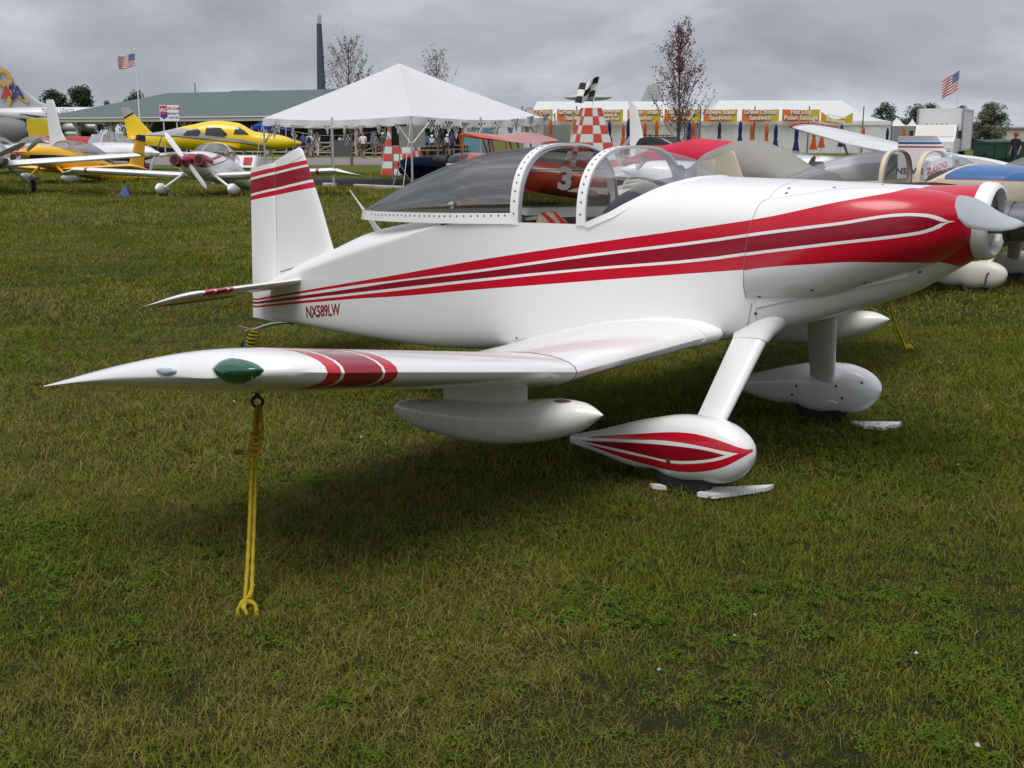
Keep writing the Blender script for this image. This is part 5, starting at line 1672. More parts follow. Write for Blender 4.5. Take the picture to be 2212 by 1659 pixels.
zz_ = [tx.z - (y - 180) / F * 200 for y in (180, 182, 188, 200, 215, 240)]
v, f = loft([[Vector((le + (te - le) * x, y * .5, z)) for x, y in airfoil(8, .12, 0)] for z, le, te in ((zz_[5], 2.8, -1.8), (zz_[4], 1.7, -1.7), (zz_[3], 1.25, -1.55), (zz_[2], .85, -1.3), (zz_[1], .4, -1.0), (zz_[0], -.1, -.5))]); mk('fin', v, f, Mgr, ta, True)
v, f = loft([ring_se(x, w, b, t, 2.2, 18) for x, w, b, t in ((-4, .2, 3.2, 3.8), (0, .8, 2.4, 4.2), (8, 1.4, 1.5, 4.4), (16, 1.4, 1.5, 4.4), (19, .4, 2.2, 3.4))]); mk('fuselage', v, f, Mgr, ta, True)
mb = MB(); mb.box((7, -1.8, .8), (.5, .5, 1.6)); mb.box((7, 1.8, .8), (.5, .5, 1.6)); mb.mk('landing_gear', M_dark, ta)
# ------------------------------------------------------------------ food tents with banners
def cloth_mat(name, col, sc=2.0):
    t = NT(name); o, _ = t.obj(); f = t.noise(o, sc, 4, .5, .6)
    t.bump(f, .35, .12)
    m = t.fin(t.mix(f, tuple(c * .93 for c in col), col), .6, spec=.3)
    tl = t.n('ShaderNodeBsdfTranslucent'); tl.inputs[0].default_value = (*col, 1)
    mx = t.n('ShaderNodeMixShader'); mx.inputs[0].default_value = .3
    t.l(t.b.outputs[0], mx.inputs[1]); t.l(tl.outputs[0], mx.inputs[2]); t.l(mx.outputs[0], t.out.inputs[0])
    return m
M_tent = cloth_mat('tent_vinyl', (.84, .84, .84)); M_tentwall = cloth_mat('tent_wall', (.80, .80, .79), 1.1)
def marquee(label, x0, x1, hipl, hipr, ridge_y, Y, dep=12, opening=None):
    Lx, Rx = at_y(x0, 262, Y).x, at_y(x1, 262, Y).x; ez = at_y(0, 262, Y).z; rz_ = at_y(0, ridge_y, Y + dep / 2).z
    o = thing('food_tent', label, 'tent', (Lx, Y, 0), 0, 'long white food tents')
    W_ = Rx - Lx; hl, hr = at_y(hipl, 230, Y + dep / 2).x - Lx, at_y(hipr, 230, Y + dep / 2).x - Lx
    n = 14; v = []; f = []
    def rowpts(t):            # roof skin from front eave (t=0) to ridge to back eave, slightly sagging
        pass
    A = [Vector((W_ * i / n, 0, ez)) for i in range(n + 1)]; Bk = [Vector((W_ * i / n, dep, ez)) for i in range(n + 1)]
    Rg = [Vector((hl + (hr - hl) * i / n, dep / 2, rz_)) for i in range(n + 1)]
    rows = []
    for t in np.linspace(0, 1, 7):
        rows.append([a.lerp(b, t) - Vector((0, 0, .35 * math.sin(math.pi * t))) for a, b in zip(A, Rg)])
    for t in np.linspace(0, 1, 7)[1:]:
        rows.append([a.lerp(b, t) - Vector((0, 0, .35 * math.sin(math.pi * t))) for a, b in zip(Rg, Bk)])
    v, f = loft(rows, False, False)
    q = len(rows)
    f.append(tuple(r_ * (n + 1) for r_ in range(q))); f.append(tuple(r_ * (n + 1) + n for r_ in range(q - 1, -1, -1)))
    mk('roof', v, f, M_tent, o, True, 35)
    gaps = opening or []
    segs = []; cur = 0.0
    for g0_, g1_ in sorted((at_y(a, 262, Y).x - Lx, at_y(b, 262, Y).x - Lx) for a, b in gaps):
        segs.append((cur, g0_)); cur = g1_
    segs.append((cur, W_))
    for s0, s1 in segs:
        if s1 - s0 < .2:
            continue
        m_ = max(8, int((s1 - s0) * 6)); rows = []
        for z in (ez - .02, ez * .6, ez * .25, .0):
            rows.append([Vector((s0 + (s1 - s0) * i / m_, .06 + .05 * math.sin(i * 1.7) * (1 - z / ez) + .03 * math.sin(i * .63), z)) for i in range(m_ + 1)])
        v, f = loft(rows, False, False); mk('side_wall', v, f, M_tentwall, o, True, 0)
    for yy in (dep,):
        mb = MB(); mb.box((W_ / 2, yy, ez / 2), (W_, .05, ez)); mb.mk('back_wall', M_tentwall, o)
    m_ = int(W_ * 5); rows = [[Vector((W_ * i / m_, -.06 - .02 * math.sin(i * .9), z)) for i in range(m_ + 1)] for z in (ez + .03, ez - .14, ez - .30 )]
    v, f = loft(rows, False, False); mk('valance', v, f, M_tent, o, True, 0)
    for i in range(0, int(W_ // 4.6) + 2):
        x = min(W_, i * 4.6)
        mb = MB(); mb.tube([(x, -.15, 0), (x, -.15, ez + 1.25)], .05, 8); mb.mk('pole', mat('pole_dark', (.10, .10, .13), .5), o, True)
    return o, Lx, ez
marquee('long white food tent with an open serving bay behind the checkered pylon', 1128, 1484, 1160, 1462, 219, 100, 12, [(1172, 1232)])
marquee('long white food tent behind the row of closed umbrellas, next to the trees', 1512, 1926, 1553, 1818, 217, 100, 12)
def banner_mat(i):
    t = NT('banner_print_%d' % i); o, xyz = t.obj()
    k = t.math('MULTIPLY', t.math('ADD', xyz[0], 1.35), .37); f = t.noise(o, 1.6, 3, .5, .8)
    k = t.math('ADD', k, t.math('MULTIPLY', t.math('SUBTRACT', f, .5), .7))
    c = t.ramp(k, [(.15, (.68, .17, .025)), (.5, (.66, .25, .02)), (.85, (.58, .42, .02))])
    return t.fin(c, .5)
M_blet, M_bsh = mat('banner_white', (.80, .78, .70), .5), mat('banner_shadow', (.16, .09, .03), .6)
BN = [(1133, 1194, 'BBQ Pork', 'Sandwich Basket', 'green orange'), (1203, 1270, 'Grilled Ribeye', 'Basket', ''), (1290, 1346, 'Sandwiches', 'Salads &', ''), (1355, 1428, 'Chicken Tenders', 'Basket', ''), (1435, 1512, 'Deluxe Burger', 'Sandwich', ''), (1519, 1593, 'Ribeye Steak', 'Sandwich', ''), (1602, 1683, 'Grilled Chicken', 'Sandwich', ''), (1689, 1771, 'Hot Dog', 'Polish Sausage', '')]
Mbn = banner_mat(1)
for i, (x0, x1, t1, t2, _) in enumerate(BN):
    Yb = 99.4; p0, p1 = at_y(x0, 262, Yb), at_y(x1, 236, Yb); w, h_ = p1.x - p0.x, p1.z - p0.z
    o = thing('food_banner', 'orange and yellow banner reading %s %s' % (t1, t2), 'banner', ((p0.x + p1.x) / 2, Yb, p0.z), 0, 'food banners along the tent eaves')
    def fn(u, vv, w=w, h_=h_):
        return Vector(((u - .5) * w, .04 * math.sin(u * 5 + i), vv * h_ - .05 * math.sin(math.pi * u)))
    grid_uv('cloth', fn, 12, 4, Mbn, o)
    L3 = [t1, t2] if i != 2 else [t1, t2, 'Fresh Fruit']
    sz = h_ * (.50 if len(L3) == 2 else .36)
    for k, s in enumerate(L3):
        v, f = text_mesh(s, sz, 'CENTER', .012); ww = max(p.x for p in v) - min(p.x for p in v); q = min(1, .9 * w / ww)
        zz = h_ * (1 - (k + .82) / (len(L3) + .12))
        mk('lettering_shadow', [Vector((p.x * q + .035, -.06, p.y + zz - .03)) for p in v], f, M_bsh, o, False)
        mk('lettering', [Vector((p.x * q, -.075, p.y + zz)) for p in v], f, M_blet, o, False)
# the loose banner, and small one at the left end
p0, p1 = at_y(1773, 262, 99.3), at_y(1843, 240, 99.3)
o = thing('food_banner', 'sagging orange banner reading Wisconsin Bratwurst torn loose at its top', 'banner', (p0.x, 99.3, p0.z), 0, 'food banners along the tent eaves')
w, h_ = p1.x - p0.x, p1.z - p0.z
grid_uv('cloth', lambda u, vv: Vector((u * w, .05 * math.sin(u * 6), (vv * (.95 - 1.15 * math.sin(math.pi * min(1, u * 1.05)) ** 1.1 * .42) - .2 * math.sin(math.pi * u) ) * h_ - .1 * u)), 16, 5, Mbn, o)
for s, sz, ox, oz in (('Wisconsin', .36, .45, .62), ('Bratwurst', .52, .42, .16)):
    v, f = text_mesh(s, h_ * sz, 'LEFT', .012); q = .62 * w / max(p.x for p in v)
    mk('lettering', [Vector((p.x * q + ox, -.09, p.y + h_ * oz - .16 * (p.x * q + ox))) for p in v], f, M_blet, o, False)
OR, BL = cloth_mat('orange_canvas', (.62, .13, .02), 6), cloth_mat('navy_canvas', (.022, .028, .15), 6)
UM = [(1190, 256, 300, 0), (1243, 254, 311, 0), (1317, 257, 306, 1), (1347, 264, 311, 0), (1358, 253, 312, 1), (1394, 261, 306, 0), (1419, 256, 300, 0), (1466, 260, 302, 1), (1490, 259, 302, 1), (1498, 257, 306, 0), (1555, 260, 306, 1), (1600, 258, 307, 1), (1625, 263, 312, 0), (1657, 263, 319, 0), (1677, 265, 322, 1), (1722, 265, 329, 1), (1760, 262, 318, 0), (1777, 264, 314, 0), (1819, 265, 312, 1), (1866, 271, 320, 0), (1918, 273, 322, 1), (1955, 275, 322, 0)]
_near = ['by the dark serving bay of the food tent', 'left of the tall checkered pylon', 'behind the man in the blue polo shirt', 'shorter than the navy one touching it by the blue polo shirt', 'taller than the orange one touching it', 'behind the tall white airplane fin', 'under the chicken tenders banner end', 'left of the red-leaved tree trunk', 'right of the red-leaved tree trunk', 'touching a navy umbrella beside the red-leaved tree', 'under the ribeye steak banner', 'between the ribeye steak and grilled chicken banners', 'under the left part of the grilled chicken banner', 'flaring at its hem under the grilled chicken banner', 'right of the orange one with the flaring hem', 'under the hot dog banner', 'beside the lit engine of the high-wing airplane', 'under the torn bratwurst banner', 'just beyond the torn banner', 'by the sloping end of the food tent', 'under the lowest corner of the food tent roof', 'next to the truck cab']
for i, (x, yt, yb, c_) in enumerate(UM):
    umbrella(i, x, yt, yb, BL if c_ else OR, ('closed navy blue' if c_ else 'closed orange') + ' patio umbrella ' + _near[i])
UM2 = [(674, 268, 296, 0, 'left of the pair hanging by the pavilion railing'), (685, 268, 297, 0, 'right of the pair hanging by the pavilion railing'), (759, 268, 300, 1, 'left of the pair beside the man in the red cap'), (772, 268, 301, 1, 'right of the pair beside the man in the red cap'), (913, 266, 306, 1, 'behind the front corner pole of the white frame tent'), (938, 266, 307, 1, 'over the picnic table with seated people'), (994, 271, 311, 0, 'left of the teal shed'), (832, 262, 292, 0, 'behind the checkered pylon under the white frame tent')]
for i, (x, yt, yb, c_, lb) in enumerate(UM2):
    umbrella(40 + i, x, yt, yb, BL if c_ else OR, ('closed navy blue' if c_ else 'closed orange') + ' patio umbrella ' + lb)
# small white peaked tents by the truck
for i, (x0, x1, yt, ye, lb) in enumerate(((1920, 1968, 253, 272, 'larger'), (1960, 1990, 256, 272, 'smaller'))):
    Y = 112; a, b = at_y(x0, ye, Y), at_y(x1, ye, Y); zt = at_y(x0, yt, Y).z; w = b.x - a.x
    o = thing('peaked_tent', lb + ' white peaked tent between the food tent and the truck', 'tent', ((a.x + b.x) / 2, Y + w / 2, 0))
    c4 = [Vector((sx * w / 2, sy * w / 2, a.z)) for sx, sy in ((-1, -1), (1, -1), (1, 1), (-1, 1))]
    v = []; 
    for t in np.linspace(0, 1, 6):
        v += [p.lerp(Vector((0, 0, zt)), t) - Vector((0, 0, .25 * math.sin(math.pi * t))) for p in c4]
    f = [(r_ * 4 + j, r_ * 4 + (j + 1) % 4, r_ * 4 + 4 + (j + 1) % 4, r_ * 4 + 4 + j) for r_ in range(5) for j in range(4)]
    mk('roof', v, f, M_tent, o, False)
    for p in c4:
        mb = MB(); mb.tube([(p.x, p.y, 0), tuple(p)], .04, 6); mb.mk('pole', M_pole, o, True)
    mb = MB(); mb.box((0, w / 2 - .02, a.z / 2), (w, .03, a.z)); mb.mk('wall', M_tentwall, o)
# pale hangar at the right edge
p = at_y(2174, 287, 170)
o = thing('hangar', 'pale flat-roofed hangar beyond the dumpster', 'building', (p.x, 170, 0))
hz_ = at_y(2174, 285, 170).z + .1
mb = MB(); mb.box((25, 8, hz_ / 2 + .2), (50, 16, hz_ + .4)); hw = mb.mk('wall', mat('hangar_wall', (.46, .45, .40), .7), o)
mb = MB(); mb.box((25, 8, hz_ + .5), (50.6, 16.6, .22)); mb.mk('roof', mat('hangar_roof', (.36, .36, .37), .6), o)
mb = MB(); mb.box((12, -.06, 1.3), (6, .1, 2.6)); mb.mk('door', mat('hangar_door', (.33, .33, .32), .6), o)
# ================================================================== middle ground
# ------------------------------------------------------------------ white frame tent
TN, TL, TR = Vector((-2.95, 34.5, 0)), Vector((-8.4, 39.8, 0)), Vector((1.0, 38.4, 0))
TB = TL + TR - TN
ft = thing('frame_tent', 'white peaked frame tent hung with checkered pennants', 'tent', TN)
ez, vz, pk = 2.17, 1.93, 3.92
cor = [Vector(), TR - TN, TB - TN, TL - TN]
ctr = sum(cor, Vector()) / 4
rows = []; nn_ = 12
for t in np.linspace(0, 1, 10):
    row = []
    for k in range(4):
        a, b = cor[k], cor[(k + 1) % 4]
        for i in range(nn_):
            s = i / nn_; p = a.lerp(b, s) + Vector((0, 0, ez - .10 * math.sin(math.pi * s)))
            q = p.lerp(ctr + Vector((0, 0, pk)), t); sag = .10 * math.sin(math.pi * t) * (.35 + .65 * math.sin(math.pi * s))
            row.append(q - Vector((0, 0, sag)))
    rows.append(row)
v, f = loft(rows, True, False); f.append(tuple((len(rows) - 1) * 48 + j for j in range(48)))
M_tent2 = cloth_mat('frame_tent_vinyl', (.85, .85, .86), 1.4)
mk('roof', v, f, M_tent2, ft, True, 24)
for k in range(4):
    a, b = cor[k], cor[(k + 1) % 4]; n = 40; nr = Vector(((b - a).y, -(b - a).x, 0)).normalized()
    R1 = []
    for z in (0, .5, 1):
        R1.append([a.lerp(b, i / n) + Vector((0, 0, ez - .10 * math.sin(math.pi * i / n) + .01 - z * (ez - vz) - .02 * z * math.sin(i * 1.1))) + nr * (.02 + .035 * math.sin(i * .9 + z) * z) for i in range(n + 1)])
    v, f = loft(R1, False, False); mk('valance', v, f, M_tent2, ft, True, 0)
    for i in (0, .5):
        p = a.lerp(b, i)
        mb = MB(); mb.tube([p, p + Vector((0, 0, ez))], .032, 8); mb.mk('pole', M_pole, ft, True)
        if i == 0:
            for o_ in (b - a, cor[k - 1] - a):
                d = o_.normalized(); mb = MB(); mb.tube([p + Vector((0, 0, 1.35)), p + d * .75 + Vector((0, 0, 2.05))], .02, 6); mb.mk('corner_brace', M_pole, ft, True)
for p, d in ((cor[3], Vector((-.35, -.25, 0))), (cor[0], Vector((-.2, -.5, 0)))):
    mb = MB(); mb.tube([p + Vector((0, 0, ez - .05)), p + d * 1.2], .012, 5); mb.mk('guy_strap', mat('strap_white', (.6, .6, .58), .7), ft, True)
# pennant strings
M_chk = check_mat('checkered_cloth', 5, 5, (.02, .02, .022), (.74, .74, .74))
def pennants(label, pts, n, sz, seed):
    rr = random.Random(seed); P = smooth_path(pts, 10)
    o = thing('pennant_string', label, 'pennant string', P[0], 0, 'checkered pennant strings on the frame tent')
    v, f = tube([p - P[0] for p in P], .008, 4); mk('cord', v, f, M_wpole, o, True)
    L = [0]
    for a, b in zip(P, P[1:]):
        L.append(L[-1] + (b - a).length)
    for k in range(n):
        s = L[-1] * (k + .6) / n; i = max(j for j in range(len(L)) if L[j] <= s); i = min(i, len(P) - 2)
        p = P[i].lerp(P[i + 1], (s - L[i]) / max(1e-6, L[i + 1] - L[i])) - P[0]; t = (P[i + 1] - P[i]).normalized()
        lean = rr.uniform(-.5, .5); cur = rr.uniform(-.5, .5)
        def fn(u, vv):
            w = sz * (.5 - abs(u - .5) * 0) * 1.0
            x = (u - .5) * sz * (1 - vv * .82)
            return p + t * (x + lean * vv * sz * .6) + Vector((cur * .15 * math.sin(vv * 3) * sz, -.12 * math.sin(u * 3 + vv * 4 + k) * sz, -vv * sz * 1.25))
        grid_uv('pennant', fn, 5, 5, M_chk, o)
    return o
E0_ = Vector((0, 0, 2.0))
pennants('string of checkered pennants sagging across the left side under the frame tent', [TL + E0_, TL.lerp(TR, .22) + Vector((0, -1.4, 1.62)), TL.lerp(TR, .42) + Vector((0, -1.6, 1.72)), TN + Vector((-.6, .8, 1.98))], 7, .34, 1)
pennants('string of checkered pennants along the left valance of the frame tent', [TL + Vector((.2, -.25, 1.97)), TL.lerp(TN, .5) + Vector((.1, -.12, 1.92)), TN + Vector((-.2, -.05, 1.95))], 8, .24, 2)
pennants('string of checkered pennants on the right valance of the frame tent', [TN + Vector((.3, -.05, 2.10)), TN.lerp(TR, .5) + Vector((.1, -.2, 2.0)), TR + Vector((.3, -.2, 2.32))], 8, .30, 3)
pennants('string of checkered pennants hanging below the right valance of the frame tent', [TN + Vector((.4, .1, 1.95)), TN.lerp(TR, .45) + Vector((.1, 0, 1.86)), TR + Vector((-.3, -.1, 1.90))], 6, .30, 4)
pA, pB = at_y(1165, 272, 38.2), at_y(1290, 262, 50)
pennants('string of checkered pennants rising from the tent corner towards the pylon flag', [at_y(1128, 262, 38), at_y(1200, 245, 42), at_y(1262, 240, 50)], 5, .42, 5)
# ------------------------------------------------------------------ checkered pylons
def pylon(label, x, yb, yt, w0, w1, rz, Y=None, rows_=7, flag=False, plain_right=False):
    g0_ = ground(x, yb); Y = Y or g0_.y; X = at_y(x, 300, Y).x; h = at_y(x, yt, Y).z
    o = thing('race_pylon', label, 'pylon', (X, Y, 0), rz, 'red and white checkered pylons')
    red, wht = mat('pylon_red', (.58, .045, .022), .6), mat('pylon_white', (.62, .62, .60), .6)
    mb = MB()
    c4 = lambda w, z: [Vector((sx * w / 2, sy * w / 2, z)) for sx, sy in ((-1, -1), (1, -1), (1, 1), (-1, 1))]
    mb.loft([c4(w0 - .03, 0), c4(w1 - .03, h)]); mb.mk('core', M_trim, o)
    for fc in range(4):
        for r_ in range(rows_):
            z0, z1 = h * r_ / rows_, h * (r_ + 1) / rows_
            for cc in range(3):
                def P(u, z):
                    w = w0 + (w1 - w0) * z / h; c = c4(w, z); return c[fc].lerp(c[(fc + 1) % 4], u)
                k = .012
                q = [P(cc / 3 + k, z0 + .015), P((cc + 1) / 3 - k, z0 + .015), P((cc + 1) / 3 - k, z1 - .015), P(cc / 3 + k, z1 - .015)]
                m = red if (r_ + cc) % 2 == 0 else wht
                if plain_right and fc == 1:
                    m = red if r_ == rows_ - 1 else wht
                nrm = (q[1] - q[0]).cross(q[3] - q[0]).normalized() * .014
                mk('panel', q + [p - nrm for p in q], [(0, 1, 2, 3), (4, 7, 6, 5), (0, 4, 5, 1), (1, 5, 6, 2), (2, 6, 7, 3), (3, 7, 4, 0)], m, o, False)
    return o, h
pylon('red and white checkered pylon under the frame tent, nearer of the two there', 857, 379, 236, 1.36, .42, R(8), None, 9)
pylon('red and white checkered pylon standing behind another one under the frame tent', 876, 366, 240, 1.4, .42, R(-20), 54, 9)
o, h = pylon('tall checkered pylon with one plain white side and a flag on top', 1276, 357, 233, 2.05, .75, R(24), 57, 7, True, True)
pw = o.matrix_world.translation if False else o.location
ms = thing('checkered_flag', 'black and white checkered flag on a slanting staff above the tall pylon', 'flag', (pw.x, pw.y, h))
mb = MB(); mb.tube([(0, 0, -.1), (.42, 0, 1.55)], .022, 6); mb.mk('staff', M_wpole, ms, True)
grid_uv('cloth', lambda u, vv: Vector((.40 - u * .95 - (1 - vv) * .25, .16 * math.sin(u * 6 + vv * 2), 1.45 - (1 - vv) * .95 - .35 * u + .07 * math.sin(u * 8))), 16, 10, check_mat('flag_check', 3, 3, (.015, .015, .018), (.75, .75, .75)), ms)
# dark boards and speaker under the tent
o = thing('folding_board', 'dark grey folding sandwich board beside the middle tent pole', 'sign board', ground(744, 393))
for s in (-1, 1):
    mb = MB(); mb.box((0, s * .22, .66), (1.3, .03, 1.1), Matrix.Rotation(R(16) * s, 3, 'X')); mb.mk('panel', mat('slate', (.05, .055, .05), .8), o)
mb = MB(); mb.bar((-.35, -.2, .3), (-.35, .2, .3), .03); mb.mk('stay', M_pole, o)
o.location = at_y(737, 287, 80); o.location.z = 0
sp_ = at_y(862, 280, 37.5)
o = thing('loudspeaker', 'black loudspeaker on a pole under the frame tent', 'loudspeaker', (sp_.x, sp_.y, 0))
mb = MB(); mb.box((0, 0, 1.62), (.46, .34, .66)); cb = mb.mk('cabinet', M_black, o)
mb = MB(); mb.tube([(0, 0, .6), (0, 0, 1.3)], .02, 8); mb.mk('stand_pole', M_pole, o, True)
for a in (0, 2.1, 4.2):
    mb = MB(); mb.tube([(0, 0, .7), (.45 * math.cos(a), .45 * math.sin(a), 0)], .014, 6); mb.mk('stand_leg', M_pole, o, True)
for z, r in ((1.5, .14), (1.8, .06)):
    v, f = loft([[Vector((r * k * math.cos(t), -.172 - d, z + r * k * math.sin(t))) for t in np.linspace(0, 2 * math.pi, 16, endpoint=False)] for k, d in ((1, 0), (.9, .012), (.3, .0))]); mk('cone', v, f, mat('cone_grey', (.04, .04, .04), .6), cb, True)
wp = at_y(890, 283, 36.6)
o = thing('white_notice', 'plain white notice sheet hanging inside the frame tent by the front pole', 'notice', (wp.x, wp.y, 1.25))
mb = MB(); mb.box((0, 0, .32), (.82, .012, .64)); mb.mk('sheet', M_tentwall, o)
mb = MB(); mb.tube([(-.38, 0, .64), (-.38, 0, .95)], .006, 4); mb.tube([(.38, 0, .64), (.38, 0, .95)], .006, 4); mb.mk('cords', M_wpole, o)
# pale timbers along the pad
for x0, y0, x1, y1, lb in ((767, 405, 877, 410, 'long pale timber edging the black pad'), (700, 402, 725, 403, 'short pale timber edging the black pad near the striped fin')):
    a, b = ground(x0, y0), ground(x1, y1); o = thing('edging_timber', lb, 'timber', (a.x, a.y, 0), math.atan2(b.y - a.y, b.x - a.x), 'pale timbers edging the pad')
    mb = MB(); L = (b - a).length
    v, f = loft([[Vector((x, y, z)) for y, z in ((-.07, 0), (.07, 0), (.07, .09), (.05, .11), (-.05, .11), (-.07, .09))] for x in (0, .02, L - .02, L)]); mk('log', v, f, mat('weathered_wood', (.42, .40, .34), .8, var=.2), o, False)
# navy cover over an airplane nose under the tent
cv = at_y(905, 367, 41.5)
o = thing('covered_airplane', 'small airplane wrapped in a navy blue fabric cover beside the checkered pylon', 'airplane', (cv.x, cv.y, 0), R(8))
v, f = [], []
secs = []
for x, w, zb, zt in ((-.75, .03, .55, .60), (-.68, .2, .28, .72), (-.4, .34, .12, .85), (.2, .42, .10, .88), (1.1, .48, .15, .9), (2.2, .45, .2, .95), (3.2, .2, .35, .8), (3.4, .03, .55, .6)):
    r_ = ring_se(x, w, zb, zt, 2.2, 26)
    secs.append([p + Vector((0, .025 * math.sin(i * 2.1 + x * 5), .02 * math.sin(i * 1.3 + x * 7))) for i, p in enumerate(r_)])
v, f = loft(secs); mk('cover', v, f, mat('navy_fabric', (.012, .018, .075), .85, var=.2, bump=.4), o, True, 0)
for s in (-1, 1):
    v, f = loft([[Vector((.6 - ch * x, s * y, .5 + .06 * y + zz * ch)) for x, zz in airfoil(6, .12, 0)] for y, ch in ((0, 1.2), (2.8, 1.0))]); mk('wing', v, f, mat('navy_fabric', (.012, .018, .075), .85), o, True)
    v, f = loft([[Vector((.5 + r * math.cos(t), s * .7 + yy, .15 + r * math.sin(t))) for t in np.linspace(0, 2 * math.pi, 14, endpoint=False)] for yy, r in ((-.05, .1), (-.05, .15), (.05, .15), (.05, .1))]); mk('tyre', v, f, M_dark, o, True)
# ------------------------------------------------------------------ teal shed, blue canopy
a, b = at_y(1002, 275, 92), at_y(1064, 313, 92)
o = thing('shed', 'teal painted shed between the frame tent and the food tents', 'shed', ((a.x + b.x) / 2, 93.5, 0)); w = b.x - a.x
mb = MB(); mb.box((0, 0, 1.1), (w, 2.4, 2.2)); wl_ = mb.mk('wall', mat('teal_paint', (.12, .27, .31), .7), o)
mb = MB(); mb.box((0, 0, 2.26), (w + .2, 2.6, .1)); mb.mk('roof', M_trim, o)
mb = MB(); mb.box((w * .32, -1.22, 1.0), (.8, .04, 2.0)); mb.mk('door', mat('teal_door', (.09, .22, .26), .6), o)
a, b = at_y(543, 272, 74), at_y(617, 272, 74); zt = at_y(580, 253, 74).z; w = b.x - a.x
o = thing('blue_canopy', 'blue pop-up canopy in front of the pavilion', 'canopy', ((a.x + b.x) / 2, 74 + w / 2, 0))
c4 = [Vector((sx * w / 2, sy * w / 2, a.z)) for sx, sy in ((-1, -1), (1, -1), (1, 1), (-1, 1))]
v = c4 + [Vector((0, 0, zt))] + [p - Vector((0, 0, .22)) for p in c4]
mk('cloth', v, [(0, 1, 4), (1, 2, 4), (2, 3, 4), (3, 0, 4), (0, 5, 6, 1), (1, 6, 7, 2), (2, 7, 8, 3), (3, 8, 5, 0)], cloth_mat('blue_canvas', (.02, .06, .38)), o, False)
for p in c4:
    mb = MB(); mb.tube([(p.x, p.y, 0), tuple(p)], .03, 6); mb.mk('leg', M_pole, o, True)
# ------------------------------------------------------------------ picnic tables and people
M_pine = mat('pine_plank', (.34, .24, .11), .75, var=.2, vs_=5)
def table(label, x, Y, rz):
    p = at_y(x, 300, Y); o = thing('picnic_table', label, 'picnic table', (p.x, Y, 0), rz, 'wooden picnic tables')
    for k in range(5):
        mb = MB(); mb.box((0, -.30 + k * .15, .74), (1.9, .135, .04)); mb.mk('top_plank', M_pine, o)
    for s in (-1, 1):
        for k in (0, 1):
            mb = MB(); mb.box((0, s * (.62 + k * .14), .44), (1.9, .125, .04)); mb.mk('bench_plank', M_pine, o)
    for x_ in (-.7, .7):
        for s in (-1, 1):
            mb = MB(); mb.bar((x_, s * .22, .72), (x_, s * .68, 0), .04, .09); mb.mk('leg', M_pine, o)
        mb = MB(); mb.box((x_ + .045, 0, .40), (.04, 1.5, .09)); mb.mk('cross_beam', M_pine, o)
TBL = [(926, 86, .1, 'yellow pine picnic table with its leg frame showing left of the red nosed biplane'), (690, 84, -.1, 'picnic table behind the man with the navy backpack'), (760, 88, .05, 'picnic table behind the folding sandwich board'), (985, 92, .2, 'picnic table beside the teal shed'), (640, 82, .1, 'picnic table beside the nose of the yellow airplane')]
for x, Y, rz, lb in TBL:
    table(lb, x, Y, rz)
def pers(label, x, Y, rz, **k):
    p = at_y(x, 300, Y); return person(label, (p.x, Y, 0), rz, **k)
wh, nv, kh, gr = (.66, .66, .66), (.02, .03, .09), (.26, .22, .15), (.06, .07, .055)
pers('person in white shirt, dark shorts and red cap walking away', 784, 79, R(80), shirt=wh, pants=gr, cap=(.35, .02, .03), stride=.16)
pers('person in blue-grey shirt and pale brimmed hat beside the red cap', 808, 80.5, R(95), shirt=(.18, .27, .36), pants=kh, cap=(.5, .46, .38), brim=True, stride=.1)
pers('person in dark green shirt with a maroon shoulder bag', 826, 80, R(70), shirt=gr, pants=(.2, .17, .12), cap=(.62, .6, .58), bag=(.20, .02, .04), stride=.1)
pers('person in white shirt and grey shorts with a navy backpack', 669, 80, R(85), shirt=wh, pants=(.33, .32, .30), pack=nv, stride=.12)
pers('person in white clothes with an orange bag by the pavilion railing', 685, 83, R(60), shirt=wh, pants=wh, pack=(.55, .14, .03), stride=.08, shorts=False)
pers('person in a blue polo shirt standing by the tall checkered pylon', 1313, 63, R(110), shirt=(.07, .22, .50), pants=kh, shorts=False, arms=.5, h=1.78)
pers('person in camouflage hat and shirt behind the tall white fin', 1405, 66, R(150), shirt=(.18, .19, .12), pants=gr, cap=(.24, .24, .17), brim=True)
pers('person in black jacket with a red cap beside the green dumpster', 2196, 48, R(200), shirt=(.02, .02, .025), pants=nv, shorts=False, cap=(.42, .03, .04))
pers('person in red cap and grey shirt behind the yellow airplane fin', 386, 66, R(250), shirt=(.12, .13, .14), pants=nv, cap=(.5, .03, .03))
pers('person with pale cap behind the windscreen of the yellow airplane', 527, 66, R(200), shirt=(.30, .27, .22), pants=kh, cap=(.55, .52, .45))
pers('second person in red cap beside the yellow airplane cabin', 402, 67, R(120), shirt=(.35, .04, .04), pants=nv, cap=(.42, .02, .03))
pers('person in maroon shirt seated at the picnic table near the front tent pole', 912, 87.4, R(-90), shirt=(.30, .02, .03), pants=nv, sit=True, stride=0, h=1.55)
pers('person in white shirt and white cap seated at the picnic table', 933, 87.3, R(-90), shirt=wh, pants=nv, cap=(.7, .7, .7), sit=True, stride=0, h=1.55)
pers('person in navy shirt seated at the end of the picnic table', 948, 87.4, R(-80), shirt=(.03, .06, .2), pants=gr, sit=True, stride=0, h=1.55)
pers('person in tan shirt seated behind the sandwich board', 776, 89, R(-90), shirt=(.4, .22, .14), pants=gr, sit=True, stride=0, h=1.55)
pers('person in black shirt seated left of the sandwich board', 719, 85, R(-60), shirt=(.03, .03, .03), pants=kh, sit=True, stride=0, h=1.55)
pers('person in bright blue shirt under the navy umbrella', 922, 90, R(-100), shirt=(.05, .25, .55), pants=nv, h=1.7)
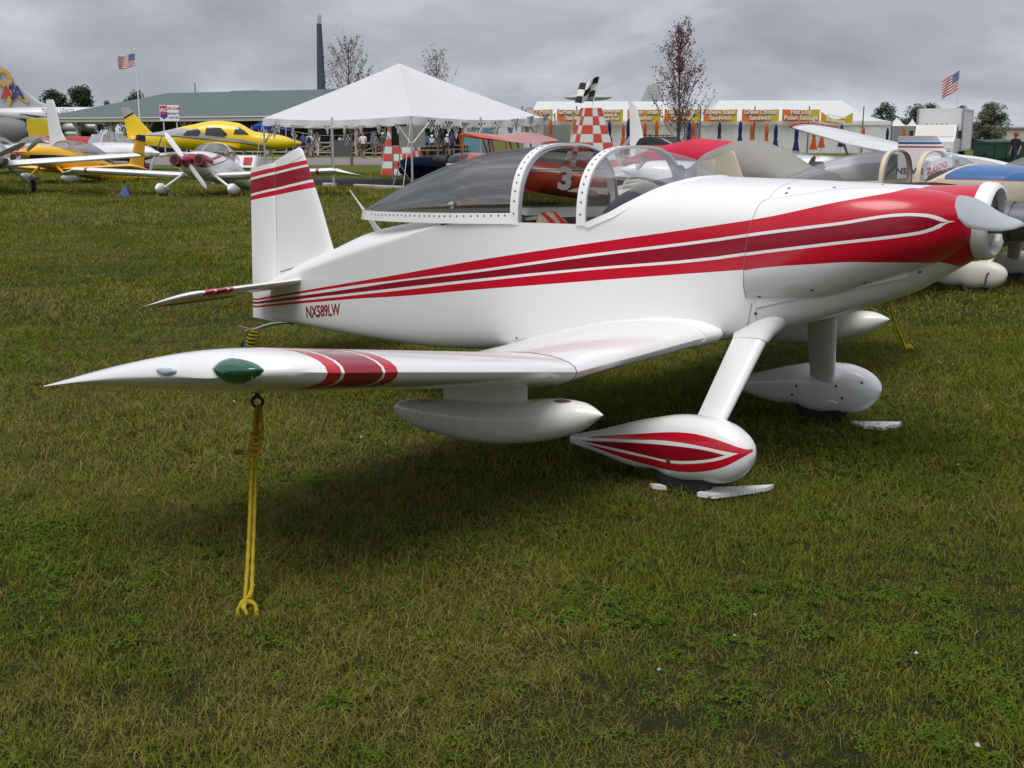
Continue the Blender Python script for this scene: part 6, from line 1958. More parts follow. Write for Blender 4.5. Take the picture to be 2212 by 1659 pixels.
for x_, Y_, sh, lb in ((640, 84, (.30, .03, .03), 'person in red shirt seated at the picnic table beside the yellow nose'), (655, 87, (.05, .10, .35), 'person in royal blue shirt standing behind the pavilion-side tables'), (735, 90, wh, 'person in white shirt seated behind the dark sandwich board'), (846, 86, (.05, .12, .4), 'person in blue shirt standing behind the first checkered pylon'), (900, 89, (.4, .04, .04), 'person in red shirt standing behind the front tent pole'), (976, 88, (.06, .07, .2), 'person in dark blue shirt by the orange umbrella and teal shed'), (1010, 96, kh, 'person in khaki shirt beside the teal shed wall')):
    st_ = 'seated' in lb
    pers(lb, x_, Y_, R(-80 + x_ % 50), shirt=sh, pants=nv, sit=st_, stride=0 if st_ else .1, h=1.55 if st_ else 1.72)
pers('person with white hat beyond the picnic table by the teal shed', 966, 90, R(-70), shirt=wh, pants=gr, cap=(.7, .7, .7), h=1.6)
# ================================================================== parked airplanes, truck, dumpster
MAR, YEL, ORY = (.25, .010, .032), (.80, .56, .008), (.85, .46, .006)
# the cream and blue sister of the near airplane, parked on its far side
CREAM = (.52, .46, .36)
sis = thing('cream_airplane', 'cream low-wing airplane with blue nose deck parked behind the striped airplane', 'airplane')
sis.matrix_world = Matrix.Translation((5.45, 12.9, 0)) @ Matrix.Rotation(-PHI, 4, 'Z') @ Matrix.Scale(.92, 4)
cpaint = bands('cream_blue_paint', CREAM, [((.025, .11, .30), (0.0, 1.30), (0.0, 1.9), -.55, .95), ((.30, .03, .03), (0.0, 1.29), (0.0, 1.30), -.55, .95)])
M_cream = mat('cream_paint', CREAM, .3, coat=.4, var=.04); M_ctan = mat('tan_frame', (.62, .52, .36), .45)
PB = dict(PA); PB.update(fus=cpaint, white=M_cream, ring=M_cream, wing=M_cream, pod=M_cream, pant=mat('spat_cream', (.60, .57, .50), .35, var=.05), fin=M_cream, stab=M_cream, tab=M_cream, frame=M_ctan, smoke=glass_mat('pale_canopy', (.70, .71, .72), .14), clear=glass_mat('pale_screen', (.74, .75, .77), .12), seat=mat('grey_leather', (.3, .3, .29), .6), belt=mat('dark_belt', (.05, .05, .06), .8))
PBo = build_sport(sis, PB, False)
_bl, _br, _up = Vector((-.84, -.36, 1.28)), Vector((-.56, -.20, 1.41)), Vector((-.04, .07, .17))
pn_ = [_br, _bl, _bl + _up, _br + _up]
cd = mk('price_card', [p for p in pn_] + [p + Vector((-.004, 0, 0)) for p in pn_], [(0, 1, 2, 3), (7, 6, 5, 4)], mat('card_white', (.74, .74, .76), .6), sis, False)
ex, ey = (pn_[0] - pn_[1]).normalized(), (pn_[2] - pn_[1]).normalized()
decal(None, '2,000', .115, pn_[1] + ex * .03 + ey * .05 + Vector((.004, -.006, .003)), ex, ey, mat('card_red', (.5, .05, .06), .6), 'lettering', .004, 'LEFT', cd)
v, f = tube([(.28, -.80, .37), (.18, -.99, .25), (.16, -.97, .12)], .008, 5); mk('pant_strap', v, f, mat('strap_navy', (.02, .04, .10), .8), sis, True)
# registration airplane beyond it
wfus = bands('white_registration_paint', (.62, .63, .64), [((.02, .08, .28), (0, 1.50), (0, 1.54), -6, -2.5), ((.35, .03, .04), (0, 1.44), (0, 1.47), -6, -2.5), ((.36, .37, .39), (0, 1.55), (0, 3), -6, -2.5), ((.28, .02, .03), (.1, .96), (.1, 1.0), -4, 2)])
TYP = dict(e=2.6, fus=[(-4.3, .04, .55, .75), (-3, .2, .5, .95), (-1.6, .45, .5, 1.15), (-.5, .52, .5, 1.2), (.6, .48, .55, 1.18), (1.3, .4, .65, 1.12), (1.55, .2, .75, 1.02)],
           canopy=[(-2.0, .05, 1.08, 1.10), (-1.4, .36, 1.12, 1.38), (-.7, .45, 1.15, 1.58), (-.1, .46, 1.16, 1.52), (.45, .38, 1.15, 1.2)], bows=[-.75, -.1],
           wing=dict(x=.55, root=1.4, tip=1.15, half=3.4, z=.62, dih=4), stab=dict(x=-3.5, root=.75, tip=.6, half=1.2, z=.8),
           fin=[(.7, -3.2, -4.4), (1.2, -3.6, -4.4), (1.62, -3.9, -4.42)], gear=[(.5, .85, .17, 'pant', .6, .5), (.5, -.85, .17, 'pant', .6, .5), (-4.0, 0, .07, 'bare', .5, -3.9)], prop=(1.55, .9, .85, 20, 2, M_metal, .14))
def typ(**k):
    d = dict(TYP); d.update(k); return d
S_ = typ(fus_mat=wfus, fin_mat=wfus, fin=[(.9, -3.05, -4.15), (1.2, -3.25, -4.16), (1.58, -3.5, -4.18), (1.64, -3.55, -4.18)], canopy=[(-2.7, .05, 1.02, 1.05), (-2.0, .36, 1.08, 1.36), (-1.2, .45, 1.12, 1.52), (-.5, .46, 1.15, 1.5), (.2, .38, 1.15, 1.2)], bows=[-1.55], bow_mat=M_ctan, glass=glass_mat('smoke_grey', (.45, .46, .47), .10), pitch=0, pivot=.5)
o, prt, fs_ = plane('registration_airplane', 'white airplane with grey-topped fin, dark registration and smoky bubble canopy beyond the cream one', (10.2, 18.0, 0), -PHI + .12, S_)
decal(prt, 'N54WB', .145, (-4.16, -.085, 1.0), (1, -.03, .0), (0, 0, 1), mat('reg_navy', (.03, .04, .09), .5), 'registration', .006)
# grey canvas covered airplane and its red neighbour
def covered(name, label, loc, rz, m, st, fin=None, finm=None, wing=True):
    o = thing(name, label, 'airplane', loc, rz)
    secs = []
    for x, w, zb, zt in st:
        r_ = ring_se(x, w, zb, zt, 2.1, 30); secs.append([p + Vector((0, .012 * math.sin(i * 1.9 + x * 4), .014 * math.sin(i * .9 + x * 6))) for i, p in enumerate(r_)])
    v, f = loft(secs); mk('canvas_cover', v, f, m, o, True, 0)
    body = mat('cream_paint', CREAM, .3)
    v, f = loft([ring_se(x, w, b, t, 2.4, 20) for x, w, b, t in ((-4.2, .04, .5, .7), (-2, .35, .45, 1.0), (0, .48, .5, 1.05), (1.2, .4, .6, 1.02), (1.5, .2, .72, .95))]); mk('fuselage', v, f, body, o, True)
    for s in (-1, 1):
        v, f = loft([[Vector((.5 - ch * x, s * y, .6 + .07 * y + zz * ch)) for x, zz in airfoil(8, .13, .02)] for y, ch in ((0, 1.3), (3.2, 1.1), (3.3, .6))]); mk('wing', v, f, body, o, True)
        v, f = loft([[Vector((.4 + r * math.cos(t), s * .85 + yy, .17 + r * math.sin(t))) for t in np.linspace(0, 2 * math.pi, 14, endpoint=False)] for yy, r in ((-.05, .1), (-.05, .17), (.05, .17), (.05, .1))]); mk('tyre', v, f, M_dark, o, True)
        v, f = tube([(.4, s * .4, .6), (.4, s * .83, .2)], .03, 6); mk('gear_leg', v, f, body, o, True)
    return o
M_canvas = mat('grey_canvas', (.26, .25, .225), .9, var=.12, vs_=1.6, bump=.6)
cst = [(-2.1, .03, 1.00, 1.04), (-1.7, .2, .85, 1.16), (-1.2, .38, .78, 1.38), (-.6, .48, .72, 1.56), (0, .52, .70, 1.57), (.5, .50, .72, 1.40), (1.0, .46, .74, 1.2), (1.5, .4, .76, 1.12), (1.7, .05, .85, .95)]
covered('covered_airplane', 'airplane wearing a grey canvas cover over its canopy and nose', (3.95, 18.6, 0), -1.1, M_canvas, cst)
covered('covered_airplane', 'airplane under a bright red canopy cover behind the grey canvas one', (4.5, 26.0, 0), -PHI - .1, mat('red_canvas', (.52, .012, .05), .75, var=.1, bump=.3), [(-2.6, .05, .95, 1.05), (-1.6, .42, .8, 1.38), (-.5, .55, .75, 1.58), (.5, .5, .75, 1.5), (1.4, .4, .8, 1.2), (1.6, .05, .9, 1.0)])
# low-wing white airplane seen through the windscreen
o, prt, fs_ = plane('white_airplane', 'plain white low-wing airplane seen through the windscreen of the striped airplane', (3.75, 21.5, 0), R(188), typ(fus_mat=M_white, canopy=[(-1.9, .05, 1.1, 1.12), (-.9, .44, 1.15, 1.5), (.3, .4, 1.15, 1.25)], bows=[], pitch=6, pivot=.5))
# orange biplane, number 3
orange_p = bands('orange_biplane_paint', (.50, .060, .018), [((.02, .02, .022), (.02, .92), (.02, .955), -4, 1.2), ((.6, .6, .6), (.02, .905), (.02, .92), -4, 1.2), ((.6, .6, .6), (.02, .955), (.02, .97), -4, 1.2), ((.02, .02, .025), (0, 1.05), (0, 2), 1.25, 2.6), ((.7, .7, .7), (0, .98), (0, 1.05), 1.2, 2.6)])
S_ = dict(e=2.5, fus_mat=orange_p, fus=[(-3.4, .05, .62, .82), (-2, .26, .55, 1.02), (-.6, .42, .5, 1.18), (.4, .45, .5, 1.18), (1.3, .44, .55, 1.14), (1.75, .36, .62, 1.06), (1.9, .2, .74, .95)],
          wing=dict(x=.75, root=1.0, tip=.95, half=2.55, z=.52, dih=3, th=.12), stab=dict(x=-2.8, root=.7, tip=.5, half=1.15, z=.82), fin=[(.75, -2.4, -3.5), (1.2, -2.9, -3.6), (1.55, -3.15, -3.6)],
          gear=[(1.0, .8, .17, 'pant', .6, 1.0), (1.0, -.8, .17, 'pant', .6, 1.0), (-3.2, 0, .07, 'bare', .6, -3.1)], prop=(1.95, .86, .9, 70, 2, M_black, .16), spin_mat=M_black, canopy=[(-1.6, .05, 1.08, 1.12), (-.9, .3, 1.12, 1.42), (-.3, .3, 1.15, 1.4), (.2, .22, 1.15, 1.18)], pitch=8, pivot=1.0, lift=.10)
o, prt, fs_ = plane('orange_biplane', 'orange biplane with a large white number three seen through the canopy', (0.35, 25.0, 0), R(167), S_)
for s in (-1, 1):
    v, f = loft([[Vector((1.15 - .06 * y - ch * x, s * y, 1.50 + .03 * y + zz * ch)) for x, zz in airfoil(8, .12, .02)] for y, ch in ((0, 1.0), (2.5, .98), (2.7, .8), (2.78, .4))]); prt('upper_wing', v, f, orange_p)
    for x_ in (.95, .35):
        v, f = tube([(x_, s * 1.9, .66), (x_ + .25, s * 1.95, 1.55)], .022, 6); prt('wing_strut', v, f, orange_p)
        v, f = tube([(x_, s * .3, 1.1), (x_ + .2, s * .35, 1.52)], .02, 6); prt('cabane_strut', v, f, orange_p)
for sd in (1, -1):
    v, f = text_mesh('3', .62, 'CENTER', .03)
    vv = [Vector((-.78 - sd * p.x, sd * .432, .70 + p.y)) for p in v]
    prt('race_number', vv, f, M_white, smooth=False)
# white tall fin and black topped fin behind
o, prt, fs_ = plane('tall_fin_airplane', 'white airplane with a tall curved white fin near the red-leaved tree', (8.6, 45, 0), R(-25), typ(fus_mat=M_white, fin=[(.8, -3.3, -4.3), (1.4, -3.72, -4.3), (2.2, -3.9, -4.32), (2.7, -4.05, -4.38), (2.9, -4.25, -4.42)], canopy=[(-1.9, .05, 1.1, 1.12), (-.9, .44, 1.15, 1.5), (.3, .4, 1.15, 1.25)], bows=[]))
bt = bands('black_top_fin', (.62, .62, .60), [((.5, .10, .02), (0, 1.36), (0, 1.40), -6, 0), ((.012, .012, .014), (0, 1.40), (0, 3), -6, 0)])
o, prt, fs_ = plane('black_fin_airplane', 'white airplane whose rounded fin has a black top and orange line', (6.75, 26.5, 0), R(-30), typ(fus_mat=M_white, fin_mat=bt, fin=[(.75, -2.9, -4.3), (1.15, -3.1, -4.32), (1.42, -3.3, -4.3), (1.56, -3.55, -4.2), (1.60, -3.75, -4.0)], canopy=[(-1.9, .05, 1.1, 1.12), (-.9, .40, 1.12, 1.35), (.3, .36, 1.12, 1.18)], bows=[]))
# high-wing airplane, nose to the left
S_ = dict(e=2.4, fus_mat=M_white, fus=[(-4.2, .04, .55, .75), (-2.5, .22, .45, .95), (-1.0, .40, .40, 1.2), (.1, .44, .42, 1.35), (.7, .42, .45, 1.2), (1.3, .36, .5, 1.05), (1.45, .2, .6, .95)],
          wing=dict(x=.75, root=1.5, tip=1.35, half=5.3, z=1.46, dih=.6, th=.12), stab=dict(x=-3.4, root=.8, tip=.6, half=1.3, z=.75), fin=[(.7, -3.0, -4.3), (1.2, -3.7, -4.4), (1.6, -4.0, -4.4)],
          gear=[(.55, .85, .22, 'bare', .6, .5), (.55, -.85, .22, 'bare', .6, .5), (-4.0, 0, .08, 'bare', .55, -3.9)], prop=(1.5, .8, .8, 30, 2, mat('wood_prop', (.05, .035, .03), .4), .0), bank=-3.4, pitch=3, pivot=.5)
o, prt, fs_ = plane('high_wing_airplane', 'white high-wing light airplane with black engine cowl and twin lamps', (7.7, 24.6, 0), R(180), S_)
v, f = loft([ring_se(x, w, b, t, 2.3, 18) for x, w, b, t in ((1.05, .38, .50, 1.08), (1.4, .36, .54, 1.06), (1.52, .2, .66, .94))]); cw_ = prt('engine_cowl', v, f, mat('cowl_black', (.012, .013, .02), .4))
for y in (-.12, .12):
    v, f = loft([[Vector((1.5 + d, y + r * math.cos(t), .9 + r * math.sin(t))) for t in np.linspace(0, 2 * math.pi, 14, endpoint=False)] for d, r in ((0, .075), (.03, .07), (.035, .01))]); prt('landing_lamp', v, f, mat('lamp_glass', (.55, .52, .38), .15, coat=1.0))
for s in (-1, 1):
    v, f = tube([(.3, s * .42, .55), (.25, s * 2.4, 1.52)], .03, 6); prt('wing_strut', v, f, mat('strut_grey', (.2, .22, .25), .5))
    v, f = loft([[Vector((.78 - ch * x, s * y, 1.482 + .0105 * y + zz * ch)) for x, zz in airfoil(10, .125, .02)] for y, ch in ((5.05, 1.38), (5.22, 1.34), (5.33, 1.1))]); prt('wing_tip', v, f, mat('tip_maroon', MAR, .4) if s == -1 else M_white)
# ------------------------------------------------------------------ left group
# white airplane with maroon twin-inlet nose, facing the camera
nose_p = bands('white_maroon_paint', WHITE, [(MAR, (0, .96), (0, 1.9), 1.35, 3.0), (MAR, (-.10, 1.06), (-.10, 1.13), -2.5, 1.35), (MAR, (-.10, .93), (-.10, .96), -2.5, 1.35), (MAR, (0, 1.55), (0, 1.64), -6, -3)])
wm_wing = wing_paint('maroon_band_wing', WHITE, MAR, MAR, (3.22, 3.30, 9, 9.1, 9.2, 9.3))
S_ = dict(e=2.3, fus_mat=nose_p, fus=[(-3.9, .04, .62, .80), (-2.4, .24, .56, 1.0), (-1.0, .44, .52, 1.22), (.2, .48, .50, 1.28), (1.0, .47, .52, 1.22), (1.45, .42, .60, 1.12), (1.68, .30, .70, 1.02), (1.75, .12, .8, .94)],
          canopy=[(-1.9, .05, 1.1, 1.13), (-1.2, .34, 1.2, 1.46), (-.5, .42, 1.24, 1.62), (.1, .42, 1.26, 1.58), (.7, .32, 1.24, 1.28)], bows=[-.3], wing=dict(x=.95, root=1.25, tip=1.15, half=3.75, z=.56, dih=2.6, th=.15, mat=wm_wing), stab=dict(x=-3.1, root=.7, tip=.55, half=1.3, z=.78),
          fin=[(.75, -2.9, -4.0), (1.2, -3.3, -4.02), (1.62, -3.55, -4.04), (1.68, -3.65, -4.0)], gear=[(1.05, 1.0, .17, 'pant', .62, .95), (1.05, -1.0, .17, 'pant', .62, .95), (-3.7, 0, .07, 'bare', .55, -3.6)], prop=(1.78, .87, .92, 128, 2, M_white, .17), spin_mat=mat('spin_maroon', MAR, .3, coat=.5), pitch=8, pivot=1.0)
g0_ = ground(433, 425)
o, prt, fs_ = plane('maroon_nose_airplane', 'white airplane with maroon twin-inlet nose facing the camera on the grass', (g0_.x + .1, g0_.y + .9, 0), R(-97), S_)
for y in (-.33, .33):
    v, f = loft([ring_se(x, r, .90 - r, .90 + r, 2, 20) for x, r in ((1.2, .16), (1.6, .18), (1.78, .165), (1.82, .14))]); v = [p + Vector((0, y, 0)) for p in v]; ck = prt('cheek_inlet', v, f, mat('spin_maroon', MAR, .3))
    v = [Vector((1.826, y + .10 * math.cos(t), .90 + .10 * math.sin(t))) for t in np.linspace(0, 2 * math.pi, 18, endpoint=False)]; prt('inlet_hole', v, [tuple(range(18))], M_black, smooth=False)
for s in (-1, 1):
    v, f = loft([[Vector((.75 - .5 * (y - 3.7) - ch * x, s * y, .735 + (y - 3.7) * -.12 + zz * ch * k)) for x, zz in airfoil(8, .14, .02)] for y, ch, k in ((3.68, 1.15, 1), (3.9, 1.0, .7), (4.2, .7, .3), (4.35, .45, .1))]); prt('wing_tip', v, f, WHITE and M_white)
# yellow airplane with black flash and number
yp = bands('yellow_flash_paint', ORY, [((.012, .010, .010), [(-.6, .93), (.4, .80), (1.2, .66), (2.0, .55)], [(-.6, .95), (.4, .93), (1.2, .98), (2.0, 1.0)], -.6, 2.0)])
S_ = dict(e=2.4, fus_mat=yp, fus=[(-3.7, .05, .55, .75), (-2.4, .25, .45, .98), (-1.0, .46, .42, 1.2), (.2, .5, .45, 1.28), (1.2, .46, .52, 1.26), (1.8, .34, .62, 1.15), (2.0, .16, .74, 1.0)],
          canopy=[(-2.2, .05, 1.03, 1.06), (-1.5, .34, 1.12, 1.42), (-.7, .44, 1.2, 1.62), (.1, .44, 1.25, 1.6), (.75, .34, 1.24, 1.28)], bows=[-.35, .35], bow_mat=mat('bow_orange', (.6, .30, .05), .5), glass=glass_mat('grey_tint', (.55, .56, .58), .08), wing=dict(x=.8, root=1.4, tip=1.1, half=3.2, z=.50, dih=3), stab=dict(x=-3.0, root=.7, tip=.55, half=1.3, z=.72),
          fin=[(.6, -2.6, -3.75), (1.1, -2.9, -3.75), (2.0, -3.2, -3.78), (2.28, -3.3, -3.78)], gear=[(.95, .9, .17, 'pant', .6, .9), (.95, -.9, .17, 'pant', .6, .9), (-3.4, 0, .08, 'bare', .5, -3.3)], pant_mat=mat('pant_grey', (.40, .40, .41), .4), leg_mat=mat('leg_yellow', ORY, .4), prop=(2.0, .87, .9, 35, 2, M_metal, .17), spin_mat=mat('spin_yellow', ORY, .3), pitch=9, pivot=.9)
o, prt, fs_ = plane('yellow_sport_airplane', 'deep yellow low-wing airplane with a black side flash and orange number', (-15.2, 40.0, 0), R(248), S_)
for sd in (1, -1):
    v, f = text_mesh('7', .6, 'CENTER', .03); prt('race_number', [Vector((-1.1 - sd * p.x, sd * .47, .50 + p.y)) for p in v], f, mat('number_orange', (.62, .08, .01), .5), smooth=False)
v, f = text_mesh('N207RV', .17, 'CENTER', .0)
prt('registration', [Vector((-3.45 - p.x, .06, 1.55 + p.y)) for p in v], f, mat('reg_brown', (.10, .05, .01), .5), smooth=False)
v, f = loft([[Vector((le + (te - le) * x, y * .72, z)) for x, y in airfoil(8, .13, 0)] for z, le, te in ((2.12, -3.22, -3.80), (2.28, -3.28, -3.80), (2.33, -3.36, -3.78))]); prt('fin_cap', v, f, mat('cap_black', (.02, .015, .01), .5))
# yellow and grey cabin airplane, side on
big = bands('yellow_grey_paint', YEL, [((.34, .34, .36), [(-4.2, 1.62), (-1.8, 1.55), (1.2, 1.24), (2.6, .98)], [(-4.2, 1.95), (-2.6, 1.85), (-1.4, 1.9), (-.2, 1.62), (1.2, 1.40), (2.6, 1.02)], -4.2, 2.6), ((.02, .018, .015), [(-4.2, 1.58), (-1.8, 1.50), (1.2, 1.20), (2.9, .92)], [(-4.2, 1.62), (-1.8, 1.55), (1.2, 1.24), (2.9, .95)], -4.2, 2.9)])
bfin = bands('yellow_grey_fin', YEL, [((.012, .012, .012), (.55, 4.62), (.55, 4.72), -5, -2), ((.36, .36, .37), (.55, 4.72), (.55, 9), -5, -2)])
S_ = dict(e=2.3, fus_mat=big, fin_mat=bfin, fus=[(-4.0, .06, 1.25, 1.55), (-2.6, .32, 1.05, 1.75), (-1.2, .55, .92, 2.05), (0, .62, .86, 2.25), (1.0, .60, .86, 2.15), (1.8, .55, .88, 1.75), (2.8, .46, .92, 1.62), (3.4, .30, 1.0, 1.45), (3.6, .12, 1.12, 1.32)],
          wing=dict(x=1.1, root=1.4, tip=.8, half=4.6, z=.95, dih=3.5, mat=mat('yellow_wing', YEL, .3, coat=.4)), stab=dict(x=-3.3, root=.9, tip=.6, half=1.7, z=1.4, mat=mat('yellow_wing', YEL, .3)), fin=[(1.3, -2.5, -4.1), (1.8, -3.1, -4.15), (2.5, -3.7, -4.25), (2.85, -4.0, -4.35)],
          gear=[(.1, 1.2, .2, 'bare', 1.0, .1), (.1, -1.2, .2, 'bare', 1.0, .1), (2.6, .01, .17, 'bare', 1.0, 2.5)], prop=(3.6, 1.22, .95, -35, 2, mat('prop_tan', (.35, .30, .22), .4), .13), spin_mat=mat('spin_y2', YEL, .3))
cpx = at_y(455, 300, 55)
o, prt, fs_ = plane('yellow_cabin_airplane', 'bright yellow and grey cabin airplane standing side-on behind the maroon-nosed one', (cpx.x + .3, 55, 0), R(3), S_)
Mwin = mat('tinted_window', (.018, .018, .020), .08, coat=1.0)
fc_w = curve([(q[0], q[1]) for q in S_['fus']]); fc_b = curve([(q[0], q[2]) for q in S_['fus']]); fc_t = curve([(q[0], q[3]) for q in S_['fus']])
def win(outline, nm='window', grow=1.02):
    for sd in (-1, 1):
        v = []; ol = []
        for (xa, za), (xb, zb) in zip(outline, outline[1:] + outline[:1]):
            ol += [(xa + (xb - xa) * k / 6, za + (zb - za) * k / 6) for k in range(6)]
        n = len(ol); ca, cb2 = sum(p[0] for p in ol) / n, sum(p[1] for p in ol) / n
        for x, z in [(ca + (x - ca) * s, cb2 + (z - cb2) * s) for s in (1, .75, .5, .25, .02) for x, z in ol]:
            zm, h = (fc_b(x) + fc_t(x)) / 2, (fc_t(x) - fc_b(x)) / 2; s = min(.999, abs((z - zm) / h)); c = (1 - s ** 2.3) ** (1 / 2.3)
            v.append(Vector((x, sd * (fc_w(x) * c * grow + .008), z)))
        prt(nm, v, [(r_ * n + j, r_ * n + (j + 1) % n, r_ * n + n + (j + 1) % n, r_ * n + n + j) for r_ in range(4) for j in range(n)], Mwin, smooth=True)
win([(-1.45, 1.58), (-.75, 1.55), (-.6, 1.75), (-.8, 1.92), (-1.25, 1.80)]); win([(-.42, 1.60), (.45, 1.50), (.62, 1.62), (.30, 1.92), (-.35, 1.98)]); win([(.85, 1.62), (1.55, 1.60), (1.35, 1.78), (1.0, 1.98)], 'windscreen')
# white and maroon airplane with tall white fin
wm = bands('white_maroon_low_paint', (.74, .74, .74), [(MAR, (0, 0), (0, .62), -5, 5), ((.10, .10, .11), (0, .80), (0, .83), -3, 4), (MAR, (-.3, .92), (-.3, .98), 1.0, 1.8)])
S_ = dict(e=2.3, fus_mat=wm, fin_mat=mat('fin_pale', (.66, .67, .66), .4), fus=[(-3.8, .06, .75, 1.0), (-2, .35, .55, 1.15), (-.4, .55, .45, 1.3), (.8, .55, .45, 1.28), (1.9, .46, .5, 1.15), (2.5, .25, .62, .98), (2.6, .1, .72, .88)], canopy=[(-1.6, .06, 1.15, 1.18), (-.9, .42, 1.2, 1.62), (-.1, .5, 1.25, 1.76), (.6, .48, 1.25, 1.62), (1.4, .36, 1.22, 1.25)], bows=[-.1],
          wing=dict(x=.9, root=1.4, tip=.9, half=4, z=.55, dih=3), stab=dict(x=-3.1, root=.8, tip=.6, half=1.5, z=.95), fin=[(.9, -2.6, -4.0), (1.8, -3.15, -4.0), (3.1, -3.45, -4.02), (3.2, -3.55, -4.0)], gear=[(.2, 1.1, .2, 'pant', .6, .2), (.2, -1.1, .2, 'pant', .6, .2), (2.0, .01, .16, 'pant', .55, 1.9)], prop=(2.6, .8, .9, 60, 2, M_metal, .14))
cpx = at_y(240, 300, 53)
plane('tall_tail_airplane', 'white airplane with maroon belly and a tall plain fin behind the deep yellow one', (cpx.x, 53, 0), R(-28), S_)
# polished airplane at the left edge with its prop
pol = mat('polished_aluminium', (.52, .53, .56), .18, .9)
S_ = dict(e=2.1, fus_mat=pol, fus=[(-4, .06, .9, 1.15), (-2, .4, .7, 1.35), (0, .55, .62, 1.5), (1.2, .52, .66, 1.48), (1.9, .42, .74, 1.36), (2.2, .25, .86, 1.22)], canopy=[(-1.6, .06, 1.35, 1.38), (-.8, .4, 1.4, 1.75), (.1, .44, 1.45, 1.8), (.8, .36, 1.4, 1.45)], bows=[0], wing=dict(x=.9, root=1.5, tip=1.1, half=4.1, z=.78, dih=3.5, mat=M_white), stab=dict(x=-3.4, root=.8, tip=.6, half=1.4, z=1.1), fin=[(1.0, -2.8, -4.2), (1.8, -3.5, -4.3), (2.3, -3.8, -4.3)],
          gear=[(.1, 1.15, .19, 'bare', .8, .1), (.1, -1.15, .19, 'bare', .8, .1), (1.75, .01, .16, 'bare', .8, 1.7)], leg_mat=mat('leg_silver', (.6, .6, .6), .4, .5), prop=(2.2, 1.04, .92, 24, 3, pol, .2), spin_mat=pol)
plane('polished_airplane', 'polished metal airplane with three-blade propeller cut by the left edge', (-14.9, 33.2, 0), R(-62), S_)
# clutter of airplanes further left
S_ = dict(e=2.2, fus_mat=mat('warbird_grey', (.17, .165, .155), .6), fus=[(-5, .1, 1.9, 2.4), (-2.5, .5, 1.4, 2.5), (0, .7, 1.1, 2.7), (2.0, .7, 1.0, 2.7), (3.4, .55, 1.2, 2.5), (3.8, .3, 1.5, 2.2)], canopy=[(-1.2, .2, 2.5, 2.6), (-.4, .4, 2.5, 3.1), (.8, .42, 2.55, 3.15), (1.6, .3, 2.5, 2.6)], bows=[0, .7], bow_mat=mat('warbird_grey', (.17, .165, .155), .6), glass=glass_mat('dark_tint', (.3, .3, .3), .2), wing=dict(x=1.8, root=2.2, tip=1.2, half=5.5, z=1.3, dih=5), stab=dict(x=-4, root=1.1, tip=.8, half=2, z=2.2), fin=[(2.1, -3.7, -5.1), (3.4, -4.4, -5.2)], gear=[(.6, 1.6, .35, 'bare', 1.3, .6), (.6, -1.6, .35, 'bare', 1.3, .6), (-4.4, 0, .15, 'bare', 1.8, -4.3)], prop=(3.8, 1.85, 1.4, 10, 3, M_black, .3), pitch=0)
cpx = at_y(18, 300, 78)
plane('grey_warbird', 'dark grey warbird with a framed canopy below the airliner tail', (cpx.x - 2.2, 78, 0), R(-8), S_)
S_ = dict(e=2.3, fus_mat=mat('red_fuselage', (.40, .015, .03), .4), fus=[(-3, .05, 1.3, 1.5), (-1.6, .3, .9, 1.45), (0, .42, .7, 1.5), (1.4, .4, .75, 1.4), (1.7, .2, .9, 1.2)], wing=dict(x=.7, root=1.1, tip=1.0, half=3.2, z=.75, dih=2, mat=mat('lemon_wing', (.55, .42, .01), .45)), stab=dict(x=-2.4, root=.7, tip=.6, half=1.2, z=1.35), fin_mat=mat('lemon_wing', (.55, .42, .01), .45), fin=[(1.5, -1.85, -3.3), (1.9, -1.75, -3.35), (2.2, -1.85, -3.35), (2.45, -2.1, -3.35)], gear=[(.9, .8, .2, 'bare', .8, .8), (.9, -.8, .2, 'bare', .8, .8), (-2.8, 0, .08, 'bare', 1.3, -2.7)], prop=(1.7, 1.05, .9, 0, 2, M_metal, .15))
cpx = at_y(92, 300, 64)
o, prt, fs_ = plane('lemon_tail_airplane', 'red airplane with a square lemon yellow tail behind the deep yellow airplane', (cpx.x + 2.2, 64, 0), R(-12), S_)
rw = bands('white_red_paint', (.70, .70, .70), [((.42, .02, .05), (.5, .35), (.5, .75), -4, 4)])
for i, (px, Y, rz, lb) in enumerate(((10, 50, 20, 'white and red airplane at the left edge behind the polished one'), (60, 58, 160, 'white airplane with red slash behind the polished propeller'))):
    cpx = at_y(px, 300, Y); plane('white_red_airplane', lb, (cpx.x, Y, 0), R(rz), typ(fus_mat=rw, bows=[]))
# blue marker cone and placard
p = ground(271, 427); o = thing('marker_cone', 'small blue pyramid marker on the grass near the maroon-nosed airplane', 'marker', p)
mk('pyramid', [(-.2, -.2, 0), (.2, -.2, 0), (.2, .2, 0), (-.2, .2, 0), (.02, 0, .34)], [(0, 1, 4), (1, 2, 4), (2, 3, 4), (3, 0, 4), (3, 2, 1, 0)], mat('cone_blue', (.012, .025, .13), .6), o, False)
p = at_y(529, 345, 38); o = thing('placard', 'white and red information placard beside the tail of the maroon-nosed airplane', 'placard', (p.x, 38, 0), R(-20))
mb = MB(); mb.box((0, 0, .78), (.75, .02, .42), Matrix.Rotation(R(-25), 3, 'X')); bd = mb.mk('board', M_white, o)
mb = MB(); mb.box((.12, -.03, .80), (.3, .02, .25), Matrix.Rotation(R(-25), 3, 'X')); mb.mk('red_print', sred, bd)
mb = MB(); mb.bar((-.3, .05, 0), (-.25, .02, .7), .02); mb.bar((.3, .05, 0), (.25, .02, .7), .02); mb.mk('stand', M_black, o)
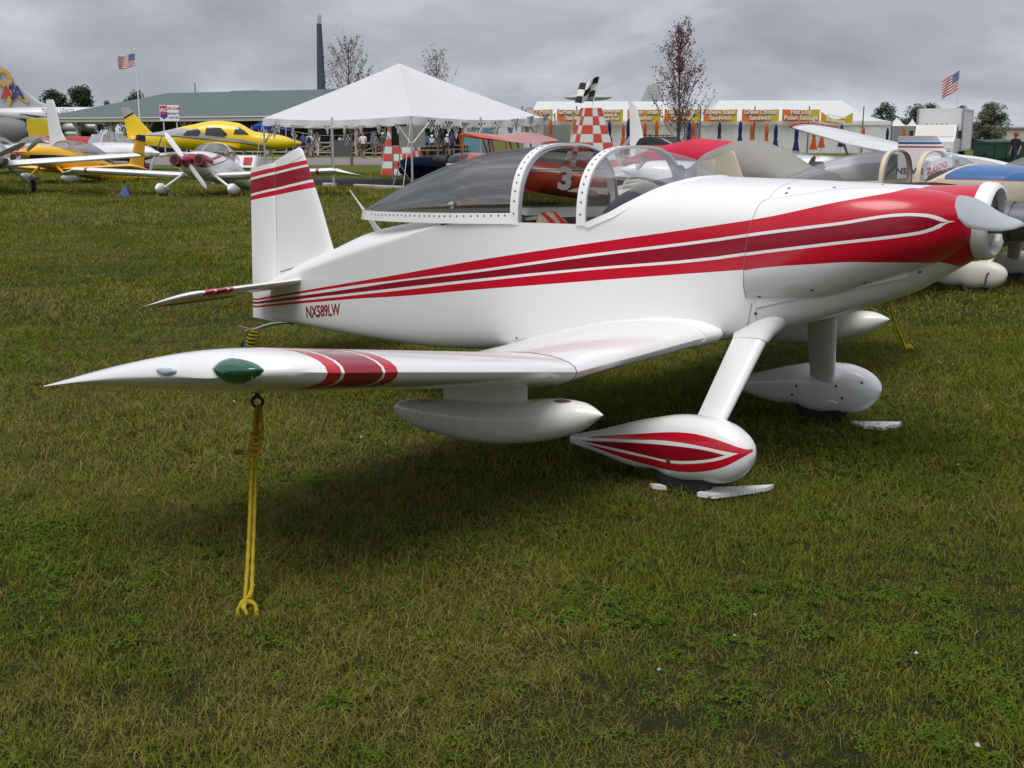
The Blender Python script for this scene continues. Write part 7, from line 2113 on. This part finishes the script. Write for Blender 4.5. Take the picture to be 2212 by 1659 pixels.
# ------------------------------------------------------------------ box truck
tk = thing('box_truck', 'white box truck parked beside the green dumpster', 'truck', at_y(2026, 300, 62), R(-117)); tk.location.z = 0
M_tw = mat('truck_white', (.66, .66, .67), .4, var=.05)
mb = MB(); mb.box((-2.6, 0, 1.85), (4.6, 2.3, 2.2)); bx_ = mb.mk('cargo_box', M_tw, tk)
for y in (-1.16, 1.16):
    mb = MB(); mb.box((-2.6, y, 2.9), (4.64, .05, .1)); mb.box((-2.6, y, .8), (4.64, .05, .1)); mb.mk('box_rail', M_metal, bx_)
for x in (-.28, -4.92):
    for y in (-1.13, 1.13):
        mb = MB(); mb.box((x, y, 1.85), (.08, .1, 2.2)); mb.mk('corner_post', M_metal, bx_)
v, f = loft([[Vector((x, y, z)) for x, z in prof_] for y, prof_ in ((-1.0, [(0, .5), (0, 2.1), (.9, 2.1), (1.25, 1.45), (1.75, 1.25), (1.8, .5)]), (1.0, [(0, .5), (0, 2.1), (.9, 2.1), (1.25, 1.45), (1.75, 1.25), (1.8, .5)]))]); cab = mk('cab', v, f, M_tw, tk, False)
mk('windscreen', [Vector((.93, -.88, 2.06)), Vector((1.25, -.92, 1.5)), Vector((1.25, .92, 1.5)), Vector((.93, .88, 2.06))], [(0, 1, 2, 3)], Mwin, cab, False)
for k in range(4):
    v = [Vector(q) for q in ((.93, -.88, 2.06), (1.25, -.92, 1.5), (1.25, .92, 1.5), (.93, .88, 2.06))]
cab.data.update()
bpy.data.objects['windscreen'].location = (.025, 0, .015)
for y in (-1.012, 1.012):
    mk('side_window', [Vector((.25, y, 1.45)), Vector((1.1, y, 1.45)), Vector((.85, y, 1.98)), Vector((.25, y, 1.98))], [(0, 1, 2, 3)], Mwin, cab, False)
    mb = MB(); mb.box((1.15, y * 1.18, 1.6), (.06, .18, .42)); mb.bar((1.1, y, 1.75), (1.15, y * 1.15, 1.75), .03); mb.mk('mirror', M_black, cab)
    for x in (1.15, -3.6):
        v, f = loft([[Vector((x + r * math.cos(t), math.copysign(.85, y) + yy, .42 + r * math.sin(t))) for t in np.linspace(0, 2 * math.pi, 18, endpoint=False)] for yy, r in ((-.13, .25), (-.14, .42), (.14, .42), (.13, .25))]); mk('wheel', v, f, M_dark, tk, True)
    mb = MB(); mb.box((1.82, y * .7, .85), (.06, .32, .18)); mb.mk('headlight', mat('lamp_clear', (.6, .6, .55), .1), cab)
mb = MB(); mb.box((1.84, 0, .55), (.12, 2.0, .2)); mb.mk('bumper', M_metal, cab)
mb = MB(); mb.box((1.815, 0, .95), (.03, .8, .3)); mb.mk('grille', M_black, cab)
mb = MB(); mb.box((-2.2, 0, .62), (6.4, .9, .2)); mb.mk('chassis', M_black, tk)
for y in (-.5, -.25, 0, .25, .5):
    mb = MB(); mb.box((.85, y, 2.13), (.08, .1, .05)); mb.mk('marker_lamp', mat('amber_lamp', (.4, .12, .02), .3), cab)
mb = MB(); mb.box((-2.1, -1.156, 1.25), (1.4, .012, .12)); mb.mk('side_mark', mat('mark_red', (.35, .07, .08), .6), bx_)
# dumpster
p = at_y(2158, 330, 58); o = thing('dumpster', 'dark green steel dumpster between the truck and the hangar', 'dumpster', (p.x, 58, 0), R(6))
Mgd = mat('dumpster_green', (.012, .05, .032), .6, var=.2)
v, f = loft([[Vector((x, y, z)) for x, y in ((-w, -d), (w, -d), (w, d), (-w, d))] for w, d, z in ((.85, .6, .12), (.95, .75, .5), (.95, .78, 1.15), (.98, .8, 1.18), (.98, .8, 1.25))]); mk('bin', v, f, Mgd, o, False)
mb = MB(); mb.box((0, .1, 1.29), (1.9, 1.3, .05), Matrix.Rotation(R(4), 3, 'X')); mb.mk('lid', M_black, o)
for x in (-1.0, 1.0):
    mb = MB(); mb.box((x, 0, .7), (.1, .9, .16)); mb.mk('fork_pocket', Mgd, o)
for x in (-.6, 0, .6):
    mb = MB(); mb.box((x, -.79, .8), (.07, .06, .7)); mb.mk('rib', Mgd, o)
# red-brown car behind the covered airplanes
p = at_y(1437, 310, 60); o = thing('parked_car', 'red-brown station wagon with roof rack behind the covered airplanes', 'car', (p.x, 60, 0), R(3))
Mc = mat('car_maroon', (.14, .02, .025), .3, coat=.6)
prof_ = [(-2.2, .4), (-2.25, .9), (-2.1, 1.05), (-1.75, 1.5), (.35, 1.5), (1.05, 1.05), (2.1, .92), (2.25, .7), (2.2, .4)]
v, f = loft([[Vector((x * k, y, z)) for x, z in prof_] for y, k in ((-.86, .985), (-.82, 1), (.82, 1), (.86, .985))]); bd = mk('body', v, f, Mc, o, True, 30)
for y in (-.868, .868):
    for w_ in ([(-1.85, 1.1), (-1.1, 1.1), (-1.1, 1.42), (-1.62, 1.42)], [(-1.0, 1.1), (-.15, 1.1), (-.15, 1.42), (-1.0, 1.42)], [(-.05, 1.1), (.8, 1.1), (.35, 1.42), (-.05, 1.42)]):
        mk('window', [Vector((x, y, z)) for x, z in w_], [(0, 1, 2, 3)], mat('car_glass', (.10, .14, .14), .1, coat=1.0), bd, False)
    for x in (-1.35, 1.4):
        v, f = loft([[Vector((x + r * math.cos(t), math.copysign(.78, y) + yy, .33 + r * math.sin(t))) for t in np.linspace(0, 2 * math.pi, 18, endpoint=False)] for yy, r in ((-.1, .2), (-.11, .33), (.11, .33), (.1, .2))]); mk('wheel', v, f, M_dark, o, True)
    mb = MB(); mb.bar((-1.6, y * .72, 1.57), (.2, y * .72, 1.57), .04); mb.bar((-1.4, y * .72, 1.5), (-1.4, y * .72, 1.57), .04); mb.bar((0, y * .72, 1.5), (0, y * .72, 1.57), .04); mb.mk('roof_rail', M_black, bd)
    mb = MB(); mb.box((2.2, y * .75, .78), (.1, .3, .14)); mb.mk('headlight', mat('lamp_clear', (.6, .6, .55), .1), bd)
